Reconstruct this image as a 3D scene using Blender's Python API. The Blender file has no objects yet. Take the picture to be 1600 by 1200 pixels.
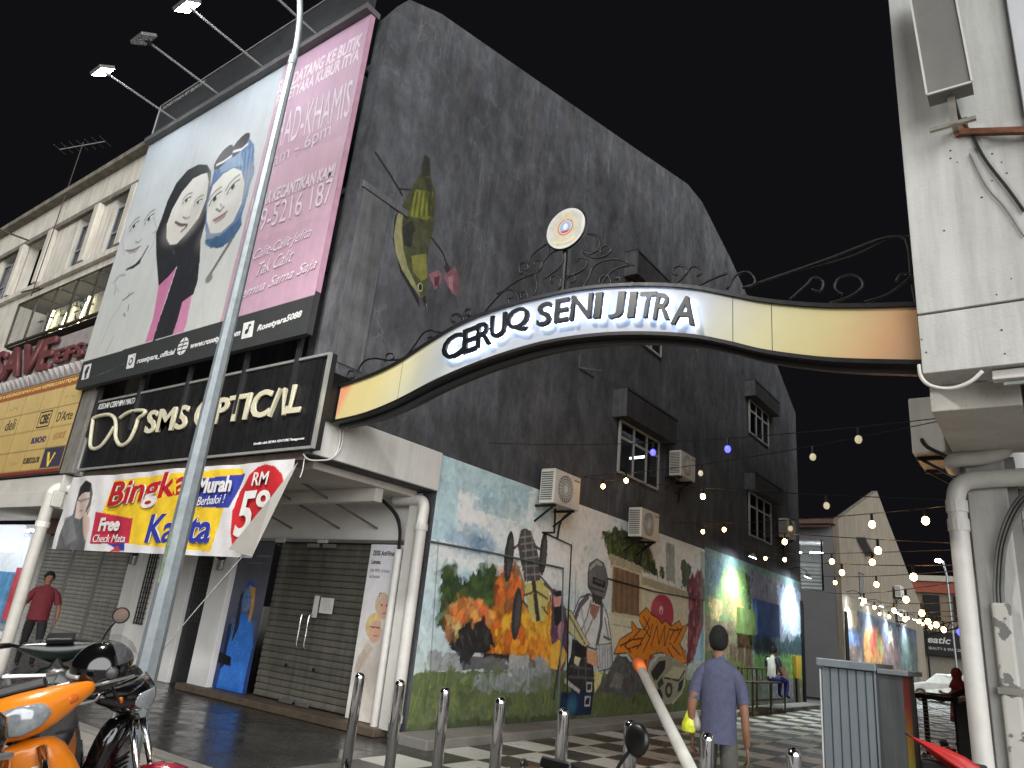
import bpy, bmesh, math, random
import numpy as np
from mathutils import Vector, Matrix
random.seed(7)
RNG = np.random.default_rng(7)
S = bpy.context.scene
COL = S.collection

# ---------------------------------------------------------------- camera
YAW, PITCH, ROLL, FPX, EYE = -.658213, .322906, .100236, 1122.8, 1.5
def _cam_rows():
    cy, sy, cp, sp = math.cos(YAW), math.sin(YAW), math.cos(PITCH), math.sin(PITCH)
    f = np.array([sy*cp, cy*cp, sp]); r0 = np.array([cy, -sy, 0.]); u0 = np.cross(r0, f)
    cr, sr = math.cos(ROLL), math.sin(ROLL)
    return np.array([cr*r0 + sr*u0, -sr*r0 + cr*u0, f])
CAM = _cam_rows(); CAMP = np.array([0., 0., EYE])
cd = bpy.data.cameras.new('camera'); co = bpy.data.objects.new('camera', cd); COL.objects.link(co)
co.matrix_world = Matrix(((CAM[0][0], CAM[1][0], -CAM[2][0], 0), (CAM[0][1], CAM[1][1], -CAM[2][1], 0),
                          (CAM[0][2], CAM[1][2], -CAM[2][2], EYE), (0, 0, 0, 1)))
cd.sensor_width = 36; cd.lens = 36*FPX/1600; cd.clip_start = .05; cd.clip_end = 600
S.camera = co
# ---------------------------------------------------------------- night sky, town glow, exposure
W = bpy.data.worlds.new('World'); S.world = W; W.use_nodes = True
W.node_tree.nodes['Background'].inputs[0].default_value = (.0046, .0045, .0058, 1)
W.node_tree.nodes['Background'].inputs[1].default_value = 1.0
sl = bpy.data.lights.new('street_glow', 'SUN'); sl.energy = 5.3; sl.angle = math.radians(75); sl.color = (1, 1, .99)
so = bpy.data.objects.new('street_glow', sl); COL.objects.link(so)
so.rotation_euler = Vector((2.35, -1.75, .42)).to_track_quat('Z', 'Y').to_euler()
S.view_settings.view_transform = 'Standard'; S.view_settings.look = 'None'
S.view_settings.exposure = .18; S.view_settings.gamma = 1
S.render.engine = 'CYCLES'
S.cycles.use_denoising = True
S.cycles.max_bounces = 6; S.cycles.diffuse_bounces = 3; S.cycles.glossy_bounces = 3
S.cycles.transparent_max_bounces = 12; S.cycles.sample_clamp_indirect = 4
S.cycles.caustics_reflective = False; S.cycles.caustics_refractive = False

# ---------------------------------------------------------------- tracing a photo point onto a real plane
def ray(x, y): return CAM.T @ np.array([(x-800)/FPX, -(y-600)/FPX, 1.])
def at(ax, val, x, y):
    d = ray(x, y); t = (val-CAMP[ax])/d[ax]; return Vector(CAMP + t*d)
def deep(d, x, y): return Vector(CAMP + d*ray(x, y))
G = -.12          # level of the tiled alley and street
XW = -7.41        # side wall plane of the corner shophouse
V = Vector

# ---------------------------------------------------------------- colour and materials
def lin(c):
    c = np.asarray(c, float)/255
    return np.where(c <= .04045, c/12.92, ((c+.055)/1.055)**2.4)
MATS = {}
def M(name, col=(128, 128, 128), rough=.6, metal=0., var=.12, scale=5., bump=0., bscale=40., streak=0., rnd=0., coat=0.,
      emit=0., ecol=None, attr=False, spec=.5, speck=0., alpha=1., trans=0., rvar=.12, stretch=None):
    if name in MATS: return MATS[name]
    m = bpy.data.materials.new(name); m.use_nodes = True; MATS[name] = m
    nt = m.node_tree; N = nt.nodes; L = nt.links; b = N['Principled BSDF']
    c = lin(col)
    geo = N.new('ShaderNodeNewGeometry')
    def noise(sc, det=4, stretchv=None, r=.55):
        n = N.new('ShaderNodeTexNoise'); n.inputs['Scale'].default_value = sc; n.inputs['Detail'].default_value = det
        n.inputs['Roughness'].default_value = r
        if stretchv:
            mp = N.new('ShaderNodeMapping'); mp.inputs['Scale'].default_value = stretchv
            L.new(geo.outputs['Position'], mp.inputs['Vector']); L.new(mp.outputs[0], n.inputs['Vector'])
        else: L.new(geo.outputs['Position'], n.inputs['Vector'])
        return n.outputs[0]
    def mrange(v, a, b_, lo, hi):
        r = N.new('ShaderNodeMapRange'); r.inputs[1].default_value = a; r.inputs[2].default_value = b_
        r.inputs[3].default_value = lo; r.inputs[4].default_value = hi; L.new(v, r.inputs[0]); return r.outputs[0]
    def mul(a, b_):
        r = N.new('ShaderNodeMath'); r.operation = 'MULTIPLY'; L.new(a, r.inputs[0])
        if isinstance(b_, float): r.inputs[1].default_value = b_
        else: L.new(b_, r.inputs[1])
        return r.outputs[0]
    f = mrange(noise(scale, 5, stretch), .3, .7, 1-var, 1+var)
    if streak: f = mul(f, mrange(noise(9, 5, (1, 1, .07), .65), .38, .68, 1+.25*streak, 1-streak))
    if speck: f = mul(f, mrange(noise(scale*14, 3), .55, .75, 1., 1-speck))
    if rnd:
        oi = N.new('ShaderNodeObjectInfo'); f = mul(f, mrange(oi.outputs['Random'], 0, 1, 1-rnd, 1+rnd))
    mx = N.new('ShaderNodeVectorMath'); mx.operation = 'SCALE'
    if attr:
        a = N.new('ShaderNodeAttribute'); a.attribute_name = 'Col'; L.new(a.outputs['Color'], mx.inputs[0])
    else: mx.inputs[0].default_value = tuple(c)
    L.new(f, mx.inputs['Scale']); L.new(mx.outputs[0], b.inputs['Base Color'])
    L.new(mrange(noise(scale*2.3, 3), .3, .7, max(.02, rough-rvar*rough), min(1, rough+rvar*rough)), b.inputs['Roughness'])
    b.inputs['Metallic'].default_value = metal; b.inputs['Specular IOR Level'].default_value = spec
    if coat: b.inputs['Coat Weight'].default_value = coat; b.inputs['Coat Roughness'].default_value = .08
    if bump:
        bp = N.new('ShaderNodeBump'); bp.inputs['Strength'].default_value = bump; bp.inputs['Distance'].default_value = .02
        L.new(noise(bscale, 4), bp.inputs['Height']); L.new(bp.outputs[0], b.inputs['Normal'])
    if emit:
        e = lin(ecol or col); b.inputs['Emission Color'].default_value = (*e, 1); b.inputs['Emission Strength'].default_value = emit
    if alpha < 1: b.inputs['Alpha'].default_value = alpha
    if trans: b.inputs['Transmission Weight'].default_value = trans
    return m

# ---------------------------------------------------------------- object tree
def wm(o):
    m = o.matrix_basis.copy()
    return (wm(o.parent) @ o.matrix_parent_inverse @ m) if o.parent else m
def adopt(o, p):
    if p is not None:
        o.parent = p; o.matrix_parent_inverse = wm(p).inverted()
    return o
def tag(o, label=None, cat=None, group=None, kind=None):
    if label: o['label'] = label
    if cat: o['category'] = cat
    if group: o['group'] = group
    if kind: o['kind'] = kind
    return o
def thing(name, label, cat, loc=(0, 0, 0), group=None, kind=None):
    o = bpy.data.objects.new(name, None); COL.objects.link(o); o.location = loc; o.empty_display_size = .1
    return tag(o, label, cat, group, kind)
def link(name, me, mat=None, parent=None, loc=None, rot=None):
    o = bpy.data.objects.new(name, me); COL.objects.link(o)
    if mat is not None and len(me.materials) == 0: me.materials.append(mat)
    if loc is not None: o.location = loc
    if rot is not None: o.rotation_euler = rot
    return adopt(o, parent)
def copy_tree(o, parent=None):
    c = o.copy(); COL.objects.link(c); mpi = o.matrix_parent_inverse.copy(); c.parent = parent
    if parent: c.matrix_parent_inverse = mpi
    for ch in o.children: copy_tree(ch, c)
    return c

# ---------------------------------------------------------------- mesh builder
class MB:
    def __init__(s): s.v = []; s.f = []
    def add(s, vs, fs):
        n = len(s.v); s.v += [tuple(q) for q in vs]; s.f += [tuple(i+n for i in f) for f in fs]; return s
    def box(s, x0, x1, y0, y1, z0, z1):
        return s.add([(x0, y0, z0), (x1, y0, z0), (x1, y1, z0), (x0, y1, z0), (x0, y0, z1), (x1, y0, z1), (x1, y1, z1), (x0, y1, z1)],
                     [(0, 3, 2, 1), (4, 5, 6, 7), (0, 1, 5, 4), (1, 2, 6, 5), (2, 3, 7, 6), (3, 0, 4, 7)])
    def obox(s, c, ax, ay, az):
        c, ax, ay, az = V(c), V(ax), V(ay), V(az)
        return s.add([c+i*ax+j*ay+k*az for k in (-1, 1) for i, j in ((-1, -1), (1, -1), (1, 1), (-1, 1))],
                     [(0, 3, 2, 1), (4, 5, 6, 7), (0, 1, 5, 4), (1, 2, 6, 5), (2, 3, 7, 6), (3, 0, 4, 7)])
    def bar(s, p, q, w, h=None, up=(0, 0, 1)):
        p, q = V(p), V(q); d = q-p; u = V(up)
        if abs(d.normalized().dot(u)) > .98: u = V((0, 1, 0))
        a = d.cross(u).normalized(); b = a.cross(d).normalized()
        return s.obox((p+q)/2, d/2, a*w/2, b*(h or w)/2)
    def tube(s, pts, r, n=8, caps=True, flat=None):
        pts = [V(p) for p in pts]; R = r if isinstance(r, (list, tuple)) else [r]*len(pts)
        prev = None; rings = []
        for i, p in enumerate(pts):
            t = (pts[min(i+1, len(pts)-1)]-pts[max(i-1, 0)]).normalized()
            if prev is None:
                u = V((0, 0, 1)) if abs(t.z) < .9 else V((0, 1, 0))
                a = t.cross(u).normalized()
            else: a = (prev-t*prev.dot(t)).normalized()
            prev = a; b = t.cross(a)
            rings.append([p+(a*math.cos(2*math.pi*k/n)+b*math.sin(2*math.pi*k/n)*(flat or 1))*R[i] for k in range(n)])
        return s.loft(rings, caps)
    def loft(s, rings, caps=True):
        n = len(rings[0]); vs = [q for r in rings for q in r]; fs = []
        for i in range(len(rings)-1):
            for k in range(n): fs.append((i*n+k, i*n+(k+1) % n, (i+1)*n+(k+1) % n, (i+1)*n+k))
        if caps: fs.append(tuple(range(n-1, -1, -1))); fs.append(tuple((len(rings)-1)*n+k for k in range(n)))
        return s.add(vs, fs)
    def lathe(s, prof, n=16, o=(0, 0, 0), ax=(0, 0, 1)):
        ax = V(ax).normalized(); u = V((1, 0, 0)) if abs(ax.x) < .9 else V((0, 1, 0))
        a = ax.cross(u).normalized(); b = ax.cross(a)
        return s.loft([[V(o)+ax*z+(a*math.cos(2*math.pi*k/n)+b*math.sin(2*math.pi*k/n))*max(r, 1e-4) for k in range(n)] for r, z in prof])
    def prism(s, poly, ax, d0, d1):
        def p3(q, d): return {0: (d, q[0], q[1]), 1: (q[0], d, q[1]), 2: (q[0], q[1], d)}[ax]
        n = len(poly)
        return s.add([p3(q, d0) for q in poly]+[p3(q, d1) for q in poly],
                     [tuple(range(n)), tuple(range(2*n-1, n-1, -1))]+[(i, i+n, (i+1) % n+n, (i+1) % n) for i in range(n)])
    def ball(s, c, rx, ry=None, rz=None, n=12, m=8):
        ry = ry or rx; rz = rz or rx; rings = []
        for j in range(m+1):
            t = math.pi*j/m; rr = max(math.sin(t), .004)
            rings.append([V(c)+V((rx*rr*math.cos(2*math.pi*k/n), ry*rr*math.sin(2*math.pi*k/n), rz*math.cos(t))) for k in range(n)])
        return s.loft(rings)
    def quad(s, a, b, c, d): return s.add([a, b, c, d], [(0, 1, 2, 3)])
    def mesh(s, name='m', smooth=False):
        me = bpy.data.meshes.new(name); me.from_pydata(s.v, [], s.f); me.update()
        bm = bmesh.new(); bm.from_mesh(me); bmesh.ops.recalc_face_normals(bm, faces=bm.faces); bm.to_mesh(me); bm.free()
        if smooth: me.shade_smooth()
        return me
    def build(s, name, mat, parent=None, smooth=False, bevel=0., sub=0, auto=None):
        o = link(name, s.mesh(name, smooth or auto is not None), mat, parent)
        if auto is not None: o.data.set_sharp_from_angle(angle=math.radians(auto))
        if bevel:
            md = o.modifiers.new('b', 'BEVEL'); md.width = bevel; md.segments = 2; md.limit_method = 'ANGLE'
        if sub: md = o.modifiers.new('s', 'SUBSURF'); md.levels = md.render_levels = sub
        return o
def pxline(ax, val, pts): return [at(ax, val, *p) for p in pts]
def smooth_pts(pts, k=6):
    pts = [V(p) for p in pts]; out = []
    for i in range(len(pts)-1):
        p0, p1, p2, p3 = pts[max(i-1, 0)], pts[i], pts[i+1], pts[min(i+2, len(pts)-1)]
        for j in range(k):
            t = j/k
            out.append(.5*((2*p1)+(p2-p0)*t+(2*p0-5*p1+4*p2-p3)*t*t+(3*p1-p0-3*p2+p3)*t**3))
    return out+[pts[-1]]

# ---------------------------------------------------------------- lettering (all strings are made into meshes in one go at the end)
TEXTQ = []
def text(name, s, o, ex, up, mat, parent, d0=.0, d1=.006, nrm=(0, -1, 0), bold=0., shear=0., label=None):
    """string s fitted into the parallelogram o, o+ex, o+up, standing from d0 to d1 along nrm"""
    TEXTQ.append((name, s, V(o), V(ex), V(up), mat, parent, d0, d1, V(nrm), bold, shear, label))
def ptext(name, s, ax, val, bl, br, tl, mat, parent, **k):
    a = at(ax, val, *bl); b = at(ax, val, *br); c = at(ax, val, *tl)
    text(name, s, a, b-a, c-a, mat, parent, nrm=(0, -1, 0) if ax == 1 else (1, 0, 0), **k)
def flush_text():
    tmp = []
    for q in TEXTQ:
        cu = bpy.data.curves.new('t', 'FONT'); cu.body = q[1]; cu.size = 1; cu.offset = q[10]; cu.shear = q[11]; cu.extrude = .5
        cu.resolution_u = 3
        ob = bpy.data.objects.new('t', cu); COL.objects.link(ob); tmp.append(ob)
    dg = bpy.context.evaluated_depsgraph_get(); dg.update()
    for q, ob in zip(TEXTQ, tmp):
        me = bpy.data.meshes.new_from_object(ob.evaluated_get(dg)); n = len(me.vertices)
        a = np.empty(n*3, np.float32); me.vertices.foreach_get('co', a); a = a.reshape(n, 3)
        mn, mx = a.min(0), a.max(0); t = (a-mn)/np.maximum(mx-mn, 1e-6)
        name, s, o, ex, up, mat, parent, d0, d1, nr = q[:10]
        w = np.array(o)+t[:, :1]*np.array(ex)+t[:, 1:2]*np.array(up)+(d0+(d1-d0)*t[:, 2:3])*np.array(nr)
        me.vertices.foreach_set('co', w.astype(np.float32).ravel()); me.update(); me.materials.clear()
        bm = bmesh.new(); bm.from_mesh(me); bmesh.ops.remove_doubles(bm, verts=bm.verts, dist=1e-5)
        bmesh.ops.recalc_face_normals(bm, faces=bm.faces); bm.to_mesh(me); bm.free()
        oo = link(name, me, mat, parent)
        if q[12]: oo['label'] = q[12]
    for ob in tmp:
        cu = ob.data; bpy.data.objects.remove(ob); bpy.data.curves.remove(cu)

# ---------------------------------------------------------------- painted and printed surfaces: colours on a fine grid
def vnoise(ny, nx, cy, cx, seed=0):
    r = np.random.default_rng(seed); g = r.random((cy+2, cx+2))
    yy = np.linspace(0, cy, ny); xx = np.linspace(0, cx, nx); y0 = yy.astype(int); x0 = xx.astype(int)
    fy = (yy-y0)[:, None]; fx = (xx-x0)[None]; fy = fy*fy*(3-2*fy); fx = fx*fx*(3-2*fx)
    a = g[y0][:, x0]; b = g[y0][:, x0+1]; c = g[y0+1][:, x0]; d = g[y0+1][:, x0+1]
    return (a*(1-fx)+b*fx)*(1-fy)+(c*(1-fx)+d*fx)*fy
def fbm(ny, nx, cy, cx, o=4, seed=0):
    t = np.zeros((ny, nx)); w = 1; s = 0
    for i in range(o): t += w*vnoise(ny, nx, max(1, int(cy*2**i)), max(1, int(cx*2**i)), seed+i); s += w; w *= .55
    return t/s
class Canvas:
    def __init__(s, ax, val, u0, u1, v0, v1, res, base=(200, 200, 200)):
        s.ax, s.val, s.u0, s.u1, s.v0, s.v1 = ax, val, u0, u1, v0, v1
        s.nu = max(2, int(round((u1-u0)/res))+1); s.nv = max(2, int(round((v1-v0)/res))+1)
        s.U, s.Vv = np.meshgrid(np.linspace(u0, u1, s.nu), np.linspace(v0, v1, s.nv))
        s.C = np.empty((s.nv, s.nu, 3)); s.C[:] = lin(base); s.res = res; s.seed = 11
        s.wob = None
    def uv(s, pts):
        out = []
        for p in pts:
            q = at(s.ax, s.val, *p); out.append((q[1] if s.ax == 0 else q[0], q[2]))
        return out
    def _win(s, us, vs, pad):
        i0 = int(np.clip((min(us)-pad-s.u0)/(s.u1-s.u0)*(s.nu-1), 0, s.nu-1)); i1 = int(np.clip((max(us)+pad-s.u0)/(s.u1-s.u0)*(s.nu-1)+2, 0, s.nu))
        j0 = int(np.clip((min(vs)-pad-s.v0)/(s.v1-s.v0)*(s.nv-1), 0, s.nv-1)); j1 = int(np.clip((max(vs)+pad-s.v0)/(s.v1-s.v0)*(s.nv-1)+2, 0, s.nv))
        return slice(j0, j1), slice(i0, i1)
    def _mix(s, w, m, col, tex=0.):
        c = lin(col)[None, None]
        if tex:
            s.seed += 1; ny, nx = m.shape
            if ny and nx: c = c*(1+tex*2*(fbm(ny, nx, max(1, ny//7), max(1, nx//7), 3, s.seed)[..., None]-.5))
        s.C[w] = s.C[w]*(1-m[..., None])+np.clip(c, 0, 1)*m[..., None]
    def poly(s, pts, col, a=1., px=True, tex=.0, wob=0.):
        p = s.uv(pts) if px else pts
        us = [q[0] for q in p]; vs = [q[1] for q in p]; w = s._win(us, vs, s.res+wob); U, Vv = s.U[w], s.Vv[w]
        if U.size == 0: return
        if wob:
            s.seed += 1; ny, nx = U.shape
            U = U+wob*2*(fbm(ny, nx, max(1, int(ny*s.res/.12)), max(1, int(nx*s.res/.12)), 3, s.seed)-.5); Vv = Vv+wob*2*(fbm(ny, nx, max(1, int(ny*s.res/.12)), max(1, int(nx*s.res/.12)), 3, s.seed+50)-.5)
        ins = np.zeros(U.shape, bool); n = len(p)
        for i in range(n):
            (x1, y1), (x2, y2) = p[i], p[(i+1) % n]
            if y1 == y2: continue
            c = ((y1 > Vv) != (y2 > Vv)) & (U < (x2-x1)*(Vv-y1)/(y2-y1)+x1); ins ^= c
        s._mix(w, ins*a, col, tex)
    def line(s, pts, wd, col, a=1., px=True, soft=.5):
        p = s.uv(pts) if px else pts
        us = [q[0] for q in p]; vs = [q[1] for q in p]; w = s._win(us, vs, wd*1.5+s.res); U, Vv = s.U[w], s.Vv[w]
        if U.size == 0: return
        D = np.full(U.shape, 1e9)
        for (x1, y1), (x2, y2) in zip(p[:-1], p[1:]):
            dx, dy = x2-x1, y2-y1; L = dx*dx+dy*dy+1e-12
            t = np.clip(((U-x1)*dx+(Vv-y1)*dy)/L, 0, 1); D = np.minimum(D, np.hypot(U-x1-t*dx, Vv-y1-t*dy))
        m = np.clip((wd/2+s.res*soft-D)/(s.res*2*soft+1e-9), 0, 1)
        s._mix(w, m*a, col)
    def ell(s, c, ru, rv, col, a=1., px=True, soft=0., rot=0., tex=0.):
        u, v = s.uv([c])[0] if px else c
        R = max(ru, rv)*(1+soft); w = s._win([u-R, u+R], [v-R, v+R], s.res); U, Vv = s.U[w]-u, s.Vv[w]-v
        if U.size == 0: return
        cr, sr = math.cos(rot), math.sin(rot); d = np.hypot((U*cr+Vv*sr)/ru, (-U*sr+Vv*cr)/rv)
        m = np.clip((1+soft-d)/(2*soft), 0, 1) if soft else (d < 1)*1.
        m = m*m*(3-2*m); s._mix(w, m*a, col, tex)
    def rect(s, u0, u1, v0, v1, col, a=1., tex=0.): s.poly([(u0, v0), (u1, v0), (u1, v1), (u0, v1)], col, a, False, tex)
    def grade(s, stops, axis=1):
        T = (s.Vv-s.v0)/(s.v1-s.v0) if axis else (s.U-s.u0)/(s.u1-s.u0)
        for k in range(3): s.C[..., k] = np.interp(T, [q[0] for q in stops], [lin(q[1])[k] for q in stops])
    def mottle(s, amp, cell, seed=1, stretch=1.):
        n = fbm(s.nv, s.nu, max(1, int((s.v1-s.v0)/cell/stretch)), max(1, int((s.u1-s.u0)/cell)), 4, seed)
        s.C *= (1+amp*2*(n-.5))[..., None]
    def clouds(s, col, cell, th, amt, seed, box=None):
        n = fbm(s.nv, s.nu, max(1, int((s.v1-s.v0)/cell)), max(1, int((s.u1-s.u0)/cell)), 5, seed)
        m = np.clip((n-th)/.18, 0, 1)*amt
        if box: m = m*np.clip((s.Vv-box[2])/.25, 0, 1)*np.clip((box[3]-s.Vv)/.25, 0, 1)*np.clip((s.U-box[0])/.2, 0, 1)*np.clip((box[1]-s.U)/.2, 0, 1)
        s.C = s.C*(1-m[..., None])+lin(col)*m[..., None]
    def dabs(s, n, r, seed=1, amp=.22, el=2.6, vert=False):
        """short brush strokes picking up the paint already there"""
        rr = random.Random(seed)
        for k in range(n):
            u, v = rr.uniform(s.u0, s.u1), rr.uniform(s.v0, s.v1)
            i = int((u-s.u0)/(s.u1-s.u0)*(s.nu-1)); j = int((v-s.v0)/(s.v1-s.v0)*(s.nv-1)); col = s.C[j, i]*(1+rr.uniform(-amp, amp))
            a_ = r*rr.uniform(.5, 1.3); b_ = a_/el; rot = rr.gauss(1.57, .3) if vert else rr.uniform(0, 3.14)
            w = s._win([u-a_, u+a_], [v-a_, v+a_], s.res); U, Vv = s.U[w]-u, s.Vv[w]-v
            if U.size == 0: continue
            cr, sr = math.cos(rot), math.sin(rot); m = np.clip(1.25-np.hypot((U*cr+Vv*sr)/a_, (-U*sr+Vv*cr)/b_), 0, .25)*4*.75
            s.C[w] = s.C[w]*(1-m[..., None])+col*m[..., None]
    def build(s, name, mat, parent, disp=None, back=None, keep=None):
        n = s.nu*s.nv; P = np.empty((s.nv, s.nu, 3)); d = disp(s.U, s.Vv) if disp else 0.
        if s.ax == 0: P[..., 0] = s.val+d; P[..., 1] = s.U; P[..., 2] = s.Vv
        else: P[..., 0] = s.U; P[..., 1] = s.val+d; P[..., 2] = s.Vv
        idx = np.arange(n).reshape(s.nv, s.nu)
        a, b, c, e = idx[:-1, :-1], idx[:-1, 1:], idx[1:, 1:], idx[1:, :-1]
        F = np.stack([a, b, c, e], -1).reshape(-1, 4)
        if keep is not None:
            k = keep((s.U[:-1, :-1]+s.U[1:, 1:])/2, (s.Vv[:-1, :-1]+s.Vv[1:, 1:])/2).ravel(); F = F[k]
        me = bpy.data.meshes.new(name); me.vertices.add(n); me.vertices.foreach_set('co', P.astype(np.float32).ravel())
        me.loops.add(len(F)*4); me.loops.foreach_set('vertex_index', F.astype(np.int32).ravel())
        me.polygons.add(len(F)); me.polygons.foreach_set('loop_start', np.arange(0, len(F)*4, 4, dtype=np.int32))
        at_ = me.color_attributes.new('Col', 'FLOAT_COLOR', 'POINT')
        cc = np.ones((n, 4), np.float32); cc[:, :3] = np.clip(s.C, 0, .9).reshape(-1, 3); at_.data.foreach_set('color', cc.ravel())
        me.update(calc_edges=True)
        if disp: me.shade_smooth()
        return link(name, me, mat, parent)
PRINT = lambda: M('printed_paint', attr=True, rough=.75, var=.07, scale=9, spec=.3)
# ================================================================ shared materials
def stained_wall():
    m = bpy.data.materials.new('stained_wall'); m.use_nodes = True; nt = m.node_tree; N = nt.nodes; L = nt.links; b = N['Principled BSDF']
    geo = N.new('ShaderNodeNewGeometry')
    def mapped(sc):
        mp = N.new('ShaderNodeMapping'); mp.inputs['Scale'].default_value = sc; L.new(geo.outputs['Position'], mp.inputs['Vector']); return mp.outputs[0]
    def noise(vec, sc, det=5, r=.6):
        n = N.new('ShaderNodeTexNoise'); n.inputs['Scale'].default_value = sc; n.inputs['Detail'].default_value = det; n.inputs['Roughness'].default_value = r
        L.new(vec, n.inputs['Vector']); return n.outputs[0]
    def mr(v, a, c, lo, hi):
        r = N.new('ShaderNodeMapRange'); r.inputs[1].default_value = a; r.inputs[2].default_value = c; r.inputs[3].default_value = lo; r.inputs[4].default_value = hi
        L.new(v, r.inputs[0]); return r.outputs[0]
    def op(o, a, c):
        r = N.new('ShaderNodeMath'); r.operation = o; L.new(a, r.inputs[0])
        if isinstance(c, (int, float)): r.inputs[1].default_value = c
        else: L.new(c, r.inputs[1])
        return r.outputs[0]
    big = noise(mapped((1, .6, .5)), 1.1, 6, .62); run = noise(mapped((1, .8, .16)), 2.3, 7, .7); fine = noise(mapped((1, 1, .45)), 11, 5)
    drip = noise(mapped((1, 1, .07)), 4.3, 6, .72); blot = noise(mapped((1, 1, .7)), 2.7, 7, .7)
    f = op('MULTIPLY', mr(big, .3, .7, .66, 1.32), mr(run, .36, .66, .76, 1.26)); f = op('MULTIPLY', f, mr(fine, .35, .65, .84, 1.16))
    f = op('MULTIPLY', f, mr(blot, .36, .68, .7, 1.38)); f = op('ADD', f, op('MULTIPLY', mr(drip, .55, .68, 0., .95), mr(big, .45, .62, 0., 1.)))
    # hairline cracks, filled paler, in two bands of the wall
    vor = N.new('ShaderNodeTexVoronoi'); vor.feature = 'DISTANCE_TO_EDGE'; vor.inputs['Scale'].default_value = .95
    wv = N.new('ShaderNodeVectorMath'); wv.operation = 'ADD'; n3 = N.new('ShaderNodeTexNoise'); n3.inputs['Scale'].default_value = 2.2; n3.inputs['Detail'].default_value = 4
    L.new(geo.outputs['Position'], n3.inputs['Vector']); sc = N.new('ShaderNodeVectorMath'); sc.operation = 'SCALE'; sc.inputs['Scale'].default_value = .75
    L.new(n3.outputs['Color'], sc.inputs[0]); L.new(sc.outputs[0], wv.inputs[0]); L.new(geo.outputs['Position'], wv.inputs[1]); L.new(wv.outputs[0], vor.inputs['Vector'])
    crack = mr(vor.outputs['Distance'], .0, .016, 1., 0.)
    msk = mr(noise(mapped((1, 1, 1)), .55, 3), .46, .58, 0., 1.); crack = op('MULTIPLY', crack, msk); crack = op('MULTIPLY', crack, mr(noise(mapped((1, 1, 1)), 3), .42, .6, 0., 1.))
    f = op('ADD', f, op('MULTIPLY', crack, .75))
    v = N.new('ShaderNodeVectorMath'); v.operation = 'SCALE'; v.inputs[0].default_value = (.068, .0705, .079); L.new(f, v.inputs['Scale'])
    # greener and warmer patches where paint has worn
    mx = N.new('ShaderNodeMix'); mx.data_type = 'RGBA'; mx.blend_type = 'MULTIPLY'; mx.inputs[7].default_value = (1.12, 1.06, .95, 1)
    L.new(mr(noise(mapped((1, 1, .15)), 2.1), .55, .7, 0, .8), mx.inputs[0]); L.new(v.outputs[0], mx.inputs[6]); L.new(mx.outputs[2], b.inputs['Base Color'])
    b.inputs['Roughness'].default_value = .82
    bp = N.new('ShaderNodeBump'); bp.inputs['Strength'].default_value = .25; bp.inputs['Distance'].default_value = .02
    L.new(noise(mapped((1, 1, 1)), 18), bp.inputs['Height']); L.new(bp.outputs[0], b.inputs['Normal'])
    return m
DARK = stained_wall()
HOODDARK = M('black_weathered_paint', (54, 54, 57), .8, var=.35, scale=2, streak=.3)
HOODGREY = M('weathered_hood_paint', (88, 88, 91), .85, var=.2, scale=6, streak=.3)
WHITEP = M('dirty_white_paint', (214, 213, 208), .7, var=.05, scale=2.5, streak=.1, bump=.06, speck=.06)
WHITEB = M('white_building_paint', (190, 190, 186), .75, var=.07, scale=1.1, streak=.2, bump=.14, speck=.07)
CREAM = M('cream_render', (210, 204, 192), .8, var=.1, scale=2, streak=.3, bump=.08, speck=.1)
SOFFIT = M('soffit_paint', (198, 194, 186), .8, var=.12, scale=2, streak=0, speck=.2)
PVC = M('white_pvc', (210, 208, 202), .42, var=.06, scale=7, speck=.06)
ALU = M('aluminium', (182, 182, 182), .38, .85, var=.08, scale=8)
GALV = M('galvanised_steel', (136, 144, 148), .42, .3, var=.16, scale=11, speck=.15)
BLACKM = M('black_metal', (22, 22, 24), .42, .3, var=.2, scale=9)
BLACKP = M('black_plastic', (16, 16, 17), .35, var=.2, scale=12)
STEELG = M('grey_shutter_steel', (158, 155, 148), .55, .1, var=.12, scale=5, rnd=.07, streak=.25)
STEELD = M('dark_shutter_steel', (128, 125, 114), .55, .1, var=.15, scale=5, rnd=.1, streak=.3)
GLASS = M('window_glass', (14, 16, 18), .06, var=.05, alpha=.35)
FRAMEW = M('white_window_metal', (170, 170, 168), .45, .1, var=.08)
CABLE = M('black_cable', (18, 18, 18), .6)
DARKROOM = M('dark_room', (26, 26, 28), .9, var=.2)
CONC = M('grey_concrete', (128, 126, 120), .85, var=.15, scale=3, speck=.25, bump=.15)
RUST = M('rusted_steel', (112, 74, 50), .85, var=.45, scale=14, speck=.3)
TUBE = M('lit_fluorescent_tube', (235, 245, 255), .4, emit=14)
RED = M('red_paint', (170, 30, 34), .4)

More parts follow.
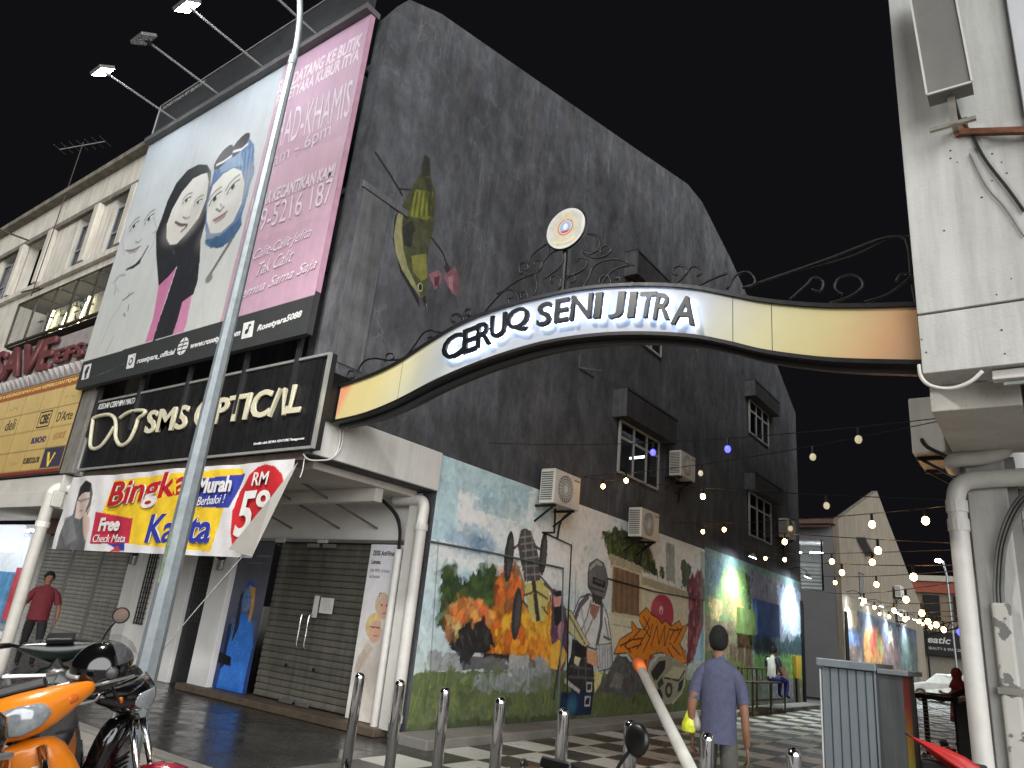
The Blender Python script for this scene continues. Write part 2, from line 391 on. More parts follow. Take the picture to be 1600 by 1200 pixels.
# ================================================================ corner shophouse
shop = thing('corner_shophouse', 'dark stained three-storey corner shophouse with gabled side wall covered in murals', 'building', (-10.7, 16, G))
ROOFL = [(5.55, 10.35), (5.85, 10.95), (6.57, 11.3), (8.56, 11.85), (13.98, 13.36), (17.0, 14.22), (18.1, 14.25), (20.46, 13.55), (24.35, 12.05), (27.6, 10.3)]
def roofz(y): return float(np.interp(y, [q[0] for q in ROOFL], [q[1] for q in ROOFL]))
OPEN = [(13.55, 15.5, 4.86, 6.0), (13.75, 15.45, 8.2, 9.5), (22.1, 24.0, 8.05, 9.15), (22.0, 24.1, 4.8, 6.1)]
wb = MB()
ys = sorted(set([q[0] for q in ROOFL]+[o[0] for o in OPEN]+[o[1] for o in OPEN]+[8.0]))
for a, b in zip(ys[:-1], ys[1:]):
    base = G if a >= 7.99 else 3.3
    segs = []; z = base
    for o in sorted(OPEN, key=lambda q: q[2]):
        if o[0] <= a+1e-6 and o[1] >= b-1e-6: segs.append((z, o[2])); z = o[3]
    for z0, z1 in segs: wb.box(XW-.28, XW, a, b, z0, z1)
    wb.prism([(a, z), (b, z), (b, roofz(b)), (a, roofz(a))], 0, XW-.28, XW)
side = wb.build('side_wall', DARK, shop)
side['label'] = 'tall dark grey side wall with streaks and cracks'
rf = MB()
for (a, za), (b, zb) in zip(ROOFL[2:-1], ROOFL[3:]): rf.prism([(a, za-.5), (b, zb-.5), (b, zb-.38), (a, za-.38)], 0, -14.1, XW-.29)
rf.build('roof', HOODDARK, shop)
MB().box(-14.1, XW-.29, 27.3, 27.6, G, 9.9).build('rear_wall', HOODGREY, shop)
MB().box(-14.1, XW-.29, 6.5, 6.75, 3.9, 10.9).build('front_wall', DARK, shop)
MB().box(-8.0, XW-.004, 5.66, 6.5, 3.95, 7.25).box(-14.1, XW-.004, 6.05, 6.49, 6.7, 7.24).build('corner_pier', DARK, shop)
MB().box(XW+.001, XW+.014, 5.63, 6.16, 4.6, 7.24).build('corner_render', M('bare_render', (86, 86, 88), .85, var=.28, scale=3, streak=.45, speck=.2), shop)
MB().box(-8.06, XW+.03, 5.6, 6.55, 7.25, 7.36).build('pier_cap', HOODGREY, shop, bevel=.015)
# slab over the walkway with its white fascia
MB().box(-14.1, XW+.03, 5.62, 8.0, 3.31, 3.9).build('fascia', WHITEP, shop, bevel=.012)
MB().box(-14.1, XW-.3, 5.9, 7.9, 3.2, 3.3).box(-14.0, XW-.35, 7.1, 7.25, 3.0, 3.2).build('soffit_beam', SOFFIT, shop, bevel=.01)
# windows in the side wall
def side_window(y0, y1, z0, z1, hood, cols=3, lit=False):
    w = MB(); x = XW+.05; t = .05
    ztr = z0+(z1-z0)*.68
    for k in range(cols+1):
        yy = y0+(y1-y0)*k/cols; w.box(x-.025, x+.025, yy-t/2, yy+t/2, z0, z1)
    for zz in (z0, ztr, z1): w.box(x-.021, x+.021, y0, y1, zz-t/2, zz+t/2)
    fr = w.build('window', FRAMEW, shop)
    for k in range(cols):
        a, b = y0+(y1-y0)*k/cols+t/2, y0+(y1-y0)*(k+1)/cols-t/2
        MB().box(x-.006, x+.006, a, b, z0+t/2, ztr-t/2).build('pane', GLASS, fr)
        MB().box(x-.006, x+.006, a, b, ztr+t/2, z1-t/2).build('pane', GLASS, fr)
    r = MB().box(XW-2.6, XW-.28, y0-.3, y1+(3.4 if lit else .3), z0-.2, z1+.8)
    rm = r.build('room', M('room_paint', (120, 122, 124), .9) if lit else DARKROOM, fr)
    bm = bmesh.new(); bm.from_mesh(rm.data)
    bmesh.ops.delete(bm, geom=[f for f in bm.faces if f.normal.x > .9], context='FACES'); bm.to_mesh(rm.data); bm.free()
    if lit:
        MB().tube([at(0, XW-1.3, 985, 716), at(0, XW-1.3, 1022, 712)], .03, 8).build('tube_light', TUBE, fr)
    # concrete hood: pale end, black front
    h0, h1 = hood
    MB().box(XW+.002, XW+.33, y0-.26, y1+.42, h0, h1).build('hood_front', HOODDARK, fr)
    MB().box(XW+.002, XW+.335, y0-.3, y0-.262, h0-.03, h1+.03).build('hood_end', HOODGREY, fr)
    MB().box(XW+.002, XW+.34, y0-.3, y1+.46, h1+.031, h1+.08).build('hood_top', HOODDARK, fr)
    return fr
side_window(*OPEN[0], (6.03, 6.6), lit=True)
side_window(*OPEN[1], (9.55, 10.1))
side_window(*OPEN[2], (9.2, 9.65))
side_window(*OPEN[3], (6.15, 6.6))
# angle iron left on the wall
MB().bar((XW+.02, 11.75, 6.62), (XW+.02, 11.75, 6.92), .03).bar((XW+.02, 11.75, 6.62), (XW+.35, 12.1, 6.62), .03).bar((XW+.02, 11.76, 6.62), (XW+.02, 12.35, 6.62), .02).build('angle_bracket', HOODGREY, shop)

# ---------------------------------------------------------------- shop front under the slab
SF = 8.0
XD0, XD1, XP0, XP1, XG0, XG1, ZT = -11.05, -8.66, -12.1, -7.8, -13.62, -12.72, 2.56
MB().box(-14.1, XW-.29, SF+.02, SF+.2, ZT, 3.3).box(XP0-.62, XP0, SF-.12, SF+.2, -.02, ZT).box(-14.1, XG0, SF+.02, SF+.2, G, ZT).build('shop_wall', M('shop_wall_paint', (226, 225, 222), .7, var=.06, scale=2, speck=.05), shop, bevel=.008)
MB().box(XP1, XW-.285, SF+.0, SF+.2, G, ZT).build('end_pillar', WHITEP, shop)
MB().box(XP0-.7, XP1+.06, SF-.28, SF+.3, G, -.012).build('step', M('worn_brown_step', (96, 84, 70), .6, var=.25, scale=7, speck=.3), shop, bevel=.012)
MB().box(XP0, XP1+.02, SF-.03, SF+.03, ZT-.045, ZT+.005).build('head_rail', ALU, shop)
# plinth of the grille door bay, the grille door and its louvred gate
gd = MB().box(XG0, XG1, SF+.1, SF+.14, G, ZT).build('grille_door', M('dark_door_paint', (38, 39, 41), .5, var=.2), shop)
gm = MB()
for k in range(9): gm.box(XG0+.14+k*.08, XG0+.152+k*.08, SF+.07, SF+.085, 1.0, 2.3)
for k in range(14): gm.box(XG0+.12, XG1-.12, SF+.06, SF+.069, 1.0+k*.1, 1.012+k*.1)
gm.build('grille', M('grille_metal', (92, 92, 92), .5, .4), gd)
# shutter behind glass doors, slat by slat
sh = MB().box(XD0, XD1, SF+.115, SF+.14, 0, ZT-.05).build('roller_shutter', M('shutter_gap', (20, 19, 17), .8), shop)
def slat_mesh(x0, x1, h, bulge=.018):
    m = MB(); n = 5; rings = []
    prof = [(0, 0), (-bulge*.9, h*.12), (-bulge, h*.45), (-bulge*.55, h*.8), (0, h*.97), (.004, h*.97), (.004, 0)]
    m.loft([[V((x, q[0], q[1])) for q in prof] for x in (x0, x1)])
    return m.mesh('slat')
sm = slat_mesh(XD0+.01, XD1-.01, .098); sm.materials.append(STEELD)
for k in range(25): link('slat', sm, None, sh, loc=(0, SF+.108, .01+k*.1))
for a, b, hs in ((XD0+.005, (XD0+XD1)/2-.004, 1), ((XD0+XD1)/2+.004, XD1-.005, -1)):
    d = MB().box(a, b, SF-.006, SF+.006, .01, ZT-.06).build('glass_door', M('door_glass', (10, 12, 12), .03, var=.02, alpha=.13, spec=.7), shop)
    hx = b-.09 if hs > 0 else a+.09
    MB().tube(smooth_pts([(hx, SF-.01, .85), (hx, SF-.07, .86), (hx, SF-.075, 1.1), (hx, SF-.07, 1.34), (hx, SF-.01, 1.35)], 4), .016, 8).build('handle', M('chrome', (225, 225, 225), .12, 1, var=.03), d, smooth=True)
    for zz in (.04, ZT-.1): MB().box(b-.35 if hs > 0 else a+.05, b-.05 if hs > 0 else a+.35, SF-.016, SF+.016, zz-.03, zz+.03).build('patch_fitting', ALU, d)
    MB().box(hx-.03-hs*.25, hx+.03-hs*.25, SF-.014, SF-.008, .52, .58).build('lock', BLACKP, d)
MB().box(-9.78, -9.66, SF-.012, SF-.007, 1.32, 1.66).box(-9.62, -9.3, SF-.012, SF-.008, 1.4, 1.64).build('notice', M('paper', (205, 205, 200), .8), shop)
# pale lamps over the doors' edges
MB().box(-11.04, -10.8, SF-.06, SF-.031, ZT-.07, ZT-.0).box(-9.9, -9.68, SF-.06, SF-.031, ZT-.06, ZT-.01).build('door_closer', PVC, shop)
# posters in the side windows
def poster_left():
    c = Canvas(1, SF-.02, XP0+.02, XD0-.03, 0, ZT-.06, .012, (70, 76, 92))
    c.grade([(0, (40, 62, 120)), (.35, (58, 66, 96)), (.6, (98, 100, 116)), (1, (92, 92, 100))])
    def P(*q): return [(XP0+.02+a*1.0, b*2.5) for a, b in q]
    c.poly(P((.12, 0), (.2, .28), (.3, .44), (.42, .5), (.6, .5), (.8, .44), (.93, .3), (.88, .12), (.9, 0)), (44, 112, 206), px=False, tex=.25)
    for k in range(16):
        x = .16+k*.047; c.line(P((x, .02), (x+.03, .25), (x+.02, .46)), .008, (120, 176, 236), .55, px=False)
    c.poly(P((.1, .12), (.12, .42), (.2, .43), (.22, .14)), (26, 40, 78), px=False); c.poly(P((.02, .16), (.0, .23), (.38, .21), (.42, .15)), (16, 18, 26), px=False)
    c.poly(P((.3, .3), (.28, .62), (.36, .66), (.42, .4)), (40, 46, 66), px=False)
    c.ell(P((.52, .6))[0], .15, .2, (96, 128, 180), px=False, soft=.12); c.ell(P((.5, .585))[0], .12, .17, (112, 132, 176), px=False, soft=.1)
    c.poly(P((.5, .69), (.68, .68), (.74, .56), (.72, .45), (.66, .46), (.64, .6)), (196, 148, 76), px=False, tex=.3)
    c.poly(P((.36, .67), (.52, .7), (.66, .68), (.6, .72), (.44, .725)), (44, 84, 168), px=False)
    for u in (.46, .56): c.ell(P((u, .612))[0], .034, .013, (52, 68, 104), px=False, soft=.4)
    c.ell(P((.44, .58))[0], .07, .17, (80, 104, 150), .6, px=False, soft=.6); c.line(P((.52, .6), (.535, .565), (.515, .56)), .012, (74, 92, 132), .7, px=False)
    c.line(P((.47, .545), (.53, .545)), .012, (90, 60, 90), px=False)
    c.line(P((.55, .9), (.95, .9)), .03, (150, 152, 160), .7, px=False); c.line(P((.3, .85), (.75, .85)), .016, (150, 152, 160), .6, px=False)
    c.dabs(500, .022, 5, .2); c.mottle(.1, .2, 3)
    o = c.build('window_poster', PRINT(), shop); o['label'] = 'window poster of a figure in a bright blue shirt'
def poster_right():
    x0, x1 = XD1+.03, XP1-.02; w = x1-x0
    c = Canvas(1, SF-.02, x0, x1, 0, ZT-.06, .008, (214, 212, 214))
    c.grade([(0, (228, 222, 214)), (.3, (234, 230, 224)), (1, (218, 218, 226))])
    def P(*q): return [(x0+a*w, b*2.5) for a, b in q]
    # two people embracing, drawn small: upper head, lower head, pale clothes
    c.poly(P((.12, .3), (.2, .42), (.5, .5), (.8, .52), (.95, .4), (.9, .1), (.6, .02), (.25, .08)), (222, 214, 204), px=False, tex=.1)
    for cx, cy, r, hair in ((.56, .63, .17, (206, 186, 160)), (.42, .5, .19, (222, 196, 140))):
        c.ell(P((cx-.04, cy+.02))[0], r*w*1.05, r*w*1.2, hair, px=False, tex=.2); c.ell(P((cx+.03, cy-.01))[0], r*w*.82, r*w*1.05, (222, 178, 152), px=False, soft=.1)
        for du in (-.04, .09): c.ell(P((cx+du, cy+.012))[0], .016, .012, (60, 50, 48), px=False)
        c.line(P((cx+.0, cy-.035), (cx+.1, cy-.032)), .014, (176, 80, 78), px=False)
    c.line(P((.3, .515), (.38, .512), (.44, .515), (.55, .512)), .012, (40, 40, 46), px=False)
    c.poly(P((.05, .26), (.1, .34), (.3, .42), (.45, .4), (.3, .3), (.14, .24)), (206, 192, 176), px=False, tex=.15)
    c.line(P((.1, .28), (.25, .38)), .02, (170, 156, 144), .5, px=False); c.line(P((.14, .25), (.28, .36)), .02, (170, 156, 144), .5, px=False)
    for a, b, s_, t_ in ((.42, .71, 1, -1), (.84, .7, -1, -1), (.8, .58, -1, 1)):
        c.line(P((a, b+t_*.02), (a, b), (a+s_*.06, b)), .013, (52, 50, 52), px=False)
    c.ell(P((.6, .2))[0], .25, .3, (196, 180, 164), .35, px=False, soft=.6)
    p = c.build('window_poster', PRINT(), shop); p['label'] = 'pale window poster of two smiling people in glasses'
    blk = M('ink_black', (36, 36, 38), .7)
    for s_, y0, h, a, b in (('ZEISS AntiVirus', 2.33, .075, .08, .66), ('Lenses.', 2.2, .07, .08, .34)):
        text('lettering', s_, (x0+a*w, SF-.022, y0), ((b-a)*w, 0, 0), (0, 0, h), blk, p, d1=.002, bold=.02)
    gry = M('ink_grey', (120, 120, 124), .7)
    for s_, y0, a, b in (('Kills 99.9% of viruses', 2.08, .08, .6), ('and bacteria', 1.99, .08, .36)):
        text('lettering', s_, (x0+a*w, SF-.022, y0), ((b-a)*w, 0, 0), (0, 0, .05), gry, p, d1=.002)
    MB().box(x1-.13, x1-.06, SF-.024, SF-.021, 2.36, 2.43).box(x1-.13, x1-.06, SF-.024, SF-.021, 2.27, 2.345).build('emblem', blk, p)
poster_left(); poster_right()
# wall lamps at the pillars, downpipes, conduits
def wall_lamp(x, z, label):
    t = thing('wall_lamp', label, 'lamp', (x, SF-.12, z))
    MB().box(x-.07, x+.07, SF-.2, SF-.121, z, z+.2).build('body', M('lamp_foil', (170, 170, 172), .25, .9, bump=.6, bscale=60), t, bevel=.02)
    MB().box(x-.09, x+.09, SF-.22, SF-.122, z+.2, z+.3).build('hood', BLACKP, t, bevel=.02)
    MB().tube([(x, SF-.16, z+.3), (x, SF-.16, z+.42)], .012, 6).build('stem', BLACKP, t)
wall_lamp(-12.4, 1.95, 'black hooded wall lamp on the pillar beside the blue poster')
def downpipe(name, pts, r, label, mat=PVC, group=None, n=14):
    t = thing(name, label, 'pipe', pts[-1], group)
    MB().tube(smooth_pts(pts, 5), r, n).build('pipe', mat, t, smooth=True)
    p = V(pts[len(pts)//2]); return t
dp = downpipe('drain_pipe', [(-8.15, 7.86, 3.16), (-7.75, 7.86, 3.16), (-7.56, 7.86, 3.14), (-7.5, 7.86, 3.02), (-7.5, 7.86, 2.8), (-7.5, 7.86, 1.5), (-7.5, 7.86, .02)], .085, 'thick white drain pipe bending under the slab at the mural corner')
for z in (.1, 2.7): MB().lathe([(.1, 0), (.1, .09)], 14, (-7.5, 7.86, z)).build('collar', PVC, dp)
dq = downpipe('drain_pipe', [(-7.93, 7.9, 2.42), (-7.93, 7.9, 1.6), (-7.93, 7.9, .6), (-7.93, 7.9, -.08)], .06, 'slim white pipe beside the pale poster of two people')
MB().box(-7.8, -7.62, 7.86, 7.995, -.02, 3.1).build('cover_board', PVC, dq)
ck = thing('cable_bundle', 'black cables curving down into the slim white pipe by the shop', 'cable', (-7.93, 7.9, 2.4))
for k in range(4):
    o = k*.022
    MB().tube(smooth_pts([(-8.5+o, 7.5, 3.24), (-8.3+o, 7.65, 3.16), (-8.08+o, 7.82, 2.95), (-7.97+o*.6, 7.88, 2.7), (-7.955+o*.6, 7.9, 2.35)], 5), .013, 6).build('cable', CABLE, ck, smooth=True)
for x in (-10.75, -9.5, -8.6): MB().tube([(x-.35, 6.4, 3.3), (x, SF+.02, 2.75)], .018, 6).build('stay_rod', M('grey_rod', (110, 108, 104), .5, .4), shop)
# conduit, white looped cable and steel brackets at the slab corner
cb = thing('looped_cable', 'white cable looping below the white slab corner under the arch', 'cable', (-7.35, 5.7, 3.3))
for k in range(2):
    MB().tube(smooth_pts([(-7.36, 5.95+k*.05, 4.2), (-7.36, 5.95+k*.05, 3.75), (-7.355, 5.97+k*.04, 3.5), (-7.36, 5.9, 3.32), (-7.4, 5.72, 3.25), (-7.45, 5.6, 3.24), (-7.5, 5.55, 3.3)], 5), .011, 6).build('cable', PVC, cb, smooth=True)
MB().tube(smooth_pts([(-7.5, 5.58, 3.28), (-7.49, 5.58, 3.1), (-7.5, 5.57, 3.0)], 4), .006, 6).build('loose_end', PVC, cb)
# painted kerb ledge along the mural wall
lg = MB()
ledge = MB().box(XW+.002, -6.78, 7.75, 27.4, G-.3, 0.0).build('kerb_ledge', CONC, None, bevel=.02)
tag(ledge, kind='structure')
# ================================================================ neighbouring shophouse to the left
nb = thing('neighbour_shophouse', 'cream three-storey shophouse with recessed upper windows behind the billboard', 'building', (-18, 8, G))
FY = 6.1
WINS = [(-19.25, -18.2, 8.85, 10.15), (-17.35, -16.3, 8.85, 10.15), (-24.3, -23.2, 8.85, 10.15)]
w = MB()
w.box(-28, -14.15, FY, FY+.25, 10.35, 11.35).box(-28, -14.15, FY, FY+.25, 6.6, 8.75).box(-28, -14.15, FY+.02, FY+.25, 3.3, 6.6)
xs = [-28, -24.3, -23.2, -22.4, -20.7, -19.25, -18.2, -17.35, -16.3, -14.15]
for a, b in ((-28, -24.3), (-23.2, -22.4), (-20.7, -19.25), (-18.2, -17.35), (-16.3, -14.15)): w.box(a, b, FY, FY+.25, 8.75, 10.35)
w.box(-22.4, -20.7, FY+.9, FY+1.1, 8.75, 10.35)
w.build('front_wall', CREAM, nb)
for x in (-20.65, -18.0, -16.2, -22.5): MB().box(x-.13, x+.13, FY-.16, FY-.003, 8.76, 10.34).build('pilaster', CREAM, nb, bevel=.01)
MB().box(-28, -14.15, FY-.22, FY+.3, 11.35, 11.5).box(-28, -14.15, FY-.1, FY-.004, 10.35, 10.5).build('parapet_coping', M('mouldy_coping', (120, 114, 104), .9, var=.4, scale=5, speck=.4), nb, bevel=.01)
MB().box(-28, -14.15, FY-.12, FY-.004, 8.6, 8.75).build('sill_band', CREAM, nb, bevel=.01)
for x0, x1, z0, z1 in WINS:
    f = MB(); t = .05; yy = FY+.12
    for k in range(3):
        x = x0+(x1-x0)*k/2; f.box(x-t/2, x+t/2, yy-.03, yy+.03, z0, z1)
    for z in (z0, z0+(z1-z0)*.45, z1): f.box(x0, x1, yy-.026, yy+.026, z-t/2, z+t/2)
    fo = f.build('window', M('blue_grey_frame', (132, 138, 146), .5), nb)
    for k in range(2):
        a, b = x0+(x1-x0)*k/2+t/2, x0+(x1-x0)*(k+1)/2-t/2; zm = z0+(z1-z0)*.45
        MB().box(a, b, yy-.006, yy+.006, z0+t/2, zm-t/2).build('pane', GLASS, fo); MB().box(a, b, yy-.006, yy+.006, zm+t/2, z1-t/2).build('pane', GLASS, fo)
    MB().box(x0-.1, x1+.1, FY+.3, FY+.33, z0-.1, z1+.1).build('room', DARKROOM, fo)
MB().box(-17.0, -15.4, FY-.004, FY+.01, 5.75, 6.5).build('low_window', GLASS, nb)
# slab over the walkway, party walls, shop wall
MB().box(-28, -14.15, 5.5, 8.4, 3.0, 3.3).build('slab', SOFFIT, nb, bevel=.01)
MB().box(-28, -14.15, 5.42, 5.6, 2.72, 3.0).box(-14.7, -14.2, 5.5, 8.0, 2.7, 3.0).build('edge_beam', SOFFIT, nb, bevel=.01)
MB().box(-15.95, -14.15, 8.05, 8.3, G, 3.0).box(-21.0, -15.95, 8.3, 8.5, G, 3.0).build('shop_wall', M('walkway_wall', (222, 221, 217), .75, var=.07), nb)
MB().box(-15.9, -15.4, 7.9, 8.05, G, 2.95).build('pillar', WHITEP, nb, bevel=.01)
MB().box(-21.0, -20.85, 8.0, 8.3, G, 3.0).build('party_pillar', WHITEP, nb)
lx = [-20.8, -19.1, -17.6, -16.05]
for k in range(3):
    s = MB().box(lx[k]+.04, lx[k+1]-.04, 8.16, 8.19, -.05, 2.6).build('roller_shutter', M('shutter_gap', (20, 19, 17), .8), nb)
    m = slat_mesh(lx[k]+.045, lx[k+1]-.045, .088); m.materials.append(STEELG)
    for j in range(29): link('slat', m, None, s, loc=(0, 8.155, -.04+j*.09))
    MB().box(lx[k+1]-.045, lx[k+1]+.03, 8.1, 8.2, -.1, 2.6).build('guide_rail', M('rail_steel', (150, 148, 142), .45, .5), s)
MB().box(-20.8, -16.05, 8.06, 8.2, 2.6, 2.98).build('shutter_box', M('brown_box', (120, 74, 52), .7), nb)
MB().box(-16.0, -15.92, 7.93, 7.99, 1.95, 2.3).build('meter', BLACKP, nb)
gl = MB()
for k in range(4): gl.box(-15.3+k*.1, -15.28+k*.1, 8.0, 8.02, .8, 2.5)
for k in range(18): gl.box(-15.32, -14.95, 8.022, 8.034, .82+k*.1, .832+k*.1)
gl.build('security_grille', BLACKM, nb)
wall_lamp(-15.62, 1.95, 'black hooded wall lamp on the pillar beside the grey shutters')
tp = downpipe('drain_pipe', [(-14.3, 5.44, 2.95), (-14.3, 5.44, 2.0), (-14.3, 5.44, 1), (-14.3, 5.44, G)], .1, 'round grey-white drain pipe standing by the bright shop', M('old_pvc', (186, 182, 174), .5, var=.1, speck=.2))
MB().tube(smooth_pts([(-14.3, 5.44, 2.9), (-14.3, 5.5, 3.05), (-14.2, 5.7, 3.08), (-13.9, 6.2, 3.1)], 4), .1, 12).build('elbow', PVC, tp, smooth=True)
MB().lathe([(.115, 0), (.115, .1)], 12, (-14.3, 5.44, 2.35)).build('collar', PVC, tp)
# ---------------------------------------------------------------- bright shop at the far left
bs = thing('bright_shop', 'brightly lit white shop interior next to the grey shutters', 'shop', (-23, 9, G))
MB().box(-40, -21.0, 10.0, 10.1, G, 3.0).box(-40, -21.0, 8.55, 10.0, G-.05, G+.002).box(-21.05, -20.98, 8.55, 10.0, G, 3.0).build('interior_wall', M('white_interior', (220, 220, 222), .6), bs)
MB().box(-40, -21.05, 8.5, 10.0, 2.85, 2.9).build('ceiling', M('white_interior', (220, 220, 222), .6), bs)
for k in range(6): MB().box(-31.5+k*1.7, -30.2+k*1.7, 9.1, 9.25, 2.8, 2.84).build('ceiling_light', M('shop_light', (240, 248, 255), .5, emit=26), bs)
MB().box(-28, -21.2, 7.6, 7.72, 2.05, 2.75).build('lit_sign', M('lit_white_sign', (236, 242, 246), .5, emit=.8), bs, bevel=.02)
sh_ = M('shelf_goods', (150, 160, 190), .7, var=.5, scale=3)
for j, c in enumerate(((90, 150, 190), (190, 70, 80), (220, 190, 70), (120, 150, 120))):
    m = M('goods_%d' % j, c, .6, var=.3)
    MB().box(-27.5+j*1.6, -26.2+j*1.6, 9.5, 9.9, .1+.1*j, 1.6+.15*(j % 2)).build('shelf', m, bs, bevel=.02)
MB().box(-22.2, -21.4, 8.7, 8.72, .9, 1.9).build('door_notice', M('notice_white', (230, 230, 230), .6), bs)
MB().lathe([(.16, 0), (.2, 0), (.2, .01), (.16, .01)], 20, (-21.9, 8.68, 1.65), (0, 1, 0)).build('round_notice', M('notice_pink', (214, 110, 130), .6), bs)
MB().box(-22.1, -21.65, 8.66, 8.69, 1.1, 1.28).build('yellow_notice', M('notice_yellow', (226, 200, 60), .6), bs)
# ---------------------------------------------------------------- glass cage on the neighbour's front
cg = thing('glass_balcony_cage', 'steel framed glass display cage lit from inside on the cream shophouse', 'cage', (-15.6, 5.4, 6.1))
X0, X1, Y0, Y1, Z0, Z1 = -19.3, -14.2, 5.45, 6.08, 6.55, 7.63
cf = MB(); fm = M('brown_steel', (70, 62, 54), .6, .3, var=.3, speck=.3)
CXS = [X0, -18.25, -17.2, -16.2, -15.2, X1]
for x in CXS:
    cf.bar((x, Y0, Z0), (x, Y0, Z1), .04).bar((x, Y0, Z1), (x, Y1, Z1), .03).bar((x, Y0, Z0), (x, Y1, Z0), .03)
for y in (Y0, Y1):
    for z in (Z0, Z1): cf.bar((X0, y, z), (X1, y, z), .05)
cf.build('frame', fm, cg)
for a, b in zip(CXS[:-1], CXS[1:]):
    MB().box(a+.02, b-.02, Y0-.004, Y0+.004, Z0+.03, Z1-.03).build('pane', M('dusty_glass', (120, 122, 118), .25, alpha=.22), cg)
MB().box(X0, X1, Y0+.03, Y1, Z1+.02, Z1+.05).build('roof_sheet', M('mesh_sheet', (74, 68, 60), .8), cg)
MB().box(X0, X1, Y0+.03, Y1, Z0-.05, Z0-.028).build('floor_sheet', M('mesh_sheet', (74, 68, 60), .8), cg)
MB().box(X0+.3, -15.6, Y1-.12, Y1-.08, Z0+.05, Z1-.05).build('backing', M('pale_curtain', (206, 202, 186), .8, var=.25, scale=6, stretch=(3, 1, .3)), cg)
for x in (-18.5, -17.6, -16.7): MB().tube([(x, Y0+.4, Z0+.08), (x+.18, Y0+.42, Z1-.15)], .02, 6).build('tube_light', M('cage_tube', (255, 246, 205), .5, emit=22), cg)
pl = MB(); rr = random.Random(3)
for k in range(46):
    c = V((rr.choice((-18.1, -16.5))+rr.gauss(0, .22), Y0+.2+rr.random()*.3, Z0+.1+rr.random()*.75)); a = rr.random()*6.28
    d = V((math.cos(a), .3, math.sin(a)))*.1; e = V((-math.sin(a), .2, math.cos(a)))*.035
    pl.quad(c-d, c+e, c+d, c-e)
pl.build('dry_plant', M('dark_leaves', (40, 40, 30), .8), cg)
# television aerial
an = thing('tv_aerial', 'thin television aerial on a mast above the cream parapet', 'aerial', (-20.3, 6.0, 8.6))
DKR = M('dark_rust', (74, 62, 54), .8, var=.3, scale=14)
MB().tube([(-20.35, 5.92, 8.3), (-20.35, 5.92, 13.0)], .013, 6).build('mast', DKR, an)
ab = MB().tube([(-20.9, 5.6, 12.75), (-19.8, 6.25, 13.05)], .018, 6)
for k in range(7):
    q = V((-20.9, 5.6, 12.75)).lerp(V((-19.8, 6.25, 13.05)), k/6); ab.tube([q+V((.1, -.2, 0))*1.0, q-V((.1, -.2, 0))*1.0], .008, 5)
ab.build('antenna', ALU, an)
MB().tube(smooth_pts([(-20.35, 5.92, 8.4), (-19.9, 5.85, 8.3), (-19.3, 5.8, 8.25)], 4), .02, 6).tube([(-21.1, 5.9, 8.55), (-19.4, 5.75, 8.25)], .02, 6).build('bracket', DKR, an)
cbk = thing('steel_bracket_frame', 'rusty angle-iron frame reaching out from the cream front wall', 'bracket', (-23, 5.6, 9.2))
MB().tube([(-24.5, 5.2, 9.9), (-22.0, 5.2, 10.3)], .03, 6).tube([(-22.0, 5.2, 10.3), (-21.9, 5.9, 10.3)], .025, 6).tube([(-23.4, 5.2, 10.08), (-23.6, 5.3, 8.9)], .03, 6).tube([(-24.5, 5.2, 9.9), (-24.5, 6.0, 9.9)], .025, 6).build('frame', DKR, cbk)

# ---------------------------------------------------------------- red channel letters and yellow brand board
sv = thing('red_letter_sign', 'faded red three-dimensional shop letters on a pale spiked strip', 'sign', (-16.5, 5.45, 5.6))
REDF = M('faded_red_plastic', (106, 60, 60), .6, var=.25, scale=5, speck=.25)
MB().box(-21, -14.25, 5.46, 5.52, 5.28, 6.3).build('backing', M('pale_strip', (150, 142, 140), .8, var=.2, scale=4), sv)
ptext('letter', 'SAVE', 1, 5.4, (-14, 599), (82, 577), (-2, 553), REDF, sv, d0=-.02, d1=.07, bold=.02, shear=.1)
ptext('letter', 'EFS', 1, 5.4, (86, 569), (133, 557), (90, 548), REDF, sv, d0=-.02, d1=.06, bold=.015, shear=.15)
sp = MB()
for k in range(26):
    x = -20.4+k*.24; sp.add([(x, 5.455, 5.3), (x+.22, 5.455, 5.3), (x+.11, 5.33, 5.5), (x+.11, 5.45, 5.56)], [(0, 1, 2), (0, 2, 3), (1, 3, 2)])
sp.build('spike_strip', M('pale_spikes', (172, 166, 164), .7, var=.15), sv)
yb = thing('yellow_brand_board', 'yellow signboard divided into cells of stationery brand names', 'sign', (-17, 5.45, 3.4))
YB = 5.45
c = Canvas(1, YB, -21.4, -14.32, 3.36, 5.28, .02, (196, 168, 108))
c.grade([(0, (190, 160, 98)), (1, (204, 178, 120))])
c.rect(-21.4, -14.32, 5.08, 5.28, (158, 96, 58)); c.rect(-21.4, -14.32, 3.36, 3.43, (130, 50, 48))
cells = [-21.4+k*.885 for k in range(9)]
for x in cells: c.line([(x, 3.43), (x, 5.08)], .02, (112, 92, 56), .8, px=False)
for z in (3.43, 3.84, 4.25, 4.66): c.line([(-21.4, z), (-14.32, z)], .02, (112, 92, 56), .8, px=False)
c.rect(-15.2, -14.34, 3.45, 3.83, (62, 58, 76)); c.poly([(-15.05, 3.75), (-14.95, 3.75), (-14.85, 3.55), (-14.75, 3.72), (-14.68, 3.72), (-14.85, 3.48), (-14.92, 3.48)], (230, 200, 80), px=False)
rr = random.Random(5)
for k in range(8):
    for j in range(4):
        if rr.random() < .62:
            x = cells[k]+.2; z = 3.43+j*.41+.17
            for q in range(3): c.line([(x+q*.15, z+rr.uniform(-.04, .04)), (x+.1+q*.15, z+rr.uniform(-.05, .06))], .02, rr.choice(((120, 100, 60), (90, 84, 70), (150, 120, 70))), .7, px=False)
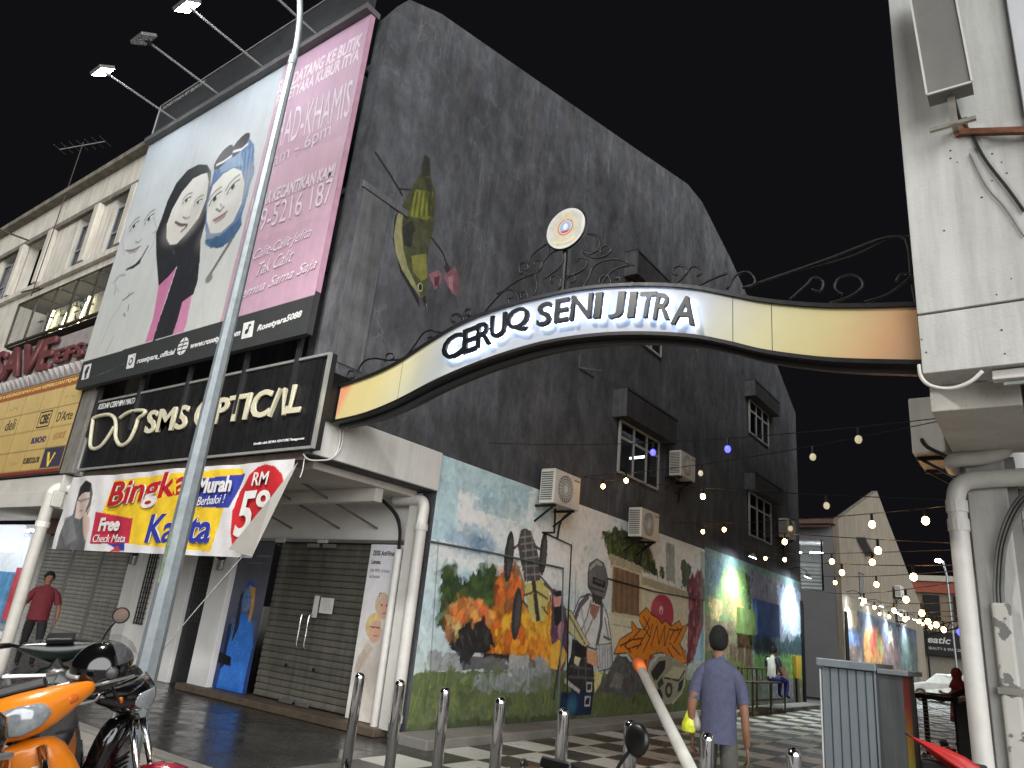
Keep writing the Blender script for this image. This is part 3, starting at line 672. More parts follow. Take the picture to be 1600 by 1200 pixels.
c.mottle(.1, .4, 5)
yp = c.build('panel', PRINT(), yb)
MB().box(-21.4, -14.3, YB+.01, YB+.1, 3.33, 5.3).build('box', fm, yb)
MB().box(-14.3, -13.85, 5.47, 5.62, 3.32, 5.1).build('end_return', M('grey_sheet', (128, 124, 118), .6, var=.15, streak=.3), yb)
ik = M('brown_ink', (56, 48, 38), .7); ikb = M('blue_ink', (52, 52, 92), .7)
text('lettering', "D'Arte", (-15.1, YB, 4.35), (.66, 0, 0), (0, 0, .2), ik, yp, d1=.004)
text('lettering', 'CBE', (-15.88, YB, 4.36), (.4, 0, 0), (0, 0, .2), ik, yp, d1=.004, bold=.03)
bx = MB()
for a, b, cc, d in ((-15.96, -15.4, 4.29, 4.315), (-15.96, -15.4, 4.6, 4.625), (-15.96, -15.935, 4.315, 4.6), (-15.425, -15.4, 4.315, 4.6)): bx.box(a, b, YB-.004, YB-.001, cc, d)
bx.build('lettering_frame', ik, yp)
text('lettering', 'BUNCHO', (-15.98, YB, 3.97), (.66, 0, 0), (0, 0, .13), ikb, yp, d1=.004, bold=.04)
text('lettering', 'KURECOLOR', (-16.06, YB, 3.57), (.74, 0, 0), (0, 0, .12), ik, yp, d1=.004, bold=.03)
text('lettering', 'deli', (-17.6, YB, 4.36), (.5, 0, 0), (0, 0, .24), ik, yp, d1=.004)
text('lettering', 'HORSE', (-15.0, YB, 4.0), (.5, 0, 0), (0, 0, .12), M('gold_ink', (150, 110, 60), .7), yp, d1=.004)
text('lettering', 'ALAT TULIS & KELENGKAPAN DAN KEPERLUAN PEJABAT', (-19.4, YB, 5.13), (4.9, 0, 0), (0, 0, .1), M('yellow_ink', (226, 196, 120), .7), yp, d1=.004, bold=.02)

# ---------------------------------------------------------------- SMS OPTICAL sign
sg = thing('optical_shop_sign', 'black slatted shop sign reading SMS OPTICAL with spectacles outline', 'sign', (-10.4, 5.55, 3.34))
SX0, SX1, SZ0, SZ1, SY = -13.68, -7.24, 3.34, 4.62, 5.5
MB().box(SX0, SX1, SY+.02, SY+.1, SZ0, SZ1).build('backing', M('sign_black', (12, 12, 13), .7), sg)
bm_ = MB().box(0, .108, -.022, 0, SZ0+.04, SZ1-.04).mesh('batten'); bm_.materials.append(M('black_batten', (24, 24, 26), .5, var=.35, scale=6, rnd=.25, speck=.3, streak=.3))
nbat = int((SX1-SX0-.08)/.118)
for k in range(nbat): link('batten', bm_, None, sg, loc=(SX0+.045+k*.118, SY+.018, 0))
f = MB(); t = .035
f.box(SX0, SX1, SY-.03, SY+.019, SZ0, SZ0+t).box(SX0, SX1, SY-.03, SY+.019, SZ1-t, SZ1).box(SX0, SX0+t, SY-.03, SY+.019, SZ0+t, SZ1-t).box(SX1-t, SX1, SY-.03, SY+.019, SZ0+t, SZ1-t)
f.build('frame', M('silver_frame', (176, 176, 172), .45, .5, var=.1), sg)
CRL = M('cream_letter', (200, 194, 168), .55, var=.06)
SP_ = SY-.004
ptext('letters', 'SMS', 1, SP_, (228, 679), (293, 671), (236, 643), CRL, sg, d0=.01, d1=.045, bold=.022)
ptext('letters', 'OPTIC', 1, SP_, (303, 669), (421, 652), (313, 629), CRL, sg, d0=.01, d1=.045, bold=.022)
ptext('letters', 'L', 1, SP_, (449, 648), (471, 645), (460, 603), CRL, sg, d0=.01, d1=.045, bold=.022)
tr = pxline(1, SP_-.03, [(421, 651), (439, 607), (446, 607), (444, 649)])
MB().bar(tr[0], tr[1], .04, .05, up=(0, 1, 0)).bar(tr[2], tr[3], .04, .055, up=(0, 1, 0)).build('letters', CRL, sg)
gl = MB(); zz = lambda L: smooth_pts(pxline(1, SP_-.03, [(120+a/4, 560+b/4) for a, b in L]), 5)
gl.tube(zz([(235, 428), (190, 500), (150, 548), (110, 566), (85, 545), (90, 470), (100, 400), (105, 375), (150, 358), (205, 352), (238, 378), (245, 430), (243, 490), (262, 535), (290, 542), (330, 510), (365, 440), (385, 378), (418, 352), (425, 328), (360, 328), (310, 345), (272, 372)]), .034, 6)
gl.build('spectacles_outline', CRL, sg, smooth=True)
wht = M('white_ink', (206, 206, 204), .7)
ptext('lettering', 'KEDAI CERMIN MATA', 1, SP_, (153.5, 640.5), (212.5, 630.5), (156.5, 631.5), wht, sg, d0=.006, d1=.012, bold=.02, shear=.15)
ptext('lettering', 'Dimiliki oleh: SKYRA VENTURE Management', 1, SP_, (397, 697), (476, 688), (398, 692), wht, sg, d0=.006, d1=.012, bold=.015)
hg = MB()
for x in (-12.9, -11.2, -9.6, -8.0): hg.box(x, x+.05, SY+.1, 5.618, SZ0+.2, SZ0+.25)
hg.box(-13.5, -7.5, SY+.04, SY+.09, 3.22, 3.33)
hg.build('mount', M('rusted_mount', (70, 60, 52), .8, var=.4), sg)

# ---------------------------------------------------------------- big beauty billboard
bb = thing('billboard', 'large advertising billboard of three women in headscarves with pink text column', 'billboard', (-10.9, 5.4, 4.85))
BY = 5.3
BX0, BX1, BZ0, BZ1 = -14.28, -7.57, 4.87, 10.25
c = Canvas(1, BY, BX0, BX1, BZ0, BZ1, .0145, (206, 208, 206))
c.grade([(0, (198, 199, 193)), (.5, (200, 203, 201)), (1, (176, 185, 193))])
Z = lambda *L: [(120+a/2.857, 200+b/2.857) for a, b in L]
def eye(p, w_, ang, ink=(44, 44, 46)):
    u0_, v0_ = c.uv(Z(p))[0]; ca, sa = math.cos(ang), math.sin(ang)
    R2 = lambda L: [(u0_+w_*(x*ca-y*sa), v0_+w_*(x*sa+y*ca)) for x, y in L]
    c.ell((u0_, v0_), w_*1.5, w_*.9, (168, 166, 162), .35, px=False, soft=.8, rot=ang)
    c.poly(R2([(-1, -.05), (-.6, .28), (0, .42), (.6, .3), (1.05, .05), (.6, -.2), (0, -.3), (-.6, -.25)]), (224, 224, 218), px=False)
    c.ell(R2([(0, .05)])[0], w_*.33, w_*.33, (74, 70, 68), px=False); c.ell(R2([(0, .05)])[0], w_*.17, w_*.17, (22, 22, 22), px=False)
    c.line(R2([(-1.05, -.08), (-.6, .28), (0, .42), (.6, .32), (1.2, .12)]), w_*.2, ink, px=False); c.line(R2([(-.8, -.2), (0, -.32), (.8, -.1)]), w_*.07, ink, .6, px=False)
    c.line(R2([(-1.2, .75), (-.5, 1.1), (.3, 1.18), (1.3, .85)]), w_*.26, (96, 92, 88), .75, px=False)
# pale woman at left: only features and folds show
eye((255, 440), .14, .42); eye((322, 408), .14, .42)
c.line(Z((222, 632), (262, 612), (290, 578), (318, 528)), .05, (78, 80, 84)); c.poly(Z((222, 633), (262, 606), (290, 575), (282, 604), (250, 628)), (54, 56, 60))
c.poly(Z((218, 548), (248, 540), (285, 528), (262, 556), (235, 562)), (150, 130, 128), .7); c.line(Z((218, 547), (250, 546), (286, 527)), .03, (96, 84, 84), .8)
c.line(Z((262, 508), (276, 512), (290, 496)), .035, (120, 118, 118), .8); c.line(Z((345, 400), (356, 450), (340, 520), (318, 560)), .03, (150, 152, 154), .6); c.line(Z((215, 455), (205, 510), (212, 570)), .03, (158, 160, 162), .6)
for L, wd, a in ((((340, 470), (352, 460)), .03, .6), (((165, 690), (190, 660), (215, 655)), .05, .45), (((172, 720), (168, 745)), .05, .4), (((205, 770), (245, 740), (252, 735)), .035, .85), (((228, 815), (232, 790)), .035, .85), (((210, 830), (215, 838)), .06, .55), (((110, 960), (150, 860), (200, 780)), .025, .4), (((130, 1000), (165, 930)), .025, .5), (((560, 850), (566, 780)), .02, .25), (((180, 660), (170, 700), (185, 730)), .03, .35), (((235, 735), (225, 760)), .02, .8)):
    c.line(Z(*L), wd, (92, 94, 96), a)
# middle woman, black scarf and pink robe
blk = (45, 46, 50)
c.poly(Z((365, 705), (448, 612), (395, 770), (338, 950), (305, 957), (340, 850)), (196, 122, 160), tex=.08)
c.poly(Z((470, 770), (514, 744), (490, 870), (478, 908), (426, 922)), (200, 134, 166), tex=.08)
c.poly(Z((450, 612), (548, 590), (540, 680), (520, 742), (472, 775), (445, 870), (428, 921), (338, 951), (370, 850), (400, 765)), blk, tex=.1)
c.poly(Z((545, 162), (582, 164), (600, 196), (594, 290), (574, 420), (553, 500), (549, 600), (500, 640), (450, 614), (410, 662), (365, 705), (354, 560), (353, 470), (380, 400), (405, 325), (445, 245), (495, 187)), blk, tex=.08)
c.poly(Z((560, 206), (582, 200), (589, 240), (577, 320), (545, 400), (490, 470), (445, 518), (415, 522), (400, 490), (402, 430), (425, 365), (470, 285), (520, 225)), (214, 214, 206))
c.ell(Z((470, 430))[0], .5, .3, (200, 194, 186), .5, soft=.7); c.ell(Z((565, 300))[0], .2, .6, (176, 174, 168), .4, soft=.8, rot=-.3)
eye((489, 325), .12, .15); eye((541, 334), .11, .15)
c.poly(Z((440, 420), (465, 424), (496, 430), (470, 444), (450, 438)), (168, 132, 130), .9)
c.line(Z((474, 398), (488, 405), (502, 398)), .04, (130, 126, 124), .8); c.line(Z((440, 420), (462, 432), (492, 432)), .05, (96, 84, 86)); c.line(Z((466, 462), (490, 440)), .05, (60, 58, 60), .8)
c.line(Z((430, 545), (436, 560)), .04, (70, 70, 74))
# right woman, denim blue scarf and sunglasses
c.poly(Z((604, 232), (612, 180), (650, 130), (700, 90), (762, 42), (790, 70), (792, 190), (765, 290), (735, 390), (737, 430), (700, 490), (650, 530), (600, 538), (572, 515), (574, 420), (580, 330)), (86, 116, 154), tex=.35, wob=.04)
for k in range(9): c.line(Z((790-k*9, 80+k*6), (770-k*7, 230), (735-k*4, 380-k*4)), .03, (128, 156, 188) if k % 2 else (58, 84, 122), .6)
c.poly(Z((640, 130), (700, 96), (735, 80), (740, 170), (690, 178), (640, 200)), (150, 172, 196), .55, wob=.03)
c.poly(Z((648, 208), (700, 178), (734, 190), (749, 245), (736, 335), (696, 420), (640, 468), (596, 470), (580, 415), (584, 325), (606, 255)), (216, 216, 208))
c.line(Z((648, 208), (606, 255), (584, 325)), .04, (60, 90, 130), .8)
c.ell(Z((655, 130))[0], .28, .18, (58, 56, 58), rot=.55); c.ell(Z((728, 76))[0], .28, .17, (58, 56, 58), rot=.5); c.line(Z((625, 165), (655, 150), (690, 125)), .05, (212, 214, 216)); c.line(Z((700, 105), (735, 95), (762, 72)), .05, (212, 214, 216))
c.ell(Z((730, 300))[0], .22, .7, (178, 178, 176), .4, soft=.8, rot=-.4); c.ell(Z((620, 440))[0], .4, .25, (190, 188, 182), .4, soft=.7, rot=.5)
eye((616, 318), .155, .5); eye((697, 265), .155, .5)
c.poly(Z((608, 412), (636, 398), (648, 394), (672, 372), (660, 400), (640, 416), (618, 424)), (170, 126, 124), .9)
c.line(Z((622, 362), (640, 372), (656, 352)), .045, (128, 126, 124)); c.line(Z((640, 340), (648, 350)), .04, (150, 150, 148), .8); c.line(Z((610, 412), (640, 396), (670, 374)), .05, (130, 112, 112)); c.line(Z((618, 424), (645, 410)), .04, (170, 156, 154))
c.poly(Z((572, 500), (640, 480), (735, 400), (737, 432), (700, 490), (650, 530), (600, 538)), (70, 100, 132), tex=.35, wob=.03)
for k in range(14): c.ell(Z((690-k*8, 500+k*13))[0], .045, .045, (120, 116, 110))
c.ell(Z((590, 672))[0], .1, .08, (130, 126, 120), soft=.3)
# pink column with veils of lighter colour, black foot strip
c.poly([(446, 98), (582, 16), (492, 472), (343, 506)], (186, 152, 170), tex=.06)
c.poly([(446, 98), (582, 16), (560, 150), (425, 220)], (176, 144, 166), .7)
c.poly([(420, 260), (540, 210), (520, 330), (392, 380)], (204, 170, 184), .45, wob=.1)
c.poly([(110, 571), (494, 459), (494, 540), (100, 640)], (58, 60, 60))
c.mottle(.04, .5, 8)
bp = c.build('printed_face', M('billboard_vinyl', attr=True, rough=.5, var=.03, scale=3, streak=.06), bb)
MB().box(BX0, BX1, BY+.006, BY+.09, BZ0+.62, BZ1).build('panel', M('pink_return', (176, 134, 154), .6), bb); MB().box(BX0, BX1, BY+.006, BY+.09, BZ0, BZ0+.618).build('foot_panel', M('foot_return', (52, 50, 52), .6), bb)
bst = MB()
for x in (-13.6, -12.1, -10.6, -9.1, -7.9): bst.box(x-.03, x+.03, BY+.141, BY+.2, 3.95, 10.6).box(x-.03, x+.03, BY+.2, 6.5, 6.0, 6.06).box(x-.03, x+.03, BY+.2, 6.5, 9.5, 9.56)
bst.build('support_frame', M('dark_steel', (44, 44, 46), .6, .3), bb)
lip = MB().box(BX0, BX1+.02, BY-.12, BY+.16, BZ1+.004, BZ1+.11).build('top_gutter', M('gutter_grey', (92, 92, 92), .6, .2), bb)
wpk = M('pale_pink_ink', (214, 200, 208), .6, var=.1); wk = M('strip_white', (214, 214, 212), .6)
for s_, bl, br, tl, bo, sh in (('SILA DATANG KE BUTIK', (432, 148), (564, 72), (436, 128), .03, .2), ('ROSETYARA KUBUR ITYA', (430, 168), (560, 94), (433, 150), .03, .2),
        ('AHAD-KHAMIS', (415, 240), (545, 182), (425, 186), .0, 0), ('9am - 6pm', (414, 275), (516, 218), (419, 246), .0, 0),
        ('PAKAR KECANTIKAN KAMI', (392, 330), (523, 276), (396, 310), .03, .1), ('019-5216 187', (383, 372), (518, 315), (389, 337), .0, 0),
        ('Calit-Calit Jelita', (395, 412), (486, 374), (399, 392), 0, .45), ('Tak Calit', (402, 432), (458, 408), (406, 412), 0, .45), ('Semua Sama Saja', (368, 476), (494, 424), (373, 456), 0, .45)):
    LN = globals().get('LN', 0)+1; ptext('lettering', s_, 1, BY, bl, br, tl, wpk, bp, d0=.002+LN*.0017, d1=.003+LN*.0017, bold=bo, shear=sh)
for s_, bl, br, tl in (('RoseTyara.comHQ', (143, 589), (193, 576.5), (145, 581)), ('rosetyara_official', (213, 571), (272, 556), (216, 560)), ('www.rosetyara.com', (296, 548), (374, 527), (299, 537)), ('Rosetyara5088', (401, 521), (470, 498), (404, 508))):
    ptext('lettering', s_, 1, BY, bl, br, tl, wk, bp, d0=.002, d1=.004, bold=.03, shear=.15)
def icon(pts, s_, mk=True):
    a, b, d = [at(1, BY, *q) for q in pts]; w_ = b-a; h_ = d-a
    m = MB(); n = V((0, -1, 0)); m.add([a+n*.002, a+w_+n*.002, a+w_+h_+n*.002, a+h_+n*.002], [(0, 1, 2, 3)]); m.build('icon', wk, bp)
    dk = M('strip_dark', (50, 52, 52), .6)
    if s_ == 'f': text('icon_mark', 'f', a+w_*.3+h_*.05, w_*.5, h_*.8, dk, bp, d0=.003, d1=.005, bold=.06)
    elif s_ == 'cam':
        cc = a+w_*.5+h_*.48; r = w_.length*.26
        MB().lathe([(r, 0), (r, .002)], 16, cc+n*.006, (0, 1, 0)).build('icon_mark', dk, bp); MB().lathe([(r*.6, 0), (r*.6, .002)], 16, cc+n*.009, (0, 1, 0)).build('icon_mark', wk, bp)
        MB().lathe([(r*.2, 0), (r*.2, .002)], 8, a+w_*.82+h_*.85+n*.006, (0, 1, 0)).build('icon_mark', dk, bp)
    elif s_ == 'note':
        cc = a+w_*.42+h_*.4; r = w_.length*.15
        m = MB().lathe([(r, 0), (r, .002)], 12, cc+n*.006, (0, 1, 0)); q = cc+V((r*.8, -.006, 0)); m.box(q.x-.015, q.x+.012, q.y, q.y+.002, q.z, q.z+h_.length*.42).box(q.x-.015, q.x+r*1.1, q.y-.001, q.y+.001, q.z+h_.length*.3, q.z+h_.length*.42)
        m.build('icon_mark', dk, bp)
icon([(127, 594), (138.5, 591), (132, 571)], 'f'); icon([(197, 577), (209, 574), (201, 555)], 'cam'); icon([(377, 530), (394, 526), (381, 505)], 'note')
gc = at(1, BY, 286, 541); R_ = .15
MB().lathe([(R_, 0), (R_, .002)], 20, gc+V((0, -.004, 0)), (0, 1, 0)).build('icon', wk, bp)
m = MB()
for k in (-1, 0, 1): m.box(gc.x-R_*.9, gc.x+R_*.9, gc.y-.008, gc.y-.006, gc.z+k*R_*.45-.008, gc.z+k*R_*.45+.008)
m.box(gc.x-.008, gc.x+.008, gc.y-.01, gc.y-.0085, gc.z-R_*.95, gc.z+R_*.95); m.build('icon_mark', M('strip_dark', (50, 52, 52), .6), bp)
# dark unprinted board standing above the gutter
fr = MB()
tl, bl_, br_, = V((BX0+.02, BY, 11.25)), V((BX0+.02, BY, 10.36)), V((BX1, BY, 10.36))
MB().box(BX0, BX1+.02, BY+.0, BY+.03, 10.36, 11.25).build('upper_board', M('dark_mesh_board', (46, 47, 49), .6, var=.15, scale=3), bb)
for p, q in (((BX0, 10.37), (BX1, 10.37)), ((BX0, 11.24), (BX1, 11.24)), ((BX0+.01, 10.37), (BX0+.01, 11.24))): fr.bar((p[0], BY-.012, p[1]), (q[0], BY-.012, q[1]), .02)
fr.build('upper_frame', M('thin_frame', (150, 150, 148), .5), bb)
smw = M('grey_ink', (150, 150, 148), .7)
text('lettering', 'ROSETYARA BEAUTY  -  ROSETYARA HQ BEAUTY SALON', (BX1-3.3, BY, 10.42), (3.2, 0, 0), (0, 0, .09), smw, bb, d0=.004, d1=.008)
text('lettering', 'ROSETYARA BY BEAUTY', (BX0+.15, BY, 11.1), (1.6, 0, 0), (0, 0, .09), smw, bb, d0=.004, d1=.008)
# flood lamps on arms
LEDON = M('lit_led', (250, 252, 255), .4, emit=85); LEDOFF = M('dead_led', (120, 120, 122), .4)
for x, on_ in ((-13.2, 1), (-11.7, 0), (-10.32, 1), (-8.85, 1)):
    ar = MB().tube([(x, BY+.05, 10.42), (x, 3.85, 10.5)], .02, 8).build('lamp_arm', M('arm_grey', (140, 140, 138), .5, .4), bb)
    tv = V((0, .55, -.83)).normalized(); uv = V((0, .83, .55)).normalized()
    o = V((x, 3.76, 10.5))
    hd = MB().obox(o, V((.2, 0, 0)), uv*.14, tv*.03).build('flood_head', M('lamp_grey', (130, 130, 128), .4, .4), ar, bevel=.01)
    MB().obox(o+tv*.034, V((.18, 0, 0)), uv*.12, tv*.002).build('led_face', LEDON if on_ else LEDOFF, ar)
    MB().tube([o, V((x, 3.9, 10.49))], .03, 8).build('lamp_joint', BLACKM, ar)

# ---------------------------------------------------------------- banner
bn = thing('shop_banner', 'white and yellow Bingkai Kanta price banner with a folded right corner', 'banner', (-11, 5.45, 2.0))
NY = 5.42
c = Canvas(1, NY, -13.52, -7.45, 1.98, 3.2, .0125, (206, 204, 204))
Q = lambda *L: [(90+a/4.21, 700+b/4.21) for a, b in L]
c.poly(Q((360, 212), (1200, 128), (1215, 172), (930, 210), (1092, 392), (1018, 682), (480, 632), (240, 580), (305, 400)), (222, 184, 44), tex=.1)
c.poly(Q((360, 212), (1200, 128), (1195, 165), (940, 200), (870, 390), (1095, 390), (1018, 684), (480, 634), (500, 420), (310, 402)), (224, 188, 48), tex=.12)
c.poly(Q((935, 205), (1222, 165), (1128, 396), (870, 385)), (52, 62, 148), tex=.1)
c.poly(Q((255, 420), (500, 465), (480, 630), (225, 632)), (178, 44, 66), tex=.15); c.poly(Q((330, 630), (455, 630), (455, 680), (400, 672)), (52, 60, 150)); c.poly(Q((400, 640), (430, 680), (340, 685)), (200, 60, 60))
# portrait at the left: scarf, face, raised hand
c.poly(Q((200, 215), (232, 230), (240, 300), (225, 400), (200, 480), (212, 560), (185, 690), (0, 690), (30, 560), (60, 480), (110, 440), (130, 340), (150, 260)), (92, 92, 94), tex=.3)
c.poly(Q((165, 275), (225, 260), (222, 340), (190, 440), (150, 470), (120, 460), (132, 360)), (196, 178, 166)); c.poly(Q((160, 255), (205, 215), (232, 235), (225, 290), (170, 300), (140, 330)), (40, 38, 40))
c.line(Q((140, 345), (165, 352), (190, 340), (222, 335)), .02, (70, 64, 64)); c.line(Q((150, 415), (172, 412)), .02, (150, 80, 80)); c.ell(Q((160, 350))[0], .05, .035, (150, 140, 136), .8); c.ell(Q((200, 345))[0], .05, .035, (150, 140, 136), .8)
c.poly(Q((180, 440), (200, 425), (225, 470), (222, 540), (195, 620), (175, 560), (172, 480)), (196, 172, 158)); c.line(Q((205, 430), (248, 345)), .03, (200, 178, 164))
c.poly(Q((60, 460), (110, 445), (130, 600), (60, 650), (40, 560)), (120, 120, 122), .7, tex=.3)
# price roundel
c.poly(Q((1365, 100), (1440, 115), (1490, 165), (1508, 240), (1500, 380), (1440, 560), (1320, 690), (1220, 692), (1155, 650), (1140, 560), (1142, 420), (1180, 280), (1250, 170), (1310, 118)), (212, 208, 208)); c.poly(Q((1365, 106), (1438, 122), (1484, 170), (1502, 240), (1495, 380), (1436, 555), (1318, 684), (1222, 686), (1160, 645), (1147, 560), (1150, 420), (1186, 284), (1254, 176), (1312, 124)), (186, 40, 46), tex=.15)
c.mottle(.05, .3, 4)
def wave(U, Vv): return .025*np.sin(U*2.1+1)*np.cos((Vv-3.2)*1.3)+.012*np.sin(U*5.3+Vv*3)-.02*(3.2-Vv)+.008*np.sin(U*11+Vv*7)
fa, fb = at(1, NY, 468, 719), at(1, NY, 394, 871)
bnf = c.build('banner_cloth', M('banner_vinyl', attr=True, rough=.5, var=.05, scale=8, bump=.12, bscale=9), bn, disp=wave,
              keep=lambda U, Vv: U < fb.x+(fa.x-fb.x)*np.clip((Vv-fb.z)/(fa.z-fb.z), 0, 1))
g1, g2, g3 = at(1, NY-.05, 466, 721), at(1, NY-.1, 392, 869), at(1, NY-.16, 357, 858)
md = at(1, NY-.14, 425, 775)
MB().add([g1, g2+V((.02, 0, -.01)), g3, md], [(0, 1, 2, 3)]).build('folded_corner', M('banner_back', (164, 160, 154), .6, var=.08), bn, sub=0)
rdk = M('banner_red', (176, 32, 40), .5); blu = M('banner_blue', (46, 56, 150), .5); wb_ = M('banner_white', (216, 214, 210), .5)
def btext(s_, bl, br, tl, mat, bo=.03, sh=.1, out=None):
    q = [(90+p[0]/4.21, 700+p[1]/4.21) for p in (bl, br, tl)]
    if out: ptext('lettering_edge', s_, 1, NY, *q, mat=out, parent=bnf, d0=.028, d1=.034, bold=bo+.02, shear=sh)
    ptext('lettering', s_, 1, NY, *q, mat=mat, parent=bnf, d0=.036, d1=.04, bold=bo, shear=sh)
btext('Bingkai', (325, 440), (905, 352), (375, 232), rdk, .02, .1, wb_); btext('Kanta', (585, 628), (1010, 630), (625, 440), blu, .02, .1, wb_)
btext('Murah', (930, 305), (1150, 290), (955, 200), wb_, .035, 0); btext('Berbaloi !', (930, 383), (1108, 365), (945, 325), wb_, 0, .1)
btext('Free', (280, 552), (415, 548), (300, 462), wb_, .04, .05); btext('Check Mata', (242, 622), (455, 622), (255, 572), wb_, 0, .1)
btext('RM', (1290, 252), (1395, 245), (1305, 165), wb_, .01, .1); btext('5', (1165, 590), (1262, 585), (1240, 290), wb_, .02, 0)
btext('9', (1305, 480), (1400, 470), (1330, 285), wb_, .02, 0)
rp = thing('banner_tie', 'thin cord running from the banner corner down towards the parked motorcycles', 'cord', (-8.3, 5.4, 2.0))
MB().tube(smooth_pts([at(1, 5.38, 380, 868), deep(7.2, 300, 960), deep(5.6, 235, 1040)], 6), .006, 5).build('cord', M('grey_cord', (150, 150, 146), .7), rp)
# ================================================================ ground
ST = -.16
o = MB().box(-120, 120, -60, 5.0, ST-.3, ST).build('street', M('paved_street', (150, 147, 141), .8, var=.25, scale=2.5, speck=.35, bump=.25, bscale=60)); tag(o, kind='structure')
o = MB().box(-200, 200, 5.0, 400, ST-.34, ST-.02).build('ground', M('back_lane_concrete', (110, 108, 102), .8, var=.2, scale=2, speck=.2)); tag(o, kind='structure')
o = MB().box(-30, -6.72, 4.85, 8.5, ST-.05, G-.004).build('walkway', M('wet_dark_floor', (58, 57, 56), .26, var=.3, scale=1.7, speck=.25, rvar=.55)); tag(o, kind='structure')
o = MB().box(-6.718, 6, 4.9, 6.55, ST-.05, G-.006).build('alley_apron', M('apron_concrete', (104, 102, 97), .7, var=.25, scale=2.2, speck=.3, bump=.1)); tag(o, kind='structure')
o = MB().box(-30, 6, 4.68, 4.845, ST-.05, G+.0).build('kerb', CONC, bevel=.02); tag(o, kind='structure')
af = MB().box(-6.775, -.55, 6.552, 56, ST-.05, G-.016).build('alley_floor', M('tile_bed', (60, 58, 54), .9)); tag(af, kind='structure')
TL = .68
tw = M('pale_floor_tile', (206, 205, 198), .34, var=.1, scale=1.6, rnd=.06, speck=.12, rvar=.3); td = M('dark_floor_tile', (66, 63, 60), .34, var=.16, scale=1.6, rnd=.1, speck=.12, rvar=.3)
tm = [MB().box(.004, TL-.004, .004, TL-.004, -.014, 0).mesh('tile') for _ in range(2)]
tm[0].materials.append(tw); tm[1].materials.append(td)
for j in range(32):
    for i in range(9): link('tile', tm[(i+j) % 2], None, af, loc=(-6.77+i*TL, 6.556+j*TL, G+random.uniform(-.0025, .001)))
for c, m in ((0, tw), (1, td)):
    q = MB()
    for j in range(32, 72):
        for i in range(9):
            if (i+j) % 2 == c: q.box(-6.77+i*TL+.004, -6.77+(i+1)*TL-.004, 6.556+j*TL+.004, 6.556+(j+1)*TL-.004, G-.014, G-.001)
    q = q.build('far_tiling', m, af); q['kind'] = 'stuff'

# ================================================================ chrome bollards
CHR = M('polished_steel', (214, 214, 216), .1, 1, var=.04, rvar=.4)
BOL = [(-6.07, 5.73), (-5.47, 5.74), (-4.87, 5.75), (-4.2, 5.74), (-3.52, 5.73), (-2.88, 5.73), (-2.26, 5.73), (-1.62, 5.74)]
bo0 = thing('bollard', 'polished steel bollard in the row across the alley mouth', 'bollard', (0, 0, G), 'steel bollards across the alley mouth')
prof = [(.052, .012), (.052, .95)]+[(.052*math.cos(t), .95+.052*math.sin(t)) for t in np.linspace(.15, 1.5, 7)]
MB().lathe(prof, 24, (0, 0, G)).build('post', CHR, bo0, smooth=True)
MB().lathe([(.085, 0), (.085, .012)], 20, (0, 0, G)).build('base_plate', CHR, bo0)
LB = ['first steel bollard beside the shop end pillar', 'second steel bollard from the shop end pillar', 'third steel bollard from the shop pillar, before the painted grass', 'fourth steel bollard from the shop pillar', 'fifth steel bollard from the shop pillar', 'sixth steel bollard with the motorcycle mirror in front of it', 'steel bollard directly behind the walking man in purple', 'last steel bollard beside the grey metal kiosk']
for k, (x, y) in enumerate(BOL):
    b = bo0 if k == 0 else copy_tree(bo0); b.location = (x, y, G); b['label'] = LB[k]
    b.rotation_euler = (random.uniform(-.012, .012), random.uniform(-.012, .012), k)

# ================================================================ street lamp in front of the signs
lp = thing('street_lamp', 'tall tapered galvanised street lamp with a curved arm before the billboard', 'street lamp', (-5.72, 3.19, ST))
LX, LY = -5.72, 3.19
def oct_ring(x, y, z, r, rot=.3): return [V((x+r*math.cos(rot+k*math.pi/4), y+r*math.sin(rot+k*math.pi/4), z)) for k in range(8)]
MB().loft([oct_ring(LX, LY, ST, .098), oct_ring(LX, LY, 1.2, .085), oct_ring(LX, LY, 3.8, .058), oct_ring(LX, LY, 6.75, .038)]).build('pole', GALV, lp)
arc = [V((LX, LY, 6.6)), V((LX, LY, 7.0)), V((LX-.01, LY-.06, 7.45)), V((LX-.02, LY-.22, 7.9)), V((LX-.04, LY-.6, 8.35)), V((LX-.05, LY-1.2, 8.65)), V((LX-.05, LY-1.9, 8.75))]
MB().tube(smooth_pts(arc, 5), .032, 10).build('arm', GALV, lp, smooth=True)
MB().lathe([(.04, 0), (.043, .02), (.04, .12)], 10, (LX, LY, 6.7)).build('sleeve', GALV, lp, smooth=True)
MB().lathe([(.2, .004), (.2, .02)], 4, (LX, LY, ST)).build('base_plate', GALV, lp)
MB().box(LX-.14, LX+.14, LY-2.6, LY-1.85, 8.7, 8.81).build('lamp_head', M('lamp_head_grey', (150, 150, 150), .4, .4), lp, bevel=.03)
MB().box(LX-.1, LX+.1, LY-2.55, LY-1.95, 8.685, 8.698).build('lamp_lens', M('lamp_lens', (255, 246, 230), .4, emit=30), lp)
def lamp_light(x, y, z, w, parent, size=1.7, col=(1, .95, .88)):
    l = bpy.data.lights.new('lamp_glow', 'SPOT'); l.energy = w; l.color = col; l.spot_size = size*1.6; l.spot_blend = .6; l.shadow_soft_size = .25
    ob = bpy.data.objects.new('lamp_glow', l); COL.objects.link(ob); ob.location = (x, y, z); return adopt(ob, parent)
lamp_light(LX, LY-2.25, 8.62, 2000, lp, col=(1, .97, .93))
stk = MB()
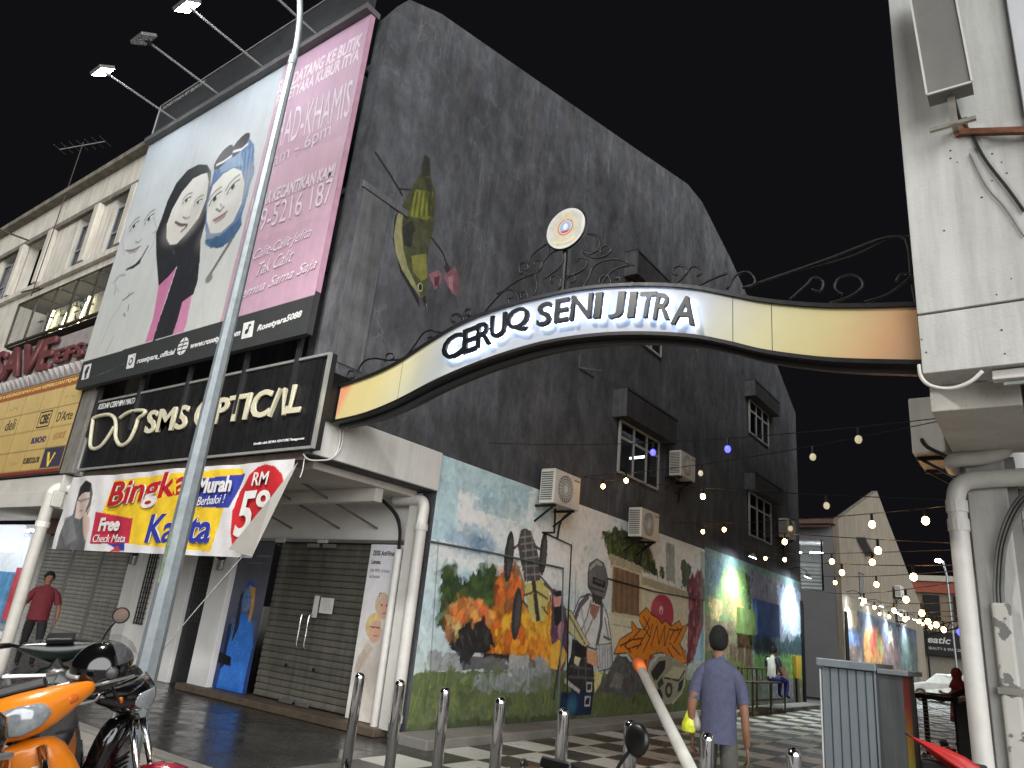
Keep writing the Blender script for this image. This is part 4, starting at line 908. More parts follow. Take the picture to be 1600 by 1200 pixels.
for k, (z0, z1) in enumerate(((1.55, 1.95),)):
    n = V((.35, -.94, 0)); a = math.atan2(-.94, .35)
    r = .118
    for (aa, ab) in ((a-.38, a+.0), ):
        pts = []
        for z, rr in ((z0, .0835), (z1, .0795)): pts.append([V((LX+rr*math.cos(t), LY+rr*math.sin(t), z)) for t in (aa, ab)])
        stk.quad(pts[0][0], pts[0][1], pts[1][1], pts[1][0])
stk.build('sticker', M('green_sticker', (120, 138, 112), .6, var=.5, scale=60), lp)

# ================================================================ white building on the right
rb = thing('white_shophouse', 'white painted shophouse front overhanging the alley mouth on its pipes and pillar', 'building', (2.5, 7, G))
RY = 5.6
MB().box(-.61, 9, RY, RY+.3, 3.97, 13).box(-.61, 9, RY+.004, RY+.3, 3.5, 3.955).build('front_wall', WHITEB, rb, bevel=.006)
MB().box(-.61, -.3, RY+.3, 26, 3.5, 13).build('alley_wall', WHITEB, rb)
MB().box(.2, 9, RY-.05, RY-.004, 3.97, 13).build('pilaster', M('bluish_white_paint', (204, 206, 210), .7, var=.04), rb, bevel=.006)
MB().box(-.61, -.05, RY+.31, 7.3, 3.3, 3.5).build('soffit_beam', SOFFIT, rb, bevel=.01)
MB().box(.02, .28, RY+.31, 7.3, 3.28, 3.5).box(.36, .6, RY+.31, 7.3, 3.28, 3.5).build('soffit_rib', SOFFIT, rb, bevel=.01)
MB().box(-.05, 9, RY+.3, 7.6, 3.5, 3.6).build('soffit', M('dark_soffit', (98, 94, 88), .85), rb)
PY = 7.3
MB().box(-.54, -.25, PY-.02, PY+.3, G, 3.28).build('pillar', WHITEB, rb, bevel=.012)
MB().box(-.25, -.18, PY+.05, PY+.3, G, 3.28).build('jamb', M('grey_jamb', (150, 148, 144), .7), rb)
MB().box(-.6, -.545, PY+.1, 26, G, 3.3).build('alley_base_wall', WHITEB, rb)
rs = MB().box(-.18, 3, PY+.22, PY+.25, G, 3.2).build('roller_shutter', M('shutter_gap', (20, 19, 17), .8), rb)
m = slat_mesh(-.175, 2.99, .088); m.materials.append(M('pale_shutter_steel', (196, 194, 188), .5, .1, var=.06, rnd=.04))
for j in range(36): link('slat', m, None, rs, loc=(0, PY+.215, G+j*.09))
pp = downpipe('drain_pipe', [(.9, PY-.1, 3.08), (.1, PY-.1, 3.07), (-.42, PY-.1, 3.06), (-.57, PY-.1, 3.02), (-.62, PY-.1, 2.9), (-.62, PY-.1, 2.7), (-.62, PY-.1, 1.5), (-.61, PY-.1, G)], .074, 'white drain pipe running down the pillar of the white building')
MB().tube(smooth_pts([(-.2, PY-.1, 3.4), (-.24, PY-.1, 3.3), (-.4, PY-.1, 3.25), (-.58, PY-.1, 3.24), (-.63, PY-.02, 3.23), (-.63, PY+.15, 3.22)], 5), .066, 12).build('upper_pipe', PVC, pp, smooth=True)
for z in (2.62, 2.78): MB().lathe([(.084, 0), (.084, .1)], 14, (-.62, PY-.1, z)).build('collar', PVC, pp)
cr = thing('cable_riser', 'bundle of grey and black cables dropping into a peeling conduit on the white pillar', 'cable', (-.2, PY-.08, G))
for k in range(5):
    o_ = k*.03; mt = CABLE if k % 2 else M('grey_cable', (110, 110, 108), .6, var=.3)
    MB().tube(smooth_pts([(.5+o_, PY-.16, 3.2), (.1+o_*.6, PY-.22, 3.05), (-.18+o_*.5, PY-.2, 2.86), (-.34+o_*.4, PY-.12, 2.55), (-.41+o_*.4, PY-.07, 2.2), (-.42+o_*.4, PY-.07, 2.0)], 5), .018, 6).build('cable', mt, cr, smooth=True)
PEEL = M('peeling_conduit', (186, 184, 178), .7, var=.06)
def peel(m_):
    nt = m_.node_tree; N = nt.nodes; L = nt.links; b = N['Principled BSDF']; src = b.inputs['Base Color'].links[0].from_socket
    g_ = N.new('ShaderNodeNewGeometry'); n = N.new('ShaderNodeTexNoise'); n.inputs['Scale'].default_value = 7; n.inputs['Detail'].default_value = 6
    L.new(g_.outputs['Position'], n.inputs['Vector']); r = N.new('ShaderNodeMapRange'); r.inputs[1].default_value = .565; r.inputs[2].default_value = .585; L.new(n.outputs[0], r.inputs[0])
    mx = N.new('ShaderNodeMix'); mx.data_type = 'RGBA'; mx.inputs[7].default_value = (.16, .16, .155, 1); L.new(r.outputs[0], mx.inputs[0]); L.new(src, mx.inputs[6]); L.new(mx.outputs[2], b.inputs['Base Color'])
peel(PEEL)
MB().box(-.45, -.32, PY-.1, PY-.022, G, 2.05).build('conduit', PEEL, cr, bevel=.02)
MB().box(-.47, -.3, PY-.11, PY-.022, 1.36, 1.41).build('clip', M('clip_steel', (140, 138, 130), .5, .5), cr)
# things fixed to its front
sb = thing('light_box_sign', 'grey underside of a sign box bracketed on the white wall', 'sign', (-.25, 5.2, 5.83))
pa = pxline(1, 5.35, [(1418, -30), (1450, 155), (1520, 135), (1488, -30)])
sb_m = MB(); lo = [p for p in pa]
sb_m.add([p+V((0, -.05, 0)) for p in lo]+[p+V((0, .1, 0)) for p in lo], [(0, 1, 2, 3), (7, 6, 5, 4), (0, 4, 5, 1), (1, 5, 6, 2), (2, 6, 7, 3), (3, 7, 4, 0)]).build('box', M('grey_panel', (118, 116, 112), .7, var=.08), sb)
eg = MB()
for a, b in ((0, 1), (1, 2), (2, 3)): eg.bar(lo[a]+V((0, -.055, 0)), lo[b]+V((0, -.055, 0)), .014, .014)
eg.build('edge_trim', PVC, sb)
cx = (lo[1]+lo[2])/2
MB().box(cx.x-.025, cx.x+.025, 5.38, 5.42, cx.z-.26, cx.z+.02).bar((cx.x-.16, 5.4, cx.z-.25), (cx.x+.14, 5.4, cx.z-.25), .03).box(cx.x-.02, cx.x+.02, 5.41, RY, cx.z-.2, cx.z-.17).build('bracket', M('bracket_steel', (150, 146, 136), .5, .4, var=.3), sb)
rk = thing('rusty_arm', 'rusty steel arm jutting from the white wall', 'bracket', (-.2, RY, 5.42))
MB().box(-.24, -.15, RY-.02, RY-.001, 5.4, 5.55).build('plate', RUST, rk); MB().bar((-.2, RY-.02, 5.42), at(1, 5.5, 1640, 203), .045).build('arm', RUST, rk)
wc = thing('hanging_cable', 'dark cable sagging down the white wall below the sign box', 'cable', (-.1, RY, 5.0))
MB().tube(smooth_pts(pxline(1, RY-.02, [(1490, 150), (1500, 185), (1515, 205), (1540, 250), (1575, 295), (1600, 330)]), 5), .011, 6).build('cable', CABLE, wc)
MB().tube(smooth_pts(pxline(1, RY-.015, [(1515, 240), (1540, 290), (1570, 325), (1600, 370)]), 5), .006, 6).build('thin_cable', M('grey_cable', (110, 110, 108), .6, var=.3), wc)
an_ = MB()
for q in ((1485, 235), (1485, 247), (1496, 253), (1550, 240), (1565, 253), (1550, 282), (1534, 308), (1475, 360), (1580, 435), (1557, 460), (1565, 515), (1570, 552), (1440, 530), (1447, 550), (1573, 270)):
    p = at(1, RY-.004, *q); an_.lathe([(.004, -.003), (.004+.006*random.random(), .002)], 7, (p.x, RY-.001, p.z), (0, 1, 0))
an_.build('wall_plug', M('rusty_plug', (70, 50, 38), .9, var=.4), rb)
ft = thing('fluorescent_batten', 'unlit fluorescent batten under the white overhang', 'lamp', (.1, 5.8, 3.4))
MB().box(-.2, 1.0, 5.66, 5.74, 3.42, 3.49).build('body', PVC, ft, bevel=.008); MB().tube([(-.14, 5.7, 3.395), (.95, 5.7, 3.395)], .014, 8).build('tube', M('dead_tube', (150, 158, 150), .3), ft)
wl = thing('looped_cable', 'white cable loop under the corner of the white overhang', 'cable', (-.5, 5.6, 3.3))
MB().tube(smooth_pts(pxline(1, 5.62, [(1436, 570), (1440, 590), (1455, 603), (1485, 607), (1515, 597), (1535, 580)]), 6), .014, 6).build('cable', PVC, wl, smooth=True)
ra = thing('aerial_cable', 'bent black service cable looping from the white building roof edge', 'cable', (-.6, 5.6, 4.9))
MB().tube(smooth_pts(pxline(1, 5.9, [(1160, 450), (1220, 430), (1300, 402), (1370, 375), (1405, 370), (1418, 385), (1424, 440), (1432, 480)]), 6), .012, 6).build('cable', CABLE, ra, smooth=True)
MB().tube(smooth_pts(pxline(1, 5.92, [(1250, 422), (1330, 400), (1390, 372), (1420, 368)]), 5), .008, 6).build('thin_cable', CABLE, ra)

# ================================================================ air-conditioner outdoor units
ACW = M('ac_casing', (204, 202, 194), .5, var=.06, scale=6, streak=.12)
def ac_unit(label, y0=10.5, z0=3.6, xo=-6.95):
    t = thing('ac_outdoor_unit', label, 'air conditioner', (XW, y0, z0), 'air-conditioner units on the dark wall')
    x1, x0, w_, h_ = xo, xo-.31, .88, .62
    MB().box(x0, x1, y0, y0+w_, z0, z0+h_).build('casing', ACW, t, bevel=.018)
    cy, cz, r = y0+.36, z0+.31, .25
    MB().lathe([(r, 0), (r, .006)], 28, (x1+.001, cy, cz), (1, 0, 0)).build('fan_opening', M('fan_dark', (78, 78, 76), .7), t)
    g_ = MB()
    for rr in (.06, .11, .155, .2, .25): g_.tube([V((x1+.018, cy+rr*math.cos(a), cz+rr*math.sin(a))) for a in np.linspace(0, 2*math.pi, 29)], .0055, 4, caps=False)
    for k in range(20):
        a = k*math.pi/10; g_.tube([(x1+.016, cy+.05*math.cos(a), cz+.05*math.sin(a)), (x1+.016, cy+.25*math.cos(a+.35), cz+.25*math.sin(a+.35))], .005, 4)
    g_.lathe([(.05, 0), (.05, .008)], 12, (x1+.014, cy, cz), (1, 0, 0))
    g_.build('fan_grille', ACW, t)
    lv = MB()
    for k in range(13): lv.box(x0+.03, x1-.04, y0-.006, y0-.001, z0+.06+k*.04, z0+.078+k*.04)
    lv.build('side_louvre', M('louvre_dark', (62, 62, 60), .7), t)
    for yy in (.12, .74): MB().box(XW+.004, x1-.02, y0+yy-.02, y0+yy+.02, z0-.045, z0-.004).bar((XW+.01, y0+yy, z0-.3), (x1-.06, y0+yy, z0-.03), .03).build('bracket', BLACKM, t)
    MB().tube(smooth_pts([(x1-.1, y0+w_+.003, z0+.15), (x1-.15, y0+w_+.06, z0+.05), (XW+.06, y0+w_+.05, z0-.15), (XW+.03, y0+w_, z0-.5)], 4), .02, 6).build('refrigerant_pipe', CABLE, t)
    MB().box(x1+.001, x1+.005, y0+.66, y0+.84, z0+.52, z0+.545).build('badge', M('badge_grey', (110, 110, 112), .5), t)
    return t
a0 = ac_unit('white air-conditioner unit over the mural beside the shop corner')
for lab, y, z in (('white air-conditioner unit over the painted trees, below the lit window', 13.92, 3.53), ('white air-conditioner unit right of the lit window', 15.9, 5.28), ('small white air-conditioner unit at the rear end of the dark wall', 24.6, 5.12)):
    a = copy_tree(a0); a.location = (XW, y, z); a['label'] = lab
a = copy_tree(a0); a['label'] = 'white air-conditioner unit on the alley side of the white building'; a['group'] = 'air-conditioner units on the dark wall'
del a['group']; a.rotation_euler = (0, 0, math.pi); a.location = (-.62, 9.3, 3.62)

# ================================================================ arch sign
ar = thing('arch_sign', 'arched gate sign reading CERUQ SENI JITRA with backlit letters over the alley', 'sign', (-4, 5.8, 3.7))
AY = 5.75
TOP = [(533, 605), (580, 589), (622, 569), (670, 538), (720, 509), (780, 485), (850, 466), (920, 453), (1000, 448), (1080, 452), (1140, 463), (1200, 474), (1300, 482), (1434, 480)]
BOT = [(523, 657), (570, 646), (620, 626), (680, 595), (740, 569), (800, 548), (860, 532), (930, 522), (1000, 519), (1080, 523), (1140, 534), (1200, 548), (1300, 560), (1438, 564)]
def fn(L):
    p = smooth_pts(pxline(1, AY, L), 5); xs_ = [q.x for q in p]; zs = [q.z for q in p]
    return lambda x: float(np.interp(x, xs_, zs))
zt, zb = fn(TOP), fn(BOT); AX0, AX1 = at(1, AY, 528, 630).x, at(1, AY, 1436, 520).x
cst = [(515, (206, 136, 104)), (552, (206, 146, 108)), (560, (196, 180, 126)), (600, (192, 180, 128)), (640, (186, 181, 148)), (690, (168, 171, 168)), (900, (160, 163, 168)), (1090, (164, 167, 170)), (1140, (180, 178, 158)), (1205, (190, 184, 142)), (1290, (192, 178, 128)), (1350, (192, 162, 118)), (1392, (192, 150, 110)), (1437, (180, 144, 110))]
cx_ = [at(1, AY, p, 520).x for p, _ in cst]
def acol(x, t):
    xx = x-.25*(t-.5)
    return [float(np.interp(xx, cx_, [lin(c_)[k] for _, c_ in cst])) for k in range(3)]
seams = [AX0, at(1, AY, 626, 590).x, at(1, AY, 1145, 500).x, at(1, AY, 1206, 510).x, AX1]
for a, b in zip(seams[:-1], seams[1:]):
    n = max(6, int((b-a)/.04)); vs = []; cs = []; fs = []; m_ = 9
    for i in range(n+1):
        x = a+.003+(b-a-.006)*i/n
        for j in range(m_):
            t = j/(m_-1); vs.append((x, AY, zb(x)+(zt(x)-zb(x))*t)); cs.append(acol(x, t)+[1.])
    for i in range(n):
        for j in range(m_-1): fs.append((i*m_+j, (i+1)*m_+j, (i+1)*m_+j+1, i*m_+j+1))
    me = bpy.data.meshes.new('panel'); me.from_pydata(vs, [], fs); ca = me.color_attributes.new('Col', 'FLOAT_COLOR', 'POINT'); ca.data.foreach_set('color', np.array(cs, np.float32).ravel()); me.update()
    link('panel', me, M('arch_print', attr=True, rough=.4, var=.03, scale=4, speck=.04), ar)
def strip(name, f0, f1, y0, y1, mat):
    q = MB(); n = 90; rings = []
    for i in range(n+1):
        x = AX0-.02+(AX1-AX0+.02)*i/n; rings.append([V((x, y0, f0(x))), V((x, y1, f0(x))), V((x, y1, f1(x))), V((x, y0, f1(x)))])
    return q.loft(rings).build(name, mat, ar)
strip('body', lambda x: zb(x)+.001, lambda x: zt(x)-.001, AY+.004, AY+.26, BLACKM)
strip('upper_border', lambda x: zt(x), lambda x: zt(x)+.035, AY-.03, AY+.26, BLACKM)
strip('lower_border', lambda x: zb(x)-.035, lambda x: zb(x), AY-.03, AY+.27, BLACKM)
strip('lower_rail', lambda x: zb(x)-.075, lambda x: zb(x)-.04, AY+.1, AY+.14, M('rail_grey', (64, 64, 66), .5, .3))
MB().box(XW+.032, AX0-.03, AY-.18, AY+.2, 3.77, 4.4).build('end_box', BLACKM, ar, bevel=.01)
LBK = M('letter_black', (9, 10, 11), .35, var=.1); HALO = M('letter_backlight', (190, 212, 255), .5, emit=15)
LSIDE = M('letter_side', (70, 76, 84), .4)
for ch, cxp, yb, wd, tp in (('C', 706, 560, 31, 522), ('E', 733, 550, 21, 511), ('R', 755, 540, 23, 502), ('U', 777, 527, 24, 490), ('Q', 807, 519, 35, 480), ('S', 849, 509, 22, 472), ('E', 876, 503, 21, 466), ('N', 906, 499, 33, 460), ('I', 932, 497, 11, 457), ('J', 961, 497, 22, 456), ('I', 985, 496, 11, 456), ('T', 1008, 496, 26, 456), ('R', 1033, 499, 27, 458), ('A', 1066, 507, 38, 463)):
    LQ = AY-.085; p = at(1, LQ, cxp, yb); xl, xr = at(1, LQ, cxp-wd/2, yb).x, at(1, LQ, cxp+wd/2, yb).x; wm_ = xr-xl; p.y = AY
    sl_ = (zt(p.x+.2)+zb(p.x+.2)-zt(p.x-.2)-zb(p.x-.2))/.8; e = V((1, 0, sl_*.8)).normalized(); u = V((-sl_*.55, 0, 1)).normalized()
    h = (at(1, LQ, cxp, tp)-at(1, LQ, cxp, yb)).z*.97; bl = p-e*wm_/2
    text('letter', ch, bl, e*wm_, u*h, LBK, ar, d0=.05, d1=.095, bold=.014)
    text('backlight', ch, bl+e*wm_*.04+u*h*.03, e*wm_*.92, u*h*.94, HALO, ar, d0=.03, d1=.042, bold=.01)
# emblem
ec = at(1, AY+.08, 885, 358); ER = .25
MB().lathe([(ER, 0), (ER, .05)], 40, ec+V((0, -.02, 0)), (0, 1, 0)).build('emblem', M('emblem_white', (176, 175, 168), .4), ar)
MB().tube([ec+V((ER*math.cos(a), .0, ER*math.sin(a))) for a in np.linspace(0, 2*math.pi, 41)], .016, 8, caps=False).build('emblem_rim', BLACKM, ar, smooth=True)
c = Canvas(1, ec.y-.024, ec.x-.2, ec.x+.2, ec.z-.2, ec.z+.2, .006, (176, 175, 168))
def E_(u, v): return (ec.x+u, ec.z+v)
c.ell(E_(0, .01), .15, .15, (196, 178, 120), px=False); c.ell(E_(0, .01), .135, .135, (176, 175, 168), px=False); c.ell(E_(0, .01), .1, .1, (172, 62, 60), px=False); c.ell(E_(0, .012), .088, .088, (196, 186, 140), px=False)
c.ell(E_(0, .01), .075, .075, (136, 160, 196), px=False); c.poly([E_(-.06, -.03), E_(.06, -.03), E_(.03, -.062), E_(-.03, -.062)], (172, 62, 60), px=False); c.ell(E_(0, .02), .03, .04, (204, 208, 214), px=False)
c.ell(E_(0, .165), .035, .025, (190, 170, 110), px=False); c.poly([E_(-.15, -.13), E_(0, -.17), E_(.15, -.13), E_(.15, -.16), E_(0, -.195), E_(-.15, -.16)], (200, 190, 140), px=False)
c.mottle(.1, .03, 2)
c.build('emblem_print', PRINT(), ar, keep=lambda U, Vv: np.hypot(U-ec.x, Vv-ec.z) < .215)
# wrought scrolls
A7 = lambda L: [(650+a/3, 300+b/3) for a, b in L]; A8 = lambda L: [(540+a/3.478, 380+b/3.478) for a, b in L]
SCR = [A7(L) for L in ([(290, 600), (340, 540), (400, 475), (460, 425), (520, 395), (570, 375), (592, 348), (582, 322), (560, 325), (556, 345)], [(490, 385), (484, 350), (503, 330), (526, 340), (522, 366), (500, 362)], [(520, 395), (505, 375), (490, 385)], [(526, 335), (540, 300), (580, 265), (622, 238)], [(620, 240), (620, 290), (600, 322), (572, 362), (560, 402), (568, 440), (555, 480), (535, 505)],
    [(380, 478), (430, 458), (466, 470), (481, 500), (462, 526), (440, 521), (434, 500), (456, 494)], [(522, 500), (523, 476), (506, 465), (490, 480), (496, 500)], [(200, 640), (212, 600), (190, 574), (169, 581), (164, 602), (181, 616)], [(213, 602), (230, 560), (250, 549), (258, 576), (240, 586)],
    [(692, 262), (692, 310), (672, 352), (632, 386), (605, 405)], [(690, 268), (640, 282), (600, 322), (578, 362)], [(655, 475), (682, 425), (655, 390), (631, 405), (640, 430)], [(668, 455), (690, 400), (738, 389), (746, 414), (725, 426)],
    [(782, 205), (782, 250), (806, 290), (848, 276), (862, 238), (842, 205), (805, 195)], [(784, 285), (830, 308), (882, 302), (913, 276), (896, 250), (865, 264), (870, 286)], [(760, 325), (752, 318), (772, 308), (801, 320), (796, 350), (762, 378), (722, 392), (690, 430), (655, 470)],
    [(780, 455), (808, 405), (830, 352), (880, 322), (950, 316), (1020, 345)], [(862, 445), (898, 392), (940, 358), (1000, 345)], [(915, 430), (905, 398), (880, 392), (862, 408), (860, 430), (880, 440)], [(930, 432), (956, 421), (952, 400), (934, 410)],
    [(1212, 432), (1250, 402), (1266, 366), (1240, 345), (1210, 356), (1204, 380), (1226, 391)], [(1262, 392), (1290, 352), (1320, 353), (1336, 380), (1315, 396)], [(1320, 442), (1380, 412), (1460, 380)])]
SCR += [A8(L) for L in ([(288, 652), (350, 590), (420, 492), (468, 474), (500, 500), (482, 540), (455, 535), (449, 515), (470, 509)], [(495, 482), (560, 492)], [(5, 735), (20, 696), (45, 700), (42, 732), (25, 730)], [(58, 745), (65, 700), (100, 642), (160, 626), (230, 636), (296, 632)], [(216, 645), (224, 606), (254, 600), (262, 624), (240, 636)], [(625, 452), (642, 410), (612, 384), (580, 394), (574, 420), (596, 427)], [(640, 402), (655, 366), (675, 358), (680, 384), (655, 392)])]
SCR += [[(1232, 470), (1260, 445), (1272, 433), (1286, 440), (1282, 455), (1268, 452)], [(1296, 474), (1330, 462), (1348, 445), (1335, 430), (1312, 434), (1304, 450), (1316, 460)], [(1350, 472), (1382, 462), (1404, 448), (1424, 430), (1408, 428), (1400, 440)], [(1136, 452), (1150, 430), (1170, 425), (1180, 440), (1168, 450)]]
IRON = M('wrought_iron', (16, 16, 18), .45, .2)
for L in SCR: MB().tube(smooth_pts(pxline(1, AY+.12, L), 4), .0125, 6).build('scroll', IRON, ar, smooth=True)
MB().box(ec.x-.012, ec.x+.012, AY+.1, AY+.13, zt(ec.x), ec.z-ER).build('emblem_stem', IRON, ar)
# ================================================================ second block beyond the cross lane
b2 = thing('gable_house', 'pale two-storey house with a gabled side wall and a lit mural beyond the lane', 'building', (-10, 45, G))
PALE = M('pale_house_render', (136, 128, 114), .85, var=.1, scale=1.5, streak=.35, speck=.1)
GREYW = M('grey_render', (120, 120, 122), .8, var=.06, scale=1.2, speck=.06)
GB = [(33.8, 7.25), (43.2, 10.4), (45.5, 9.4), (56, 5.2)]
q = MB(); q.prism([(33.8, G), (56, G)]+GB[::-1], 0, XW-.25, XW); q.build('gable_wall', PALE, b2)
MB().box(-20, XW-.26, 33.8, 34.1, G, 4.2).box(-20, -10.6, 33.8, 34.1, 4.2, 7.0).box(-8.1, XW-.26, 33.8, 34.1, 4.2, 7.0).box(-10.6, -8.1, 33.8, 34.1, 6.35, 7.0).build('end_wall', GREYW, b2)
MB().box(-20, XW-.1, 33.3, 34.2, 7.0, 7.2).build('eave', M('eave_brown', (110, 86, 76), .8), b2)
rm = MB().box(-10.7, -8.0, 34.4, 36.5, 4.0, 6.4).build('upper_room', M('lit_room_paint', (150, 150, 146), .8), b2)
bm = bmesh.new(); bm.from_mesh(rm.data); bmesh.ops.delete(bm, geom=[f for f in bm.faces if f.normal.y < -.9], context='FACES'); bm.to_mesh(rm.data); bm.free()
for x in (-10.1, -9.0): MB().box(x, x+.7, 35.2, 35.3, 5.95, 6.0).build('ceiling_light', M('shop_light', (240, 248, 255), .5, emit=9), rm)
for x0, x1 in ((-10.55, -9.4), (-9.3, -8.15)):
    f = MB().box(x0, x0+.05, 33.85, 33.95, 4.2, 6.35).box(x1-.05, x1, 33.85, 33.95, 4.2, 6.35).build('window', BLACKM, b2)
    for k in range(7):
        z = 4.3+k*.16; MB().obox(((x0+x1)/2, 33.9, z), V(((x1-x0)/2-.06, 0, 0)), V((0, .06, .045)), V((0, -.004, .005))).build('louvre', M('louvre_glass', (200, 206, 206), .3, alpha=.75), f)
MB().prism([(33.4, 6.85), (43.2, 8.7), (43.2, 8.82), (33.4, 6.97)], 0, -20, XW-.3).prism([(43.2, 8.7), (56, 4.8), (56, 4.92), (43.2, 8.82)], 0, -20, XW-.3).build('roof', M('old_roof', (90, 70, 62), .8), b2)
MB().box(XW+.001, XW+.02, 37.3, 38.4, 4.1, 5.4).build('small_window', DARKROOM, b2)
for k in range(4): MB().box(XW+.021, XW+.03, 37.4+k*.28, 37.5+k*.28, 4.15, 5.35).build('window_bar', FRAMEW, b2)
MB().prism([(37.2, 6.9), (39.2, 6.35), (39.2, 6.45), (37.2, 7.0)], 0, XW+.001, XW+.4).build('shade', HOODGREY, b2)
for yy, zz, lab in ((45.6, 5.0, 'white air-conditioner unit high on the pale gable wall'), (45.9, 3.75, 'lower white air-conditioner unit on the pale gable wall')):
    a = copy_tree(a0); a.location = (XW, yy, zz); a['label'] = lab; a['group'] = 'air-conditioner units on the gable house'
a = copy_tree(a0); a.rotation_euler = (0, 0, -math.pi/2); a.location = (-10.1, 33.78, 2.35); a['label'] = 'grey shadowed air-conditioner unit on the end wall beyond the lane'; del a['group']
# far shops closing the alley
fs = thing('far_shop_row', 'dim far shop building with a black sign at the end of the alley', 'building', (-8, 78, G))
MB().box(-40, 14, 78, 78.5, G, 9.4).build('front_wall', M('far_wall', (120, 108, 90), .85, var=.2), fs)
MB().box(-40, 14, 77.4, 78, 9.0, 9.5).build('eave', M('far_eave', (170, 164, 150), .8), fs)
MB().box(-40, 14, 77.6, 77.99, 8.0, 8.95).build('brick_band', M('far_red', (140, 72, 56), .8, var=.2), fs)
for k in range(5): MB().box(-12.5+k*2.4, -11.2+k*2.4, 77.9, 77.98, 5.6, 7.8).build('window', DARKROOM, fs)
fsg = MB().box(-12, -3.0, 76.9, 77.3, 2.6, 4.6).build('sign_board', M('far_sign_black', (26, 24, 24), .5), fs)
text('lettering', 'eatic', (-9.9, 76.88, 3.6), (1.8, 0, 0), (0, 0, .55), M('far_sign_grey', (190, 190, 186), .5), fsg, d1=.03, shear=.25, bold=.02)
text('lettering', 'BEAUTY & SPA CENTRE', (-9.9, 76.88, 3.05), (3.2, 0, 0), (0, 0, .22), M('far_sign_grey', (190, 190, 186), .5), fsg, d1=.03)
MB().box(-12, -4, 77.6, 77.95, G, 2.5).build('shutter', M('far_shutter', (120, 116, 104), .7), fs)
MB().box(-3.4, -3.0, 76.5, 77.0, G, 4.5).box(-2.4, -1.9, 76.5, 77.0, G, 4.5).build('column', M('far_column', (160, 154, 140), .8), fs)
MB().box(-2.8, 10, 77.7, 77.95, G, 4.4).build('dark_shop', M('far_dark', (40, 28, 28), .8), fs)
# far lamp post
fl = thing('far_lamp_post', 'slim far street lamp shining at the end of the alley', 'street lamp', (-5.2, 62, G))
fp = at(1, 62, 1466, 876)
MB().tube([(fp.x+.55, 62, G), (fp.x+.45, 62, fp.z-1), (fp.x+.3, 62, fp.z)], .07, 8).build('pole', GALV, fl)
MB().ball((fp.x, 62, fp.z), .22, .2, .14).build('lamp_lens', M('far_lamp_lens', (250, 250, 255), .4, emit=60), fl)
# lattice gantry at the far end
tg = thing('lattice_gantry', 'black lattice truss spanning the far end of the alley', 'truss', (-5, 56.5, 3.8))
def tp_(x, y): return at(1, 56.5, x, y)
q = MB(); A_ = [tp_(1433, 986), tp_(1460, 978), tp_(1485, 972), tp_(1530, 962)]; B_ = [tp_(1436, 998), tp_(1460, 990), tp_(1485, 984), tp_(1530, 974)]
u_, l_ = smooth_pts(A_, 5), smooth_pts(B_, 5)
q.tube(u_, .05, 6).tube(l_, .05, 6)
for i in range(0, len(u_)-2, 2): q.tube([u_[i], l_[i+1]], .035, 5); q.tube([l_[i+1], u_[i+2]], .035, 5)
q.build('truss', BLACKM, tg); MB().tube([V((XW+.1, 56.5, G)), V((XW+.1, 56.5, 4.5))], .06, 6).build('post', BLACKM, tg)

# parked white car across the end of the alley
car = thing('parked_car', 'white car parked across the far end of the alley', 'car', (-3.9, 31, G))
def carbody(cx, cy):
    # side profile along X (front toward -X), lofted across the width in Y
    prof = [(-2.0, .35), (-2.02, .62), (-1.9, .78), (-1.05, .95), (-.55, 1.38), (.75, 1.42), (1.45, 1.05), (1.95, .95), (2.02, .6), (1.95, .33)]
    rings = []
    for dy, sc, dz in ((-.82, .94, .03), (-.78, 1, 0), (.78, 1, 0), (.82, .94, .03)):
        rings.append([V((cx+p[0]*sc, cy+dy*(1 if p[1] < 1 else .84), G+(p[1]+(dz if p[1] < .5 else -dz)))) for p in prof])
    return MB().loft(rings)
carbody(-3.9, 31).build('body', M('car_white', (196, 194, 186), .3, coat=.5), car, bevel=.04)
MB().add([(-4.9, 30.3, G+.98), (-4.42, 30.38, G+1.34), (-3.2, 30.36, G+1.38), (-2.55, 30.28, G+1.04)], [(0, 1, 2, 3)]).build('side_window', M('car_glass', (12, 13, 15), .08), car)
MB().add([(-4.98, 30.3, G+.99), (-4.98, 31.7, G+.99), (-4.48, 31.6, G+1.37), (-4.48, 30.4, G+1.37)], [(0, 1, 2, 3)]).build('windscreen', M('car_glass', (12, 13, 15), .08), car)
for x in (-5.2, -2.6):
    for y in (30.22, 31.78): 
        wv = MB().lathe([(.2, -.09), (.3, -.09), (.31, 0), (.3, .09), (.2, .09)], 18, (x, y, G+.31), (0, 1, 0)).build('wheel', M('tyre', (18, 18, 18), .8), car, smooth=True)
        MB().lathe([(.19, -.1), (.19, .1)], 12, (x, y, G+.31), (0, 1, 0)).build('rim', ALU, wv)
for y in (30.45, 31.55): MB().box(-5.94, -5.9, y-.16, y+.16, G+.62, G+.76).build('headlight', M('car_lens', (180, 180, 184), .15), car, bevel=.02)

car.location = (-4.6, 44, G); car.rotation_euler = (0, 0, math.radians(-25))

